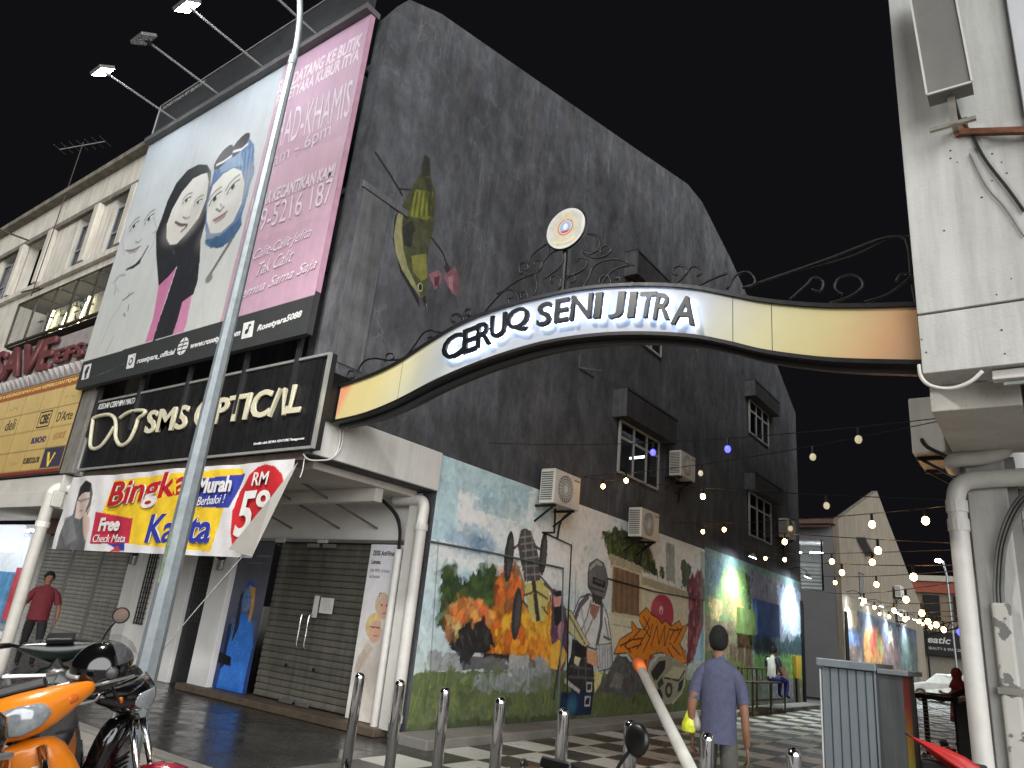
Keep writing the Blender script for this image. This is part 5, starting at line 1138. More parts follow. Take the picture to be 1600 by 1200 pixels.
# ================================================================ festoon lights
WARM = M('lit_warm_bulb', (255, 200, 122), .4, emit=42, ecol=(255, 186, 104)); COOLB = M('lit_blue_bulb', (70, 70, 255), .4, emit=6, ecol=(60, 60, 255)); FAINTB = M('faint_glow_bulb', (190, 190, 180), .4, emit=.5, ecol=(230, 215, 170))  # the unlit bulbs have a faint glow put into their material
def festoon(label, A, B, sag, bulbs):
    A, B = V(A), V(B); t = thing('festoon_light_string', label, 'string light', A, 'festoon light strings over the alley')
    f = lambda s: A.lerp(B, s)-V((0, 0, 4*sag*s*(1-s)))
    MB().tube([f(k/24) for k in range(25)], .0055, 5).build('cable', CABLE, t)
    for s, kind in bulbs:
        p = f(s); b = MB().ball(p-V((0, 0, .13)), (.037 if kind != 'c' else .036), None, .044, 10, 8).build('bulb', {'w': WARM, 'b': COOLB, 'o': FAINTB, 'c': FAINTB}[kind], t, smooth=True)
        MB().tube([p, p-V((0, 0, .1))], .016, 6).build('socket', BLACKP, b)
def wl_(x, y): return at(0, XW+.03, x, y)
def wr_(x, y, X=-.65): return at(0, X, x, y)
def fest(lab, l, r, sag, bulbs): festoon(lab, wl_(*l), wr_(*r), sag, bulbs)
fest('festoon string with blue bulbs highest over the alley', (765, 692), (1480, 652), .12, [(.5, 'b'), (.66, 'b'), (.88, 'c')])
fest('festoon string rising from the first air conditioner past the lit window', (912, 744), (1482, 655), .1, [(.22, 'w'), (.5, 'o'), (.78, 'o')])
fest('festoon string from the first air conditioner running level to the white pipe', (912, 746), (1506, 782), .05, [(.1, 'w'), (.48, 'w'), (.78, 'o')])
fest('festoon string rising from the dark wall to the white pipe', (1058, 816), (1506, 788), .08, [(.33, 'w'), (.62, 'o'), (.84, 'w'), (.94, 'w')])
fest('festoon string dipping from the dark wall across the far gable', (1058, 816), (1512, 850), .05, [(.2, 'w'), (.6, 'w'), (.85, 'w')])
fest('festoon string starting above the first mural lamp', (1163, 862), (1514, 858), .05, [(.24, 'w'), (.4, 'w'), (.66, 'w'), (.8, 'w')])
fest('low festoon string crossing before the pale gable house', (1163, 862), (1516, 883), .12, [(.7, 'w'), (.9, 'w')])
fest('festoon string across the lane in front of the gable house', (1246, 895), (1518, 890), .1, [(.5, 'w'), (.75, 'w')])
fest('lowest near festoon string past the lane', (1250, 915), (1520, 905), .2, [(.68, 'w'), (.85, 'w')])
q_ = [('far festoon string at the gable house corner', (1322, 928), 940), ('far festoon string before the pale gable middle', (1355, 945), 952), ('far festoon string over the lit far mural', (1395, 948), 962), ('farthest festoon string by the lattice gantry', (1425, 960), 968)]
for lab, l, ry_ in q_: fest(lab, l, (1524, ry_), .15, [(s, 'w') for s in (.38, .55, .72, .86)] + ([(.95, 'b')] if ry_ == 968 else []))

# ================================================================ mural lamps
SPOT = M('lit_spot_lens', (236, 246, 255), .4, emit=260)
def mural_lamp(y, z, label, w, col=(.86, .95, 1)):
    t = thing('mural_lamp', label, 'lamp', (XW, y, z), 'mural lamps on the painted walls')
    MB().tube(smooth_pts([(XW, y, z+.25), (XW+.3, y, z+.32), (XW+.55, y, z+.22), (XW+.6, y, z+.1)], 4), .014, 6).build('arm', BLACKM, t)
    ax = V((.35, 0, 1)).normalized(); o_ = V((XW+.6, y, z))
    MB().lathe([(.03, .12), (.06, .1), (.11, 0)], 14, o_, ax).build('shade', M('lamp_white', (196, 196, 196), .5), t, smooth=True)
    MB().lathe([(.1, -.004), (.1, 0)], 14, o_, ax).build('lens', SPOT, t)
    l = bpy.data.lights.new('lamp_glow', 'SPOT'); l.energy = w; l.color = col; l.spot_size = math.radians(125); l.spot_blend = .8; l.shadow_soft_size = .08
    ob = bpy.data.objects.new('lamp_glow', l); COL.objects.link(ob); ob.location = o_-ax*.03; ob.rotation_euler = V((.08, 0, 1)).to_track_quat('Z', 'Y').to_euler(); adopt(ob, t)
mural_lamp(20.6, 3.95, 'lamp over the painted village houses on the side wall', 620, (.9, 1, .92))
mural_lamp(26.2, 4.0, 'lamp over the painted green valley at the end of the side wall', 560)
for y, lab in ((34.6, 'first lamp over the far mural at the gable house corner'), (38.9, 'second lamp over the far mural from the gable house corner'), (43.2, 'third lamp over the far mural from the gable house corner'), (48.6, 'last lamp over the far mural beside the lattice gantry')): mural_lamp(y, 4.0, lab, 800, (.75, .9, 1))
# conduits and loose fittings on the mural wall
cn = thing('wall_conduit', 'thin black conduit running along the first mural', 'conduit', (XW, 8.2, 2.5))
MB().tube([wl_(672, 846), wl_(760, 862), wl_(880, 888)], .018, 6).tube([wl_(880, 888), wl_(878, 990), wl_(872, 1105)], .014, 6).build('conduit', M('painted_conduit', (86, 100, 104), .6), cn)
c2 = thing('wall_conduit', 'straight black cable across the painted cream house and red tree', 'conduit', (XW, 13, 2.9))
MB().tube([wl_(950, 904), wl_(1022, 924), wl_(1100, 938)], .016, 6).build('conduit', CABLE, c2)
c3 = thing('wall_conduit', 'white cable dropping down the edge of the village painting', 'conduit', (XW, 18.6, 1.5))
MB().tube([wl_(1100, 938), wl_(1101, 1000), wl_(1100, 1050)], .014, 6).build('conduit', PVC, c3)
c4 = thing('wall_conduit', 'dark bent conduit below the first air conditioner', 'conduit', (XW, 10.8, 3.2))
MB().tube([wl_(868, 792), wl_(866, 832), wl_(848, 832)], .02, 6).tube([wl_(850, 832), wl_(893, 852), wl_(888, 960), wl_(886, 1090)], .014, 6).build('conduit', CABLE, c4)
c5 = thing('black_pipe', 'black pipe at the rear corner of the side wall', 'pipe', (XW+.05, 27.45, G))
MB().tube([V((XW+.06, 27.4, 0)), V((XW+.06, 27.4, 3.3))], .045, 8).tube([V((XW+.06, 27.52, 0)), V((XW+.06, 27.52, 3.2))], .03, 8).build('pipe', BLACKM, c5)
c6 = thing('black_pipe', 'black double pipe at the corner of the gable house', 'pipe', (XW+.05, 33.9, G))
MB().tube([V((XW+.06, 33.95, 0)), V((XW+.06, 33.95, 3.4))], .05, 8).tube([V((XW+.06, 34.2, 0)), V((XW+.06, 34.2, 3.4))], .04, 8).build('pipe', BLACKM, c6)
yd = thing('yellow_box', 'small yellow box fixed low at the rear corner of the side wall', 'box', (XW+.1, 26.6, .6))
MB().box(XW+.01, XW+.12, 26.3, 26.9, .75, 1.45).build('box', M('yellow_box_paint', (214, 178, 60), .6), yd, bevel=.01)
MB().box(XW+.01, XW+.06, 26.55, 26.65, 0, .75).build('stand', BLACKM, yd)
bw = thing('painted_window_box', 'blue painted window box standing out of the valley mural', 'window', (XW, 23.8, 2.3))
MB().box(XW+.006, XW+.12, 22.4, 24.6, 1.95, 2.95).build('box', M('painted_blue', (40, 74, 128), .7, var=.4, scale=2), bw, bevel=.01)
MB().box(XW+.006, XW+.1, 20.95, 22.35, 1.9, 2.6).build('panel', M('painted_green', (112, 140, 84), .7, var=.4, scale=3), bw)
# ================================================================ murals painted on the side wall
MX = XW+.004
def leafy(c, pts, dark, light, n, r, seed):
    rr = random.Random(seed); p = c.uv(pts); us = [q[0] for q in p]; vs = [q[1] for q in p]
    c.poly(p, dark, px=False, tex=.3, wob=.12)
    k = 0
    while k < n:
        u, v = rr.uniform(min(us), max(us)), rr.uniform(min(vs), max(vs))
        ins = False
        for i in range(len(p)):
            (x1, y1), (x2, y2) = p[i], p[(i+1) % len(p)]
            if (y1 > v) != (y2 > v) and u < (x2-x1)*(v-y1)/(y2-y1+1e-9)+x1: ins = not ins
        k += 1
        if not ins: continue
        t = rr.random(); col = tuple(int(a+(b-a)*t) for a, b in zip(dark, light))
        c.ell((u, v), r*rr.uniform(.5, 1.4), r*rr.uniform(.4, 1), col, .7, px=False, soft=.5, rot=rr.random()*3)
def blobs(c, pts, cols, n, r, seed, vert=1.3):
    rr = random.Random(seed); p = c.uv(pts); us = [q[0] for q in p]; vs = [q[1] for q in p]
    for k in range(n*3):
        u, v = rr.uniform(min(us), max(us)), rr.uniform(min(vs), max(vs)); ins = False
        for i in range(len(p)):
            (x1, y1), (x2, y2) = p[i], p[(i+1) % len(p)]
            if (y1 > v) != (y2 > v) and u < (x2-x1)*(v-y1)/(y2-y1+1e-9)+x1: ins = not ins
        if not ins: continue
        col = rr.choice(cols); R1 = r*rr.uniform(.4, 1.3); rt = rr.uniform(-.5, .5)
        c.ell((u, v), R1, R1*vert*rr.uniform(.7, 1.4), tuple(int(x*.55) for x in col), .8, px=False, soft=.35, rot=rt)
        c.ell((u+.01, v+.015), R1*.82, R1*vert*.85, col, .9, px=False, soft=.4, rot=rt)
def mural_one():
    c = Canvas(0, MX, 8.0, 18.58, .002, 3.88, .0135, (206, 214, 212))
    c.grade([(0, (170, 178, 168)), (.45, (186, 206, 214)), (.75, (214, 220, 216)), (1, (204, 214, 212))])
    c.clouds((146, 178, 196), .9, .5, .6, 5, (8.0, 13.5, 1.7, 3.7)); c.clouds((226, 231, 229), 1.1, .44, .8, 9, (8.0, 19, 2.2, 4.2))
    c.rect(8.0, 8.5, 2.6, 3.88, (160, 192, 200), .8); c.rect(8.5, 10.4, 3.45, 3.88, (152, 186, 196), .7); c.rect(8.9, 10.2, 3.2, 3.5, (136, 168, 180), .5); c.rect(9.6, 10.4, 3.3, 3.8, (150, 178, 184), .4)
    c.ell((735, 845), .55, .22, (96, 134, 164), .7, soft=.6); c.ell((755, 850), .3, .15, (86, 122, 154), .7, soft=.6)
    K = lambda *L: [(670+a/3.335, 780+b/3.335) for a, b in L]; N_ = lambda *L: [(860+a/4.136, 840+b/4.136) for a, b in L]
    leafy(c, K((62, 350), (110, 362), (132, 340), (160, 440), (200, 432), (238, 380), (285, 402), (292, 340), (345, 352), (366, 430), (370, 560), (300, 640), (180, 660), (90, 660), (36, 650), (60, 500)), (38, 54, 40), (84, 108, 52), 260, .07, 3)
    # flames and smoke behind the buggy
    c.poly(K((330, 600), (370, 480), (395, 420), (420, 440), (455, 380), (490, 460), (505, 600), (560, 640), (618, 560), (652, 640), (700, 700), (690, 800), (600, 880), (480, 815), (290, 800), (345, 720)), (156, 92, 46), tex=.5, wob=.12)
    blobs(c, K((380, 430), (455, 385), (495, 480), (470, 600), (400, 600), (350, 560)), [(226, 122, 56), (206, 106, 54), (150, 110, 70)], 40, .12, 5, 1.9)
    blobs(c, K((330, 620), (480, 620), (640, 580), (690, 700), (600, 860), (480, 805), (300, 795)), [(232, 150, 48), (240, 176, 60), (206, 110, 44), (150, 92, 50), (226, 132, 52)], 110, .12, 7)
    blobs(c, K((540, 640), (640, 580), (720, 720), (650, 880), (600, 870)), [(240, 182, 64), (230, 150, 50)], 40, .1, 17, 1.6)
    # first fireball with a black wreck below
    blobs(c, K((95, 620), (130, 560), (200, 530), (290, 570), (320, 660), (260, 640), (170, 680), (110, 710)), [(224, 128, 66), (210, 104, 62), (232, 160, 84), (190, 120, 70), (206, 180, 120)], 90, .1, 9, 1)
    c.poly(K((106, 712), (180, 660), (270, 630), (322, 690), (352, 770), (290, 805), (165, 805), (108, 790)), (40, 38, 40), tex=.5, wob=.04)
    for k in range(5): c.line(K((120+k*40, 720-k*14), (150+k*40, 790-k*6)), .03, (84, 80, 78), .5)
    # low stone wall
    for x, y, w_, h_, col in ((8, 790, 150, 100, (136, 140, 142)), (160, 810, 125, 75, (92, 94, 98)), (285, 815, 130, 75, (104, 104, 108)), (415, 808, 105, 80, (158, 158, 158)), (520, 830, 40, 50, (100, 96, 92)), (556, 818, 50, 70, (140, 140, 142))):
        c.poly(K((x, y), (x+w_, y+12), (x+w_, y+h_), (x, y+h_+6)), col, tex=.3)
    c.poly(K((160, 800), (240, 800), (180, 880), (160, 870)), (44, 44, 46)); c.poly(K((285, 800), (420, 810), (415, 830), (285, 830)), (52, 40, 40))
    # grass, puddle
    c.poly([(640, 1053), (700, 1049), (860, 1047), (1110, 1065), (1110, 1160), (600, 1200)], (92, 104, 70), tex=.35, wob=.05)
    c.poly(K((0, 900), (250, 905), (430, 890), (640, 882), (720, 900), (720, 1250), (0, 1300)), (92, 104, 72), tex=.4, wob=.05)
    c.poly(K((235, 930), (320, 905), (520, 880), (640, 885), (650, 980), (520, 1010), (400, 1000), (300, 1010), (240, 970)), (140, 148, 154), .85, tex=.25, wob=.08); c.line(K((420, 910), (490, 985)), .05, (204, 204, 198), .7); c.poly(K((540, 920), (640, 900), (640, 1000), (530, 990)), (96, 98, 102), .6, tex=.4, wob=.06)
    rr = random.Random(4)
    for k in range(420):
        u = rr.uniform(8.0, 18.5); v = rr.uniform(.05, .62); t = rr.random()
        c.line([(u, v), (u+rr.uniform(-.03, .03), v+rr.uniform(.1, .35))], .035, (int(60+70*t), int(76+66*t), int(46+30*t)), .45, px=False)
    c.poly(K((0, 1160), (760, 1120), (760, 1200), (0, 1260)), (48, 56, 42), .6, wob=.06)
    c.dabs(3500, .09, 71)
    # overturned buggy
    c.poly(K((480, 160), (500, 150), (530, 165), (560, 240), (577, 330), (582, 425), (500, 432), (482, 340), (462, 240)), (74, 72, 74), tex=.25)
    for L in (((478, 200), (535, 192)), ((480, 235), (550, 225)), ((488, 270), (560, 260)), ((494, 310), (570, 300)), ((500, 350), (575, 345)), ((505, 395), (580, 390)), ((500, 165), (510, 430)), ((535, 170), (555, 425))): c.line(K(*L), .03, (136, 134, 132), .8)
    c.poly(K((497, 440), (588, 420), (628, 480), (606, 632), (540, 642), (514, 560)), (188, 180, 112), tex=.15); c.poly(K((535, 430), (556, 426), (580, 630), (560, 640)), (60, 54, 50))
    for L in (((500, 500), (560, 480), (620, 520)), ((514, 560), (490, 530), (470, 570)), ((600, 440), (640, 480), (630, 540)), ((620, 600), (590, 560))): c.line(K(*L), .04, (58, 50, 44), .9)
    c.line(K((465, 240), (410, 280)), .05, (70, 68, 68)); c.line(K((560, 250), (600, 270)), .05, (70, 68, 68)); c.line(K((465, 350), (500, 460)), .04, (120, 112, 96)); c.line(K((580, 400), (640, 470)), .04, (60, 56, 52))
    for p, ru, rv in (((418, 298), .13, .42), ((597, 284), .12, .38), ((458, 596), .14, .42)):
        c.ell(K(p)[0], ru, rv, (52, 52, 54)); c.ell(K((p[0]+5, p[1]))[0], ru*.55, rv*.75, (74, 74, 74), tex=.3)
    # crouching figure in purple behind the panel edge
    c.poly(N_((10, 330), (60, 340), (95, 460), (110, 560), (120, 700), (80, 860), (40, 880), (0, 640)), (96, 70, 92), tex=.5, wob=.04); c.ell(N_((45, 400))[0], .13, .17, (198, 150, 138), tex=.2); c.poly(N_((20, 350), (70, 340), (75, 375), (30, 385)), (40, 44, 52)); c.poly(N_((20, 450), (75, 440), (70, 560), (30, 570)), (42, 40, 46)); c.ell(N_((70, 600))[0], .12, .16, (176, 120, 132), tex=.3)
    c.poly(N_((0, 700), (60, 660), (110, 760), (60, 860), (0, 840)), (226, 168, 66), tex=.3); c.line(N_((110, 480), (20, 1040)), .06, (60, 54, 60))
    # painted house with a shuttered window and trees behind
    leafy(c, N_((330, -20), (420, -60), (560, -10), (640, 60), (692, 200), (700, 260), (560, 190), (380, 115)), (44, 54, 42), (104, 116, 60), 170, .08, 8)
    leafy(c, N_((845, 140), (880, 150), (912, 190), (892, 340), (846, 320)), (66, 80, 62), (96, 108, 72), 40, .05, 10); leafy(c, N_((705, 200), (735, 205), (740, 260), (705, 245)), (60, 74, 52), (90, 104, 60), 14, .04, 11)
    c.poly(N_((745, 30), (800, 45), (805, 300), (745, 270)), (66, 84, 72), .6, tex=.6, wob=.06)
    c.poly(N_((382, 100), (592, 190), (594, 245), (892, 350), (895, 720), (395, 720), (372, 560), (392, 400), (398, 190)), (206, 204, 182), tex=.12)
    c.poly(N_((382, 100), (592, 192), (594, 250), (890, 352), (890, 400), (590, 300), (390, 190)), (166, 160, 136), tex=.25)
    c.poly(N_((398, 170), (590, 235), (590, 535), (390, 500)), (196, 190, 164)); c.poly(N_((407, 185), (575, 242), (573, 510), (396, 482)), (122, 98, 76), tex=.3)
    for k in range(10): c.line(N_((412+k*17, 188+k*5.6), (404+k*17.5, 480+k*3)), .02, (78, 60, 46) if k % 2 else (164, 140, 108), .7)
    c.line(N_((400, 560), (560, 590)), .02, (130, 130, 112), .8); c.line(N_((590, 560), (880, 640)), .015, (140, 140, 124), .5)
    # armed figure stand-in: plain helmet, pale shirt, dark vest
    ink = (40, 40, 44)
    body = N_((190, 395), (250, 372), (330, 420), (365, 500), (388, 640), (398, 800), (352, 855), (302, 825), (302, 720), (240, 700), (170, 600), (148, 500))
    c.line(body+body[:1], .07, (72, 74, 78)); c.poly(body, (206, 210, 212), tex=.15)
    hel = N_((245, 232), (254, 175), (300, 142), (344, 170), (366, 250), (370, 300), (346, 388), (278, 372), (244, 312))
    c.line(hel+hel[:1], .05, (46, 46, 50)); c.poly(hel, (104, 106, 108), tex=.3); c.poly(N_((276, 252), (358, 286), (352, 326), (270, 296)), (28, 28, 32)); c.poly(N_((286, 264), (348, 288), (344, 306), (282, 284)), (84, 80, 78)); c.line(N_((258, 200), (298, 158), (330, 176)), .07, (176, 178, 178), .8); c.line(N_((250, 320), (345, 352)), .04, (58, 58, 62))
    c.poly(N_((268, 358), (340, 386), (326, 440), (272, 420)), (64, 56, 54)); c.poly(N_((262, 425), (322, 446), (285, 540), (252, 480)), (158, 108, 90))
    for L, wd, col in ((((240, 382), (190, 440), (158, 530)), .12, (58, 60, 66)), (((332, 440), (328, 560), (300, 700)), .11, (52, 54, 60)), (((262, 410), (240, 500), (205, 590)), .05, (120, 124, 128)), (((310, 450), (266, 545), (225, 640)), .05, (128, 132, 136)), (((352, 520), (376, 650)), .05, (120, 124, 130)), (((200, 460), (230, 640)), .04, (150, 152, 154)), (((345, 640), (385, 660)), .05, (66, 68, 72))): c.line(N_(*L), wd, col, .9)
    vest = N_((142, 650), (232, 705), (276, 815), (288, 990), (136, 1000), (100, 860), (132, 760))
    c.poly(vest, (46, 46, 50), tex=.5)
    for L in (((150, 740), (240, 780)), ((130, 830), (262, 850)), ((120, 900), (280, 910)), ((190, 720), (180, 900)), ((225, 760), (230, 930))): c.line(N_(*L), .045, (92, 92, 94), .7)
    c.poly(N_((235, 726), (304, 733), (304, 838), (236, 806)), (206, 156, 126)); cf_ = N_((298, 698), (390, 688), (400, 838), (312, 860)); c.line(cf_+cf_[:1], .04, (90, 94, 98)); c.poly(cf_, (182, 188, 192), tex=.3)
    for k in range(5): c.line(N_((315+k*18, 705), (322+k*16, 845)), .025, (112, 118, 124), .8)
    gun = N_((98, 465), (132, 476), (250, 690), (216, 708), (118, 605)); c.line(gun+gun[:1], .04, ink); c.poly(gun, (188, 184, 142), tex=.1); c.line(N_((120, 500), (225, 690)), .035, (70, 68, 54)); c.poly(N_((146, 672), (222, 700), (230, 772), (160, 770)), (32, 32, 36)); c.poly(N_((160, 765), (196, 778), (180, 832), (148, 808)), (196, 192, 156))
    c.poly(N_((70, 1000), (282, 985), (262, 1145), (108, 1152), (60, 1100)), (26, 42, 70), tex=.4); c.ell(N_((140, 1080))[0], .16, .16, (60, 118, 156), .6, soft=.6); c.poly(N_((92, 905), (192, 985), (186, 1008), (88, 936)), (176, 176, 174)); c.line(N_((225, 1030), (258, 1030), (252, 1085), (222, 1085), (225, 1030)), .03, (190, 190, 184)); c.line(N_((235, 940), (268, 940), (264, 992), (235, 992), (235, 940)), .03, (190, 190, 184)); c.poly(N_((280, 860), (338, 880), (322, 952), (285, 1004)), (206, 196, 136), tex=.2)
    # dark rocks
    c.poly(N_((290, 1000), (335, 930), (395, 820), (430, 765), (540, 800), (605, 880), (650, 960), (640, 1000), (560, 1010), (500, 1045), (420, 1010)), (84, 86, 88), tex=.6, wob=.08); c.poly(N_((380, 960), (430, 860), (480, 900), (450, 980)), (136, 132, 128), .6, tex=.4, wob=.05)
    # pink ball, orange graffiti letters, jeep
    c.ell(N_((725, 490))[0], .62, .42, (170, 62, 84)); c.ell(N_((690, 450))[0], .3, .15, (190, 92, 110), .6, soft=.5); c.ell(N_((716, 470))[0], .1, .1, (214, 196, 190)); c.ell(N_((716, 480))[0], .045, .06, (170, 62, 84)); c.poly(N_((600, 760), (680, 770), (640, 800)), (176, 74, 96))
    OR = N_((412, 748), (450, 662), (530, 612), (527, 545), (562, 592), (612, 600), (578, 540), (574, 500), (622, 455), (652, 500), (690, 520), (722, 562), (742, 540), (782, 576), (832, 540), (852, 582), (888, 565), (852, 650), (832, 690), (872, 742), (882, 802), (842, 822), (800, 800), (772, 812), (742, 742), (690, 742), (642, 762), (622, 885), (578, 882), (540, 800), (500, 742))
    c.line(OR+OR[:1], .05, (52, 34, 30)); c.poly(OR, (216, 134, 44), tex=.08); c.poly(N_((540, 800), (560, 770), (630, 790), (622, 885), (578, 882)), (222, 104, 40))
    for L in (((450, 700), (530, 660), (600, 650), (560, 720)), ((600, 510), (640, 580), (600, 650)), ((640, 520), (610, 590), (640, 640)), ((600, 740), (640, 650), (660, 560)), ((650, 700), (690, 570), (700, 690)), ((700, 690), (740, 570), (735, 700)), ((740, 700), (770, 590), (800, 600), (770, 660)), ((800, 600), (850, 590), (800, 680)), ((770, 680), (840, 760)), ((760, 720), (800, 790)), ((500, 720), (590, 690)), ((550, 790), (600, 830), (620, 790)), ((820, 580), (830, 620)), ((580, 600), (540, 640)), ((840, 690), (870, 790)), ((520, 650), (480, 700), (520, 740))): c.line(N_(*L), .035, (58, 36, 30), .95)
    c.poly(N_((640, 862), (700, 772), (770, 762), (882, 830), (872, 960), (792, 1072), (722, 1082), (682, 985)), (156, 156, 138), tex=.2); c.poly(N_((650, 870), (700, 800), (745, 790), (740, 850), (690, 920), (660, 930)), (44, 46, 46)); c.poly(N_((735, 900), (800, 830), (865, 845), (830, 915)), (188, 186, 164)); c.line(N_((735, 905), (830, 925), (870, 860)), .04, (40, 42, 40)); c.poly(N_((830, 940), (868, 900), (862, 960), (820, 1010)), (46, 48, 46)); c.ell(N_((765, 985))[0], .2, .16, (60, 62, 58)); c.ell(N_((765, 985))[0], .1, .08, (150, 150, 132)); c.line(N_((640, 870), (690, 990), (730, 1080)), .06, (186, 184, 164)); c.line(N_((870, 890), (850, 1000), (790, 1070)), .05, (190, 188, 168)); c.ell(N_((700, 1040))[0], .2, .2, (40, 42, 38), tex=.3); c.poly(N_((690, 940), (720, 900), (735, 940), (700, 980)), (60, 62, 58))
    # red tree
    c.poly(N_((893, 262), (930, 270), (975, 205), (992, 260), (992, 420), (985, 560), (952, 685), (922, 780), (882, 838), (888, 600), (902, 430)), (140, 66, 78), tex=.3, wob=.08); blobs(c, N_((900, 270), (985, 215), (990, 420), (980, 560), (940, 690), (890, 820), (895, 500)), [(160, 84, 94), (128, 58, 70), (176, 104, 112), (112, 50, 60)], 80, .1, 21, 1.5)
    c.poly(N_((985, 570), (1000, 560), (1000, 790), (930, 800), (950, 690)), (150, 184, 206))
    c.rect(18.3, 18.58, 2.0, 3.8, (92, 122, 110), .6)
    c.dabs(5200, .032, 72, .2)
    # seams of the painted-over door
    for L in ([(685, 845), (672, 1050)], [(893, 850), (880, 1098)], [(900, 893), (895, 1098)], [(862, 1050), (858, 1126)]): c.line(L, .02, (60, 66, 62), .7)
    c.mottle(.08, .25, 31); c.mottle(.06, .05, 32); c.C = np.minimum(c.C*1.2, .86)
    o_ = c.build('mural', PRINT(), side); o_['label'] = 'mural of burning buggy, armed figure, orange graffiti letters and red tree'
def mural_two():
    c = Canvas(0, MX, 18.585, 27.5, .002, 3.95, .02, (120, 146, 120))
    T = lambda *L: [(1080+a/4.8, 860+b/4.8) for a, b in L]
    c.grade([(0, (92, 104, 78)), (.4, (120, 128, 100)), (.75, (116, 150, 104)), (1, (120, 150, 150))])
    c.poly(T((95, 40), (210, 80), (230, 240), (170, 330), (100, 340)), (104, 132, 142), tex=.3, wob=.2); c.poly(T((130, 60), (250, 100), (230, 200), (160, 260)), (86, 120, 160), .6, tex=.3, wob=.2); c.poly(T((240, 140), (410, 150), (420, 330), (300, 300), (220, 260)), (140, 176, 100), .8, tex=.3, wob=.25)
    c.poly(T((130, 345), (250, 390), (205, 530), (150, 522)), (196, 178, 132), tex=.2); c.poly(T((250, 300), (290, 330), (320, 500), (230, 470)), (130, 122, 90), tex=.3); c.poly(T((282, 330), (378, 382), (436, 602), (332, 560)), (204, 150, 96), tex=.2); c.poly(T((335, 590), (442, 622), (446, 725), (352, 700)), (182, 160, 130), tex=.2); c.poly(T((105, 480), (160, 540), (300, 520), (330, 600), (300, 760), (110, 740)), (120, 110, 92), tex=.4, wob=.05); c.poly(T((270, 690), (452, 730), (456, 890), (300, 870)), (110, 94, 80), tex=.4)
    for k in range(9): c.line(T((280+k*20, 700+k*4), (284+k*20, 860)), .05, (196, 184, 160) if k % 3 == 0 else (66, 56, 48), .7)
    leafy(c, T((410, 180), (450, 200), (470, 560), (480, 760), (440, 700), (425, 430)), (52, 78, 48), (110, 140, 70), 60, .1, 41)
    c.poly(T((110, 740), (460, 880), (470, 1120), (100, 1130)), (100, 116, 70), tex=.4, wob=.1)
    for k in range(150):
        t = random.random(); u = random.uniform(18.6, 21.9); v = random.uniform(2.6, 3.9); c.line([(u, v), (u+random.uniform(-.05, .05), v-random.uniform(.2, .5))], .05, (int(80+70*t), int(120+60*t), int(80+40*t)), .3, px=False)
    # valley
    c.poly(T((440, 150), (840, 300), (850, 1120), (470, 1120)), (140, 148, 164), tex=.1); c.poly(T((440, 150), (660, 240), (650, 420), (460, 400)), (128, 130, 146), tex=.2, wob=.1)
    c.poly(T((640, 260), (835, 320), (840, 640), (690, 620)), (176, 196, 220), tex=.1, wob=.2); c.poly(T((460, 400), (530, 420), (525, 590), (455, 580)), (140, 172, 96), tex=.3); c.poly(T((470, 590), (610, 600), (600, 760), (480, 740)), (84, 112, 170), tex=.3, wob=.08)
    leafy(c, T((470, 700), (520, 680), (560, 660), (610, 690), (650, 640), (700, 700), (715, 630), (735, 690), (790, 650), (830, 640), (840, 790), (480, 800)), (52, 76, 84), (92, 120, 110), 120, .1, 43)
    c.poly(T((470, 780), (850, 790), (850, 1000), (700, 960), (470, 930)), (110, 156, 90), tex=.25, wob=.08)
    for k in range(7): c.line(T((600, 800+k*28), (700, 790+k*30), (845, 830+k*26)), .05, (164, 196, 116) if k % 2 else (78, 122, 66), .55)
    for x, y, r, col in ((690, 960, .5, (150, 118, 104)), (810, 1050, .5, (120, 124, 100)), (700, 1050, .45, (130, 134, 140)), (560, 1050, .6, (126, 136, 130)), (480, 1040, .5, (112, 126, 110)), (760, 1020, .3, (140, 140, 136))): c.ell(T((x, y))[0], r*1.3, r*.75, col, tex=.4)
    c.poly(T((470, 1100), (850, 1090), (850, 1140), (470, 1150)), (130, 130, 120), .7)
    c.C = np.minimum(c.C*1.1, .86); c.dabs(4500, .09, 73, .32); c.mottle(.12, .3, 51)
    o_ = c.build('mural', PRINT(), side); o_['label'] = 'mural of a tropical village and a green valley under lamps'
def mural_far():
    c = Canvas(0, MX, 34.3, 53.0, .1, 3.62, .045, (92, 98, 104))
    c.grade([(0, (110, 104, 96)), (.6, (92, 94, 102)), (1, (74, 84, 100))])
    D = lambda *L: [(1300+a/6.667, 920+b/6.667) for a, b in L]
    c.poly(D((110, 200), (260, 230), (280, 400), (150, 420)), (160, 148, 120), tex=.4, wob=.2); c.poly(D((150, 440), (285, 480), (290, 600), (160, 580)), (104, 126, 172), tex=.2); c.poly(D((160, 600), (310, 620), (320, 760), (165, 740)), (118, 104, 96), tex=.5)
    c.poly(D((330, 460), (430, 430), (500, 480), (540, 640), (520, 800), (340, 790)), (184, 136, 82), tex=.3, wob=.25); c.poly(D((390, 470), (440, 450), (460, 600), (430, 720), (390, 620)), (186, 84, 70), tex=.2, wob=.15); c.poly(D((470, 520), (540, 600), (520, 690), (480, 640)), (150, 160, 110), tex=.2, wob=.1)
    c.poly(D((590, 440), (620, 440), (640, 560), (590, 560)), (210, 204, 180)); c.poly(D((540, 560), (690, 580), (700, 830), (560, 820)), (112, 96, 94), tex=.6, wob=.1); c.poly(D((700, 500), (800, 520), (880, 620), (890, 900), (720, 860)), (78, 92, 88), tex=.6, wob=.2)
    c.rect(36.0, 36.7, .95, 1.35, (200, 196, 186))
    c.dabs(2500, .2, 74, .4); c.mottle(.25, .5, 61)
    o_ = c.build('mural', PRINT(), b2); o_['label'] = 'dim far mural of colourful figures under four lamps'
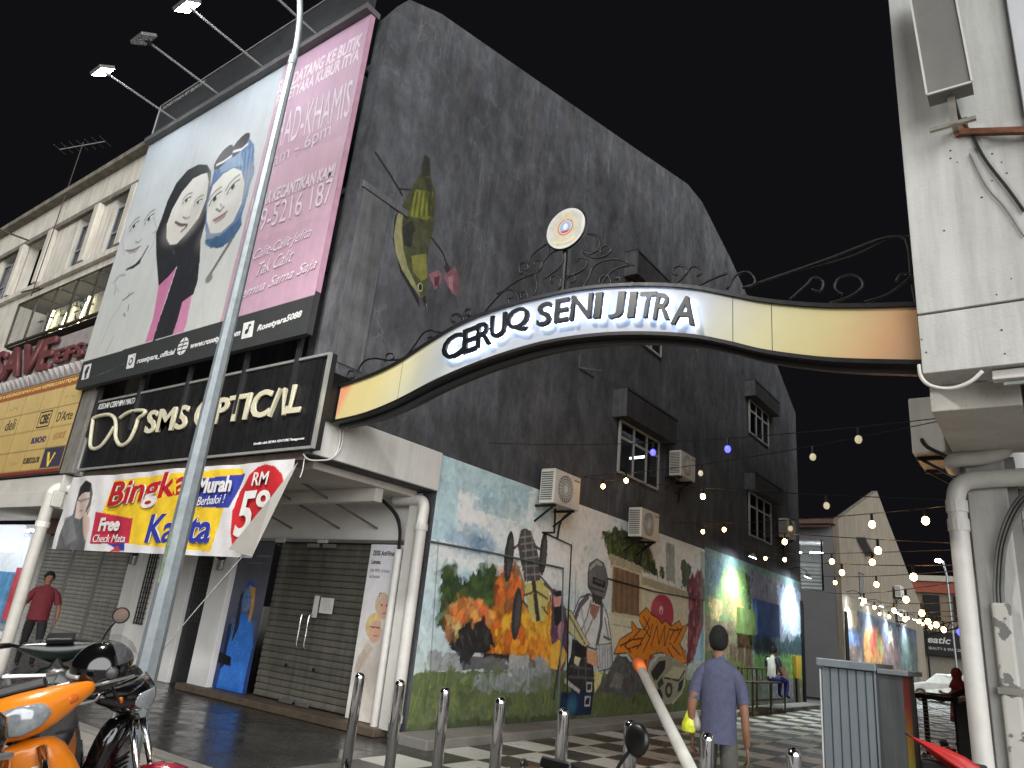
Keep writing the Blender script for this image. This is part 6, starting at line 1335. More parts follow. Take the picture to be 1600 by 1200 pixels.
def bird():
    c = Canvas(0, MX, 5.72, 8.5, 5.7, 8.75, .012, (0, 0, 0)); c.C[:] = -1
    Bq = lambda *L: [(500+a/2.4, 200+b/2.4) for a, b in L]
    c.poly(Bq((300, 300), (280, 330), (272, 420), (300, 540), (345, 620), (375, 680), (372, 640), (330, 560), (290, 450)), (30, 30, 32))
    c.line(Bq((208, 92), (262, 172), (308, 250)), .07, (34, 32, 32)); c.line(Bq((300, 228), (352, 232)), .05, (36, 34, 34)); c.line(Bq((412, 402), (462, 470), (478, 520)), .06, (34, 32, 30)); c.line(Bq((495, 560), (515, 590), (532, 615)), .03, (40, 36, 34))
    body = Bq((396, 95), (412, 112), (415, 180), (432, 240), (434, 300), (426, 380), (411, 440), (401, 500), (408, 580), (397, 625), (381, 642), (345, 592), (308, 532), (284, 470), (276, 400), (290, 320), (320, 262), (350, 212), (376, 170), (386, 112))
    c.poly(body, (72, 74, 44), tex=.5)
    c.poly(Bq((390, 98), (410, 112), (414, 180), (380, 180)), (46, 48, 36)); c.poly(Bq((292, 318), (276, 400), (284, 470), (308, 532), (345, 592), (381, 642), (366, 600), (330, 525), (312, 450), (306, 380), (312, 320)), (150, 148, 104), tex=.3)
    c.poly(Bq((360, 230), (425, 240), (418, 330), (400, 345), (330, 330)), (112, 116, 44), tex=.4); c.poly(Bq((310, 370), (345, 345), (360, 380), (340, 450), (315, 440)), (40, 42, 40), tex=.4); c.poly(Bq((350, 390), (400, 380), (408, 440), (370, 480), (340, 460)), (74, 78, 52), tex=.5); c.poly(Bq((342, 480), (398, 470), (404, 560), (380, 575), (350, 540)), (128, 128, 62), tex=.3)
    for k in range(9): c.line(Bq((350+k*8, 240), (335+k*9, 330)), .02, (150, 152, 60) if k % 2 else (56, 60, 34), .8)
    for k in range(6): c.line(Bq((395+k*4, 190), (410+k*3, 330)), .02, (40, 42, 30), .8)
    c.poly(Bq((381, 640), (397, 625), (403, 668), (400, 692)), (36, 34, 32)); c.line(Bq((398, 660), (405, 690), (420, 708)), .02, (150, 146, 130))
    e_ = Bq((376, 597))[0]; c.ell(e_, .055, .075, (190, 186, 150)); c.ell(e_, .04, .055, (30, 28, 26))
    for L, col in ((((405, 548), (440, 530), (458, 545), (455, 580), (430, 612), (420, 580)), (150, 104, 112)), (((428, 560), (450, 555), (445, 590), (430, 595)), (84, 44, 54)), (((462, 560), (480, 530), (510, 522), (525, 570), (512, 632), (492, 618), (476, 590)), (138, 92, 102)), (((480, 560), (500, 550), (498, 610), (485, 600)), (170, 128, 134)), (((462, 520), (480, 505), (492, 530), (475, 545)), (60, 40, 44))): c.poly(Bq(*L), col, tex=.3)
    msk = c.C[..., 0] >= 0
    ks = msk[:-1, :-1] & msk[1:, 1:] & msk[:-1, 1:] & msk[1:, :-1]
    c.C = np.maximum(c.C, 0)*.72; c.mottle(.25, .12, 9)
    o_ = c.build('bird_mural', M('faded_paint', attr=True, rough=.85, var=.15, scale=6), side, keep=lambda U, Vv: ks); o_['label'] = 'painted olive sunbird hanging beside pink flowers'
mural_one(); mural_two(); mural_far(); bird()
# ================================================================ motorcycles
TYRE = M('tyre', (18, 18, 18), .8); CHRM = M('chrome', (225, 225, 225), .12, 1, var=.03)
ENG = M('engine_alloy', (110, 110, 108), .45, .7, var=.2, scale=20); SEATM = M('seat_vinyl', (20, 20, 21), .55, bump=.15, bscale=120)
LENS = M('lamp_lens_clear', (150, 156, 160), .12, .2, var=.2, scale=40, coat=.6); AMBER = M('amber_lens', (200, 96, 24), .2); REDL = M('red_lens', (140, 14, 18), .2, coat=.5)
def sec(x, zc, hw, hh, p=2.4, n=16, y=0.):
    r = []
    for k in range(n):
        a = 2*math.pi*k/n; c_, s_ = math.cos(a), math.sin(a)
        r.append(V((x, y+hw*math.copysign(abs(c_)**(2/p), c_), zc+hh*math.copysign(abs(s_)**(2/p), s_))))
    return r
def sech(z, xc, yc, hx, hy, p=2.6, n=16):
    return [V((xc+hx*math.copysign(abs(math.cos(2*math.pi*k/n))**(2/p), math.cos(2*math.pi*k/n)), yc+hy*math.copysign(abs(math.sin(2*math.pi*k/n))**(2/p), math.sin(2*math.pi*k/n)), z)) for k in range(n)]
def wheel(t, x, r=.28):
    w_ = MB().tube([V((x+r*math.cos(a), 0, r+r*.0+math.sin(a)*r+.0)) for a in np.linspace(0, 2*math.pi, 33)], .042, 10, caps=False).build('wheel', TYRE, t, smooth=True)
    q = MB().tube([V((x+(r-.045)*math.cos(a), 0, r+(r-.045)*math.sin(a))) for a in np.linspace(0, 2*math.pi, 33)], .018, 8, caps=False); q.build('rim', ALU, w_, smooth=True)
    s = MB().lathe([(.05, -.05), (.05, .05)], 12, (x, 0, r), (0, 1, 0))
    for k in range(18):
        a = k*math.pi/9; s.tube([(x+.05*math.cos(a), .03*(-1)**k, r+.05*math.sin(a)), (x+(r-.05)*math.cos(a+.25), 0, r+(r-.05)*math.sin(a+.25))], .0035, 4)
    s.build('hub', ALU, w_)
def make_bike(label, col, col2, accent, loc, head, lean=.16, steer=0., mirrors=(1, -1), box=False, stripes=False, scale=1.05, text_=None, shield=None):
    t = thing('motorcycle', label, 'motorcycle', (0, 0, 0), 'motorcycles parked along the kerb')
    wheel(t, .62); wheel(t, -.6)
    f = MB()
    for s in (-1, 1): f.tube([(.62, s*.07, .28), (.5, s*.075, .62), (.43, s*.06, .82)], .02, 8)
    f.build('front_fork', CHRM, t, smooth=True)
    # fenders
    for nm, x, a0_, a1_, mt in (('front_fender', .62, .2, 2.5, col2), ('rear_fender', -.6, .6, 3.0, BLACKP)):
        r = .325; q = MB(); rings = []
        for a in np.linspace(a0_, a1_, 12): rings.append([V((x+(r+dz)*math.cos(a), y, .28+(r+dz)*math.sin(a))) for y, dz in ((-.065, -.03), (-.05, .005), (0, .015), (.05, .005), (.065, -.03), (.05, -.012), (0, -.004), (-.05, -.012))])
        q.loft(rings).build(nm, mt, t, smooth=True)
    # leg shield: curved plates either side of the steering column
    rings = [sech(z, x, 0, hx, hy) for z, x, hx, hy in ((.34, .2, .05, .08), (.42, .24, .07, .17), (.58, .3, .08, .2), (.74, .33, .085, .17), (.86, .36, .07, .11))]
    sh_o = MB().loft(rings)
    sh_o = sh_o.build('leg_shield', shield or col, t, smooth=True, sub=1)
    q = MB()
    for k in range(7): q.box(.375, .39, -.075, .075, .5+k*.025, .508+k*.025)
    q.build('vent', BLACKP, sh_o)
    MB().box(.405, .412, .02, .08, .68, .75).build('sticker', M('white_sticker', (214, 214, 210), .5), sh_o)
    # headlight cowl on the bars
    cw = MB().loft([sec(y, zc, hw, hh, 2.6) for y, zc, hw, hh in ()] or [[V((xc+hx*math.cos(a), y, zc+hz*math.sin(a))) for a in np.linspace(0, 2*math.pi, 14, endpoint=False)] for y, xc, zc, hx, hz in ((-.27, .3, .985, .025, .022), (-.2, .33, .975, .05, .045), (-.12, .37, .955, .085, .08), (0, .39, .945, .1, .1), (.12, .37, .955, .085, .08), (.2, .33, .975, .05, .045), (.27, .3, .985, .025, .022))]).build('headlight_cowl', col, t, smooth=True, sub=1)
    MB().loft([[V((xc+.012*math.cos(a), y, zc+hz*math.sin(a))) for a in np.linspace(0, 2*math.pi, 12, endpoint=False)] for y, xc, zc, hz in ((-.115, .43, .95, .012), (-.07, .465, .945, .045), (0, .48, .94, .058), (.07, .465, .945, .045), (.115, .43, .95, .012))]).build('headlight', LENS, cw, smooth=True)
    for s in (-1, 1): MB().loft([[V((.395+.012*math.cos(a), s*y, .965+hz*math.sin(a))) for a in np.linspace(0, 2*math.pi, 8, endpoint=False)] for y, hz in ((.13, .01), (.16, .026), (.2, .01))]).build('indicator', AMBER, cw, smooth=True)
    MB().obox((.3, 0, 1.04), V((.05, 0, .02)), V((0, .09, 0)), V((-.008, 0, .02))).build('meter', BLACKP, cw, bevel=.01)
    # bars, grips, levers, mirrors
    hb = MB().tube(smooth_pts([(.2, -.36, 1.0), (.26, -.3, 1.0), (.3, -.25, .985), (.34, -.1, .96), (.34, .1, .96), (.3, .25, .985), (.26, .3, 1.0), (.2, .36, 1.0)], 3), .012, 8).build('handlebar', BLACKM, t)
    for s in (-1, 1):
        MB().tube([(.25, s*.305, 1.0), (.18, s*.39, 1.0)], .018, 10).build('grip', BLACKP, hb, smooth=True)
        MB().tube(smooth_pts([(.31, s*.26, .985), (.32, s*.31, .985), (.25, s*.41, .975)], 3), .007, 6).build('lever', ALU, hb)
    for s in mirrors:
        m_ = MB().tube(smooth_pts([(.29, s*.27, 1.0), (.3, s*.3, 1.08), (.28, s*.36, 1.17)], 4), .007, 6).build('mirror', BLACKM, t)
        MB().lathe([(.02, .02), (.05, .018), (.062, .004), (.056, -.006), (.02, -.006)], 16, (.27, s*.38, 1.2), (1, 0, .1)).build('mirror_head', BLACKP, m_, smooth=True)
        MB().lathe([(.052, -.008), (.052, -.0065)], 16, (.27, s*.38, 1.2), (1, 0, .1)).build('mirror_glass', CHRM, m_)
    # spine, engine, side panels, seat, tail
    MB().loft([sec(x, z, hw, hh) for x, z, hw, hh in ((.3, .6, .06, .08), (.1, .47, .07, .09), (-.1, .48, .09, .1), (-.25, .58, .1, .1))]).build('spine_cover', col2, t, smooth=True, sub=1)
    e = MB().lathe([(.05, -.02), (.085, .0), (.085, .16), (.05, .18)], 14, (.05, 0, .34), (1, 0, .1)); e.ball((-.1, 0, .32), .13, .13, .11)
    e.build('engine', ENG, t, smooth=True)
    MB().tube(smooth_pts([(.2, -.06, .3), (.1, -.12, .22), (-.2, -.14, .22), (-.5, -.15, .32), (-.95, -.16, .42)], 5), [.018]*10+[.03]*2+[.045]*9, 10).build('exhaust', CHRM, t, smooth=True)
    bd = MB().loft([sec(x, z, hw, hh, 3) for x, z, hw, hh in ((-.12, .58, .09, .08), (-.3, .62, .125, .09), (-.55, .68, .125, .075), (-.75, .75, .1, .055), (-.95, .8, .05, .03))]).build('tail_body', col, t, smooth=True, sub=1)
    st_ = MB().loft([sec(x, z, hw, hh, 3) for x, z, hw, hh in ((-.05, .68, .07, .03), (-.2, .73, .12, .045), (-.4, .745, .135, .045), (-.6, .79, .13, .05), (-.8, .82, .1, .04), (-.88, .825, .06, .02))]).build('seat', SEATM, t, smooth=True, sub=1)
    if stripes:
        for k in range(2):
            MB().tube(smooth_pts([(-.2, -.11, .755-k*.016), (-.4, -.131, .77-k*.018), (-.6, -.128, .815-k*.02), (-.78, -.1, .838-k*.02)], 4), .006, 5).build('piping', M('pale_green_piping', (176, 196, 180), .5), st_)
    MB().loft([sec(x, z, hw, hh) for x, z, hw, hh in ((-.93, .79, .06, .03), (-.99, .77, .05, .035), (-1.02, .76, .02, .02))]).build('tail_light', REDL, bd, smooth=True)
    MB().box(-1.0, -.985, -.1, .1, .5, .62).build('number_plate', BLACKP, t)
    q = MB()
    for s in (-1, 1): q.tube([(-.6, s*.11, .3), (-.5, s*.12, .66)], .022, 8).tube([(-.6, s*.09, .28), (-.1, s*.09, .34)], .018, 6)
    q.build('rear_shock', CHRM, t, smooth=True)
    q = MB().tube([(-.7, -.1, .8), (-.72, -.13, .88), (-1.0, -.1, .9), (-1.0, .1, .9), (-.72, .13, .88), (-.7, .1, .8)], .012, 6)
    q.build('grab_rail', ALU, t)
    MB().tube([(-.05, .1, .28), (-.12, .22, .02)], .012, 6).build('side_stand', BLACKM, t); MB().tube([(.05, -.28, .27), (.05, .28, .27)], .015, 8).build('foot_peg', BLACKP, t)
    MB().lathe([(.1, -.01), (.13, 0), (.13, .012)], 3, (.31, 0, .8), (1, 0, 0)).build('accent', accent, t)
    for s in (-1, 1):
        MB().loft([[V((x+.0, s*(hw+.004), z+hh*q_)) for q_ in (1, 0, -1)]+[V((x, s*(hw-.01), z+hh*q_)) for q_ in (-1, 0, 1)] for x, z, hw, hh in ((-.28, .6, .13, .03), (-.5, .66, .131, .035), (-.72, .73, .112, .02))]).build('side_stripe', accent, bd)
    if text_:
        text('lettering', text_, (-.04, -.105, .5), (.2, 0, .0), (0, 0, .03), M('silver_ink', (190, 190, 190), .4), t, d0=0, d1=.004, nrm=(0, -1, 0), bold=.05)
    if box:
        b = MB().loft([[V((xc+hx*math.copysign(abs(math.cos(a))**.5, math.cos(a)), hy*math.copysign(abs(math.sin(a))**.5, math.sin(a)), z)) for a in np.linspace(0, 2*math.pi, 20, endpoint=False)] for z, xc, hx, hy in ((.8, -.8, .13, .13), (.83, -.8, .16, .16), (.95, -.8, .17, .17), (1.02, -.8, .15, .15), (1.06, -.8, .09, .09))]).build('top_box', M('gloss_black', (10, 10, 11), .12, coat=.6), t, smooth=True)
    t.location = loc; t.rotation_euler = (lean, 0, head); t.scale = (scale,)*3
    return t
GL = M('gloss_black', (10, 10, 11), .12, coat=.6); ORG = M('orange_paint', (226, 128, 22), .32, coat=.4, var=.05, speck=.08); NAVY = M('navy_gloss', (14, 18, 40), .18, coat=.5)
REDW = M('crimson_gloss', (150, 22, 40), .22, coat=.5); GREENB = M('dark_green_black', (14, 24, 20), .3, coat=.3)
BK = []
# ================================================================ helmet
def helmet(loc, rotz):
    t = thing('helmet', 'glossy black open-face helmet hung on the orange motorcycle', 'helmet', (0, 0, 0))
    r = .135; q = MB(); rings = []; n = 28
    for j in range(15):
        th = math.pi*.7*j/14+.02; ring = []
        for k in range(n):
            a = 2*math.pi*k/n; d = 1.0
            front = max(0, math.cos(a)); th2 = th*(1-.36*max(0, front-.3)/.7) if j > 6 else th
            ring.append(V((r*1.12*math.sin(th2)*math.cos(a), r*math.sin(th2)*math.sin(a), r*1.05*math.cos(th2))))
        rings.append(ring)
    q.loft(rings, caps=False)
    o_ = q.build('shell', GL, t, smooth=True); md = o_.modifiers.new('s', 'SOLIDIFY'); md.thickness = .02; md.offset = -1
    MB().ball((0, 0, .0), .118, .108, .11, 20, 14).build('padding', M('grey_padding', (96, 94, 92), .95), t, smooth=True)
    for s in (-1, 1): MB().lathe([(.03, 0), (.03, .012), (.018, .016)], 14, (.03, s*.128, .0), (0, s, .15)).build('pivot', M('smoke_plastic', (60, 60, 62), .3), t, smooth=True)
    v = MB(); rings = []
    for j in range(5):
        ph = .95-j*.22; rings.append([V((.158*math.cos(ph)*math.cos(a)+.01, .146*math.cos(ph)*math.sin(a), .02+.158*math.sin(ph))) for a in np.linspace(-1.25, 1.25, 14)])
    vs = [p for r_ in rings for p in r_]; v.add(vs, [(j*14+k, j*14+k+1, (j+1)*14+k+1, (j+1)*14+k) for j in range(4) for k in range(13)])
    v.build('visor', M('raised_visor', (120, 122, 124), .08, alpha=.35, spec=.8), t, smooth=True)
    MB().tube([V((.152*math.cos(a)-.002, .138*math.sin(a), -.005-.02*math.cos(a))) for a in np.linspace(1.9, 3.9, 12)], .011, 6).build('trim_band', M('pale_trim', (160, 160, 160), .3, .3), t, smooth=True)
    MB().tube(smooth_pts([(.03, .11, -.09), (.06, .07, -.17), (.06, -.04, -.18), (.03, -.11, -.09)], 5), .008, 6).build('chin_strap', BLACKP, t)
    t.location = loc; t.rotation_euler = (.12, -.32, rotz); return t
def dirv(a, k): return V((math.cos(math.radians(a)), math.sin(math.radians(a)), 0))*k
_p = deep(3.4, 60, 1116)-dirv(-27, .47)-dirv(-117, .3)
BK.append(make_bike('orange motorcycle with black seat and glossy headlight cowl', ORG, BLACKP, M('black_decal', (20, 20, 22), .4), (_p.x, _p.y, ST), math.radians(-27), .34, mirrors=(), scale=1.16))
BK.append(make_bike('black motorcycle with crimson fender beside the orange one', GL, REDW, M('white_decal', (200, 200, 200), .4), (-5.1, 2.42, ST), math.radians(38), .14, text_='HONDA', mirrors=(), scale=1.1))
BK.append(make_bike('black motorcycle with pale green seat piping parked behind the others', GREENB, GREENB, BLACKP, (-6.6, 2.98, ST), math.radians(150), -.1, stripes=True, scale=1.15, mirrors=(-1,)))
_p = deep(2.7, -125, 1212)+dirv(215, .88)
BK.append(make_bike('black motorcycle carrying a glossy round top box', GL, BLACKP, BLACKP, (_p.x, _p.y, ST), math.radians(215), .05, box=True, scale=1.1, mirrors=()))
BK.append(make_bike('black motorcycle whose mirror stands before the sixth bollard', GL, BLACKP, BLACKP, (-1.72, 3.3, ST), math.radians(-105), .03, mirrors=(1,), scale=1.05))
helmet(deep(3.75, 160, 1045), math.radians(70))
# ================================================================ people
SKQ = []
SKIN = M('skin', (132, 92, 70), .55, var=.08, scale=20); HAIR = M('black_hair', (10, 9, 9), .8, bump=.6, bscale=150)
def cloth(n, c): return M(n, c, .85, var=.12, scale=14, bump=.35, bscale=16)
BASE = dict(pelvis=(0, 0, .93), waist=(0, .0, 1.06), chest=(0, .0, 1.28), neckb=(0, -.01, 1.46), neck=(0, .0, 1.53), head=(0, .02, 1.63), crown=(0, .01, 1.73),
    shL=(-.17, 0, 1.42), slL=(-.235, 0, 1.22), elL=(-.26, -.02, 1.12), foL=(-.27, .02, .98), wrL=(-.27, .06, .87),
    shR=(.17, 0, 1.42), slR=(.235, 0, 1.22), elR=(.26, -.02, 1.12), foR=(.27, .02, .98), wrR=(.27, .06, .87),
    hpL=(-.095, 0, .88), thL=(-.1, .02, .68), knL=(-.1, .02, .49), caL=(-.1, 0, .33), anL=(-.1, -.03, .09), toL=(-.11, .13, .04),
    hpR=(.095, 0, .88), thR=(.1, .02, .68), knR=(.1, .02, .49), caR=(.1, 0, .33), anR=(.1, -.03, .09), toR=(.11, .13, .04))
RAD = dict(pelvis=(.155, .115), waist=(.15, .105), chest=(.17, .12), neckb=(.085, .08), neck=(.058, .06), head=(.084, .1), crown=(.06, .075),
    sh=(.075, .075), sl=(.062, .062), el=(.043, .043), fo=(.04, .04), wr=(.028, .028), hp=(.095, .1), th=(.085, .09), kn=(.062, .065), ca=(.058, .062), an=(.042, .046), to=(.036, .03))
BONES = [('pelvis', 'waist', 'top'), ('waist', 'chest', 'top'), ('chest', 'neckb', 'top'), ('neckb', 'neck', 'skin'), ('neck', 'head', 'skin'), ('head', 'crown', 'skin')]
for s in 'LR': BONES += [('chest', 'sh'+s, 'top'), ('sh'+s, 'sl'+s, 'top'), ('sl'+s, 'el'+s, 'arm'), ('el'+s, 'fo'+s, 'arm'), ('fo'+s, 'wr'+s, 'arm'), ('pelvis', 'hp'+s, 'leg'), ('hp'+s, 'th'+s, 'leg'), ('th'+s, 'kn'+s, 'leg'), ('kn'+s, 'ca'+s, 'leg'), ('ca'+s, 'an'+s, 'leg'), ('an'+s, 'to'+s, 'shoe')]
def person(label, pose, mats, loc, rotz, scale=1., hair='short', hold=None, feature=True, rad=None):
    J = dict(BASE); J.update(pose); names = list(J); idx = {n: i for i, n in enumerate(names)}
    t = thing('person', label, 'person', loc); t.rotation_euler = (0, 0, rotz); t.scale = (scale,)*3
    me = bpy.data.meshes.new('body'); me.from_pydata([J[n] for n in names], [(idx[a], idx[b]) for a, b, _ in BONES], [])
    o = bpy.data.objects.new('body', me); COL.objects.link(o); md = o.modifiers.new('skin', 'SKIN'); md.use_smooth_shade = True; md.branch_smoothing = .6
    sv = me.skin_vertices[0].data; RR = dict(RAD); RR.update(rad or {})
    for n in names: sv[idx[n]].radius = RR.get(n) or RR[n[:-1]]
    sv[idx['pelvis']].use_root = True
    md = o.modifiers.new('sub', 'SUBSURF'); md.levels = md.render_levels = 2
    SKQ.append((o, t, J, mats)); o.parent = t
    if hair:
        h = V(J['head'])+(V(J['crown'])-V(J['head']))*.42; up = (V(J['crown'])-V(J['neck'])).normalized()
        if hair == 'short':
            m = MB(); rings = []
            for j in range(9):
                th = .05+j*.2; ring = []
                for k in range(20):
                    a = 2*math.pi*k/20; fr = max(0, math.sin(a)); back = max(0, -math.sin(a)); sd = abs(math.cos(a)); tt = th*(1-.34*fr+.42*back+.14*sd*(1-fr))
                    ring.append(V((.095*math.sin(tt)*math.cos(a), -.01+.113*math.sin(tt)*math.sin(a), .124*math.cos(tt)))+h+V((random.uniform(-.004, .004), random.uniform(-.004, .004), -.018+random.uniform(-.005, .003)*(j > 1))))
                rings.append(ring)
            hh = m.loft(rings, caps=True).build('hair', HAIR, t, smooth=True); hh.matrix_parent_inverse = Matrix()
        else:
            m = MB().ball(h+V((0, -.015, -.01)), .112, .125, .15, 20, 14); m.loft([[h+V((r_*math.cos(a), -.02+r_*.85*math.sin(a), z)) for a in np.linspace(0, 2*math.pi, 18, endpoint=False)] for z, r_ in ((-.04, .105), (-.14, .12), (-.22, .17), (-.32, .22), (-.36, .21))])
            hh = m.build('headscarf', mats['top'], t, smooth=True); hh.matrix_parent_inverse = Matrix()
        if feature:
            q = MB().ball(h+V((0, .105, -.05)), .014, .02, .022, 8, 6); q = q.build('nose', mats['skin'], t, smooth=True); q.matrix_parent_inverse = Matrix()
            q = MB().ball(h+V((-.032, .092, -.015)), .012, .008, .007, 8, 6).ball(h+V((.032, .092, -.015)), .012, .008, .007, 8, 6).build('eye', HAIR, t, smooth=True); q.matrix_parent_inverse = Matrix()
            q = MB().ball(h+V((0, .093, -.092)), .024, .008, .007, 8, 6).build('mouth', M('lips', (120, 66, 58), .5), t, smooth=True); q.matrix_parent_inverse = Matrix()
        if hair == 'short':
            for s in (-1, 1): q = MB().ball(h+V((s*.083, -.005, -.035)), .012, .022, .032, 8, 6).build('ear', mats['skin'], t, smooth=True); q.matrix_parent_inverse = Matrix()
    for s in 'LR':   # hands: palm, four unequal curled fingers and a thumb
        w_ = V(J['wr'+s]); d = (w_-V(J['fo'+s])).normalized(); sx = -1 if s == 'L' else 1
        side_ = d.cross(V((0, 1, 0))); side_ = side_.normalized() if side_.length > .1 else V((1, 0, 0)); fw = side_.cross(d).normalized()
        if fw.y < 0: fw = -fw
        q = MB().loft([[w_+d*x+fw*hw*math.cos(a)+side_*.014*math.sin(a) for a in np.linspace(0, 2*math.pi, 10, endpoint=False)] for x, hw in ((-.01, .026), (.03, .036), (.075, .041), (.095, .038))])
        for k, L_ in enumerate((.065, .078, .072, .055)):
            b = w_+d*.09+fw*(.028-.019*k); cu = side_*sx*-.02
            q.tube([b, b+d*L_*.5+cu*.2, b+d*L_*.85+cu*1.2, b+d*L_+cu*2.2], [.0095, .009, .008, .006], 7)
        b = w_+d*.03+fw*.034; q.tube([b, b+fw*.022+d*.03, b+fw*.022+d*.065], [.011, .01, .007], 7)
        q = q.build('hand', mats['skin'], t, smooth=True); q.matrix_parent_inverse = Matrix()
    return t
def garment(t, rings, mat, name='shirt', caps=False):
    n = 24; q = MB().loft([[V((cx+rx*math.cos(a), cy+ry*math.sin(a), z)) for a in np.linspace(0, 2*math.pi, n, endpoint=False)] for z, cx, cy, rx, ry in rings], caps=caps)
    o = q.build(name, mat, t, smooth=True); o.matrix_parent_inverse = Matrix(); md = o.modifiers.new('s', 'SUBSURF'); md.levels = md.render_levels = 1; return o
def sleeve(t, pts, rad, mat):
    o = MB().tube(pts, rad, 12, caps=False).build('sleeve', mat, t, smooth=True); o.matrix_parent_inverse = Matrix(); md = o.modifiers.new('s', 'SUBSURF'); md.levels = md.render_levels = 1; return o
def flush_people():
    dg = bpy.context.evaluated_depsgraph_get(); dg.update()
    for o, t, J, mats in SKQ:
        me = bpy.data.meshes.new_from_object(o.evaluated_get(dg)); me.materials.clear()
        keys = ['skin', 'top', 'leg', 'shoe', 'arm']
        for k in keys: me.materials.append(mats.get(k, mats['skin']))
        n = len(me.polygons); ce = np.empty(n*3, np.float32); me.polygons.foreach_get('center', ce); ce = ce.reshape(n, 3)
        best = np.full(n, 1e9); mi = np.zeros(n, np.int32)
        for a, b, tg in BONES:
            p, q = np.array(J[a]), np.array(J[b]); d = q-p; tt = np.clip(((ce-p)@d)/(d@d+1e-9), 0, 1); ds = np.linalg.norm(ce-p-tt[:, None]*d, axis=1)
            ra = RAD.get(a) or RAD[a[:-1]]; rb = RAD.get(b) or RAD[b[:-1]]
            ds = ds/(ra[0]*(1-tt)+rb[0]*tt); m = ds < best; best[m] = ds[m]; mi[m] = keys.index(tg)
        me.polygons.foreach_set('material_index', mi); me.update(); me.shade_smooth()
        nm = bpy.data.objects.new('body', me); COL.objects.link(nm); nm.parent = t
        old = o.data; bpy.data.objects.remove(o); bpy.data.meshes.remove(old); nm.name = 'body'
# walking man in purple, seen from behind
PUR = cloth('purple_cotton', (74, 77, 100)); GRYT = cloth('grey_trousers', (80, 80, 74)); SHOE = M('dark_shoe', (30, 28, 28), .5)
p = person('person in a purple T-shirt and grey trousers walking into the alley', dict(
    shL=(-.15, 0, 1.41), shR=(.15, 0, 1.41), elL=(-.25, -.04, 1.08), foL=(-.255, .0, .96), wrL=(-.25, .06, .84), slL=(-.22, -.02, 1.22), elR=(.24, -.03, 1.08), foR=(.25, -.02, .94), wrR=(.26, .03, .81), slR=(.215, -.01, 1.22),
    knL=(-.1, .12, .5), caL=(-.1, .12, .34), anL=(-.1, .1, .1), toL=(-.11, .27, .06), thL=(-.1, .08, .69), thR=(.1, -.03, .68), knR=(.1, -.06, .49), caR=(.1, -.16, .33), anR=(.1, -.25, .12), toR=(.11, -.12, .04)),
    dict(skin=SKIN, top=PUR, leg=GRYT, shoe=SHOE), (-2.5, 6.62, G), math.radians(18), 1.075, feature=True)
p.scale = (.9, .98, 1.015)
garment(p, [(1.49, 0, -.005, .075, .075), (1.465, 0, 0, .13, .09), (1.43, 0, 0, .17, .1), (1.3, 0, 0, .185, .12), (1.1, 0, 0, .165, .115), (.95, 0, .0, .168, .122), (.83, 0, .0, .176, .13)], PUR)
for s, x in (('L', -1), ('R', 1)): sleeve(p, [V((x*.1, 0, 1.41)), V((x*.165, 0, 1.375)), V((x*.212, -.01, 1.28)), V((x*.232, -.018, 1.15))], [.055, .062, .064, .063], PUR)
bg = thing('carrier_bag', 'yellow and clear carrier bag held by the person in purple', 'bag', (0, 0, 0))
hx = deep(6.3, 1076, 1112)
q = MB().loft([[hx+V((rx*math.cos(a), ry*math.sin(a), z)) for a in np.linspace(0, 2*math.pi, 12, endpoint=False)] for z, rx, ry in ((.02, .01, .01), (-.03, .03, .02), (-.09, .06, .035), (-.15, .065, .04), (-.165, .05, .03))])
q.build('bag', M('yellow_plastic', (206, 214, 60), .35, var=.3, scale=20), bg, smooth=True)
q = MB().loft([[hx+V((.05+rx*math.cos(a), .03+ry*math.sin(a), z)) for a in np.linspace(0, 2*math.pi, 12, endpoint=False)] for z, rx, ry in ((.02, .01, .01), (-.04, .04, .03), (-.1, .06, .045), (-.14, .05, .03))]); q.build('clear_bag', M('clear_plastic', (170, 168, 158), .3, alpha=.75), bg, smooth=True)
# seated man on the rail
SWH = cloth('white_navy_shirt', (196, 194, 190)); NVY = cloth('navy_sleeve', (30, 32, 54)); BLT = cloth('blue_track_trousers', (44, 48, 128))
sp = person('person in a white and navy shirt and blue trousers sitting on the metal rail', dict(
    pelvis=(0, 0, .6), waist=(0, .02, .74), chest=(0, .04, .96), neckb=(0, .07, 1.14), neck=(0, .09, 1.21), head=(0, .12, 1.31), crown=(0, .12, 1.41), shL=(-.17, .05, 1.1), shR=(.17, .05, 1.1),
    slL=(-.22, .07, .92), elL=(-.22, .08, .82), foL=(-.18, .2, .76), wrL=(-.1, .3, .72), slR=(.22, .07, .92), elR=(.22, .08, .82), foR=(.18, .2, .76), wrR=(.08, .3, .72),
    hpL=(-.1, .03, .57), thL=(-.11, .22, .58), knL=(-.12, .44, .56), caL=(-.12, .43, .38), anL=(-.12, .4, .17), toL=(-.13, .54, .12), hpR=(.1, .03, .57), thR=(.11, .22, .58), knR=(.12, .46, .56), caR=(.12, .45, .38), anR=(.12, .42, .17), toR=(.13, .56, .12)),
    dict(skin=SKIN, top=SWH, leg=BLT, shoe=SHOE), (-6.95, 22.55, .17), math.radians(-28), 1.03)
for x in (-1, 1): sleeve(sp, [V((x*.15, .05, 1.12)), V((x*.2, .06, 1.05)), V((x*.225, .075, .9))], [.08, .085, .07], NVY)
o = garment(sp, [(1.0, 0, .165, .05, .012), (.85, 0, .16, .06, .015), (.7, 0, .15, .07, .015)], NVY, 'shirt_panel')
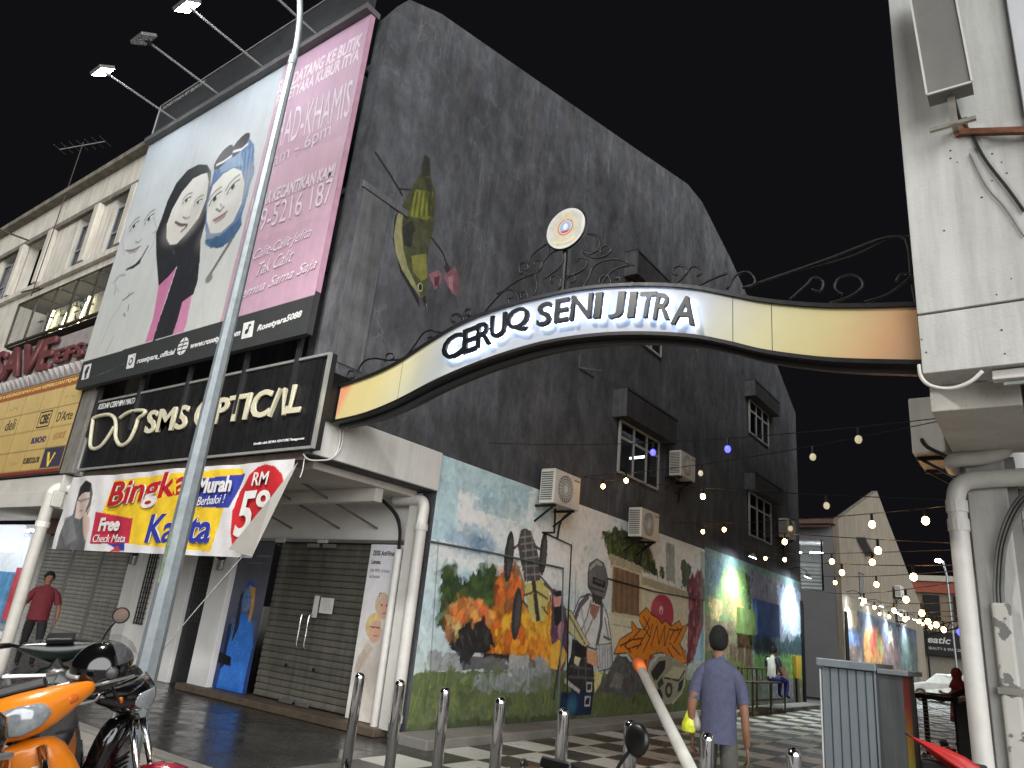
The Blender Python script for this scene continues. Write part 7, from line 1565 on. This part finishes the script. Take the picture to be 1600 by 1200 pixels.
# man in dark red by the shutters
MRN = cloth('maroon_shirt', (104, 32, 40)); BLKT = cloth('black_trousers', (20, 19, 20))
rp_ = person('person in a dark red T-shirt and black trousers walking past the shutters', dict(elL=(-.3, .04, 1.12), slL=(-.25, .02, 1.22), foL=(-.31, .06, .98), wrL=(-.3, .08, .86), elR=(.29, -.05, 1.12), slR=(.245, -.02, 1.22), foR=(.3, -.06, .98), wrR=(.3, -.05, .85),
    thL=(-.1, .08, .68), knL=(-.1, .14, .5), caL=(-.1, .08, .33), anL=(-.1, .02, .1), toL=(-.1, .18, .05), thR=(.1, -.04, .68), knR=(.1, -.05, .49), caR=(.1, -.14, .34), anR=(.1, -.2, .12), toR=(.1, -.06, .04)),
    dict(skin=SKIN, top=MRN, leg=BLKT, shoe=SHOE), (-15.9, 6.45, G), math.radians(-100), 1.0)
garment(rp_, [(1.49, 0, -.005, .075, .075), (1.43, 0, 0, .18, .105), (1.3, 0, 0, .2, .125), (1.1, 0, 0, .18, .12), (.95, 0, 0, .185, .13), (.86, 0, 0, .19, .135)], MRN)
for x in (-1, 1): sleeve(rp_, [V((x*.12, 0, 1.41)), V((x*.19, 0, 1.37)), V((x*.245, .02*-x, 1.26)), V((x*.275, .03*-x, 1.16))], [.06, .068, .07, .068], MRN)
lp_ = person('person in a lilac top in front of the bright shop', {}, dict(skin=SKIN, top=cloth('lilac_top', (150, 138, 170)), leg=cloth('pink_trousers', (190, 120, 130)), shoe=SHOE), (-19.4, 6.6, G), math.radians(-120), .92)
garment(lp_, [(1.49, 0, -.005, .075, .075), (1.43, 0, 0, .18, .105), (1.2, 0, 0, .2, .14), (.9, 0, 0, .22, .16)], cloth('lilac_top', (150, 138, 170)))
# woman in maroon beyond the white pillar
wp = person('person in a maroon headscarf and long maroon tunic near the white pillar', dict(elL=(-.25, .12, 1.14), foL=(-.2, .25, 1.16), wrL=(-.1, .33, 1.17), elR=(.25, .12, 1.14), foR=(.2, .25, 1.16), wrR=(.1, .33, 1.18)), dict(skin=SKIN, top=MRN, arm=MRN, leg=BLKT, shoe=SHOE), (-2.12, 20.6, G), math.radians(120), .93, hair='scarf')
garment(wp, [(1.42, 0, 0, .15, .12), (1.25, 0, 0, .21, .15), (1.05, 0, 0, .22, .17), (.8, 0, 0, .25, .2), (.55, 0, 0, .27, .22)], MRN, 'tunic')
# ================================================================ grey metal kiosk, cart, umbrella, pole, bench
kq = thing('metal_kiosk', 'grey ribbed metal kiosk with a rainbow painted edge at the alley mouth', 'kiosk', (-1.55, 7.9, G))
KG = M('kiosk_grey', (136, 145, 151), .42, .35, var=.06, scale=3, streak=.12, rnd=.04); KD = M('kiosk_dark', (84, 86, 88), .6, .1, var=.12, scale=3, streak=.4)
KX0, KX1, KX2, KY0, KY1, KZ = -1.88, -1.43, -1.2, 7.6, 8.35, 1.42
MB().box(KX0+.02, KX2-.02, KY0+.02, KY1, G, KZ).build('body', KD, kq)
for k in range(6):
    a = KX0+k*.075; MB().prism([(a+.002, KY0), (a+.012, KY0-.014), (a+.063, KY0-.014), (a+.073, KY0)], 2, G, KZ-.01).build('panel', KG, kq)
MB().box(KX1+.004, KX1+.02, KY0-.03, KY0+.01, G, KZ).build('door_post', KG, kq)
MB().box(KX1+.02, KX2, KY0+.004, KY0+.018, G, KZ).build('door', KD, kq, bevel=.004)
c = Canvas(0, KX2+.002, KY0, KY0+.34, G, KZ, .012, (160, 90, 90))
c.grade([(0, (44, 60, 76)), (.28, (110, 160, 170)), (.42, (170, 196, 190)), (.52, (176, 160, 60)), (.68, (180, 120, 50)), (.84, (150, 60, 56)), (1, (130, 60, 60))]); c.mottle(.25, .1, 3, 4)
c.build('painted_edge', PRINT(), kq)
MB().box(KX0-.03, KX1+.03, KY0-.06, KY1+.04, KZ, KZ+.07).build('roof_lip', KG, kq, bevel=.008); MB().box(KX1+.032, KX2+.05, KY0-.04, KY1+.04, KZ-.012, KZ+.03).build('roof_step', KG, kq, bevel=.006)
MB().box(KX0-.012, KX0-.001, KY0-.02, KY0+.03, G, KZ-.03).build('edge_strip', M('kiosk_white', (204, 206, 204), .5), kq)
ct = thing('mesh_cart', 'black framed cart with wire mesh sides behind the kiosk', 'cart', (-1.1, 9.9, G))
CX0, CX1, CY0, CY1, CZ = -1.42, -1.02, 9.6, 10.4, 1.2
q = MB()
for x in (CX0, CX1):
    for y in (CY0, CY1): q.box(x-.025, x+.025, y-.025, y+.025, G+.08, CZ)
for z in (.12, CZ): q.box(CX0, CX1, CY0-.024, CY0+.024, z-.024, z+.024).box(CX0, CX1, CY1-.024, CY1+.024, z-.024, z+.024).box(CX0-.023, CX0+.023, CY0, CY1, z-.023, z+.023).box(CX1-.023, CX1+.023, CY0, CY1, z-.023, z+.023)
q.build('frame', BLACKM, ct)
q = MB()
for k in range(14): q.bar((CX0+.02, CY0, .15+k*.075), (CX1-.02, CY0, .22+k*.075), .006); q.bar((CX0+.02, CY0+.006, .22+k*.075), (CX1-.02, CY0+.006, .15+k*.075), .006)
q.build('wire_mesh', M('mesh_wire', (150, 150, 150), .4, .6), ct)
MB().box(CX1+.026, CX1+.34, CY0-.3, CY0-.26, G+.05, CZ-.02).build('side_board', M('cart_black', (16, 16, 17), .6), ct)
q = MB(); rr = random.Random(8)
for k in range(9):
    a = V((rr.uniform(CX0+.05, CX1-.05), CY0+.15+rr.random()*.4, rr.uniform(.2, .8))); q.bar(a, a+V((rr.uniform(-.25, .25), rr.uniform(-.1, .1), rr.uniform(-.1, .15))), .06)
q.build('load', M('black_load', (18, 18, 18), .6), ct)
MB().bar((CX1-.02, CY0-.02, CZ+.03), (CX1+.42, CY0-.1, CZ+.28), .05).build('push_handle', BLACKM, ct)
for x in (CX0, CX1): MB().lathe([(.02, -.02), (.06, -.02), (.06, .02), (.02, .02)], 12, (x, CY0, G+.06), (1, 0, 0)).build('castor', TYRE, ct)
um = thing('red_umbrella', 'folded red umbrella lying over a black stand beside the kiosk', 'umbrella', (-.8, 6.3, G))
a, b = V(deep(5.05, 1422, 1150)), V(deep(4.85, 1535, 1215)); ax = (b-a)
q = MB(); rings = []; n = 16
for i, (s, r) in enumerate(((0, .008), (.12, .02), (.3, .05), (.5, .085), (.7, .095), (.88, .085), (1, .05))):
    p_ = a+ax*s; u = ax.normalized(); v_ = u.cross(V((0, 0, 1))).normalized(); w_ = v_.cross(u)
    rings.append([p_+(v_*math.cos(t_)+w_*math.sin(t_)*.55)*r*(1+.3*math.cos(4*t_+s*2)) for t_ in np.linspace(0, 2*math.pi, n, endpoint=False)])
q.loft(rings).build('canopy', M('red_nylon', (176, 40, 38), .5, var=.12, scale=12), um, smooth=True)
MB().tube([a-ax*.08, b+ax*.3], .008, 6).build('shaft', BLACKM, um)
m_ = (a+b)/2; MB().box(m_.x-.16, m_.x+.22, m_.y+.02, m_.y+.3, G, m_.z-.04).build('stand', M('cart_black', (16, 16, 17), .6), um, bevel=.02)
lpz = thing('leaning_pole', 'white pole with an orange tip leaning over the tiles', 'pole', (-1.6, 4.9, G))
a = V(deep(6.6, 1003, 1048)); d_ = V(deep(4.75, 1078, 1200))-a; b = a+d_*((G+.0-a.z)/d_.z) if abs(d_.z) > 1e-3 else a+d_
b = a+d_*1.0; b = b+(b-a).normalized()*.9 if b.z > G else b
b = V((b.x, b.y, max(b.z, G)))
MB().tube([a, b], [.04, .046], 12).build('shaft', M('white_pole_paint', (206, 204, 196), .5, speck=.08), lpz, smooth=True)
u = (a-b).normalized(); MB().tube([a-u*.005, a+u*.2], [.047, .06], 12).build('tip', M('orange_tip', (216, 106, 40), .5), lpz, smooth=True)
MB().lathe([(.14, 0), (.14, .05), (.05, .09)], 14, (b.x, b.y, G)).build('foot', BLACKP, lpz)
MB().tube([V((b.x, b.y, G+.05)), b], .045, 10).build('socket', BLACKP, lpz)
be = thing('metal_rail_bench', 'rusty tubular rail bench by the village mural', 'bench', (-6.95, 21.6, 0))
q = MB(); BR = M('bench_brown', (84, 70, 56), .6, .3, var=.3)
for y in (20.2, 21.7, 23.0): MB().tube([(-7.1, y, .0), (-7.1, y, 1.02)], .026, 8).build('post', BR, be); MB().tube([(-6.72, y, G), (-6.72, y, .72)], .026, 8).build('leg', BR, be)
MB().tube([(-7.1, 20.2, 1.02), (-7.1, 23.0, 1.02)], .024, 8).build('back_rail', BR, be); MB().tube([(-6.72, 20.2, .7), (-6.72, 23.0, .7)], .024, 8).build('seat_rail', BR, be); MB().box(-7.08, -6.74, 20.2, 23.0, .665, .69).build('seat', BR, be)
MB().tube([(-6.72, 20.2, .25), (-6.72, 23.0, .25)], .022, 8).build('foot_rail', BR, be)
for k in range(6): MB().tube([(-7.1, 20.5+k*.42, .7), (-7.1, 20.5+k*.42, 1.02)], .012, 6).build('baluster', BR, be)
# ================================================================ lettering and bodies become meshes
flush_people()
flush_text()
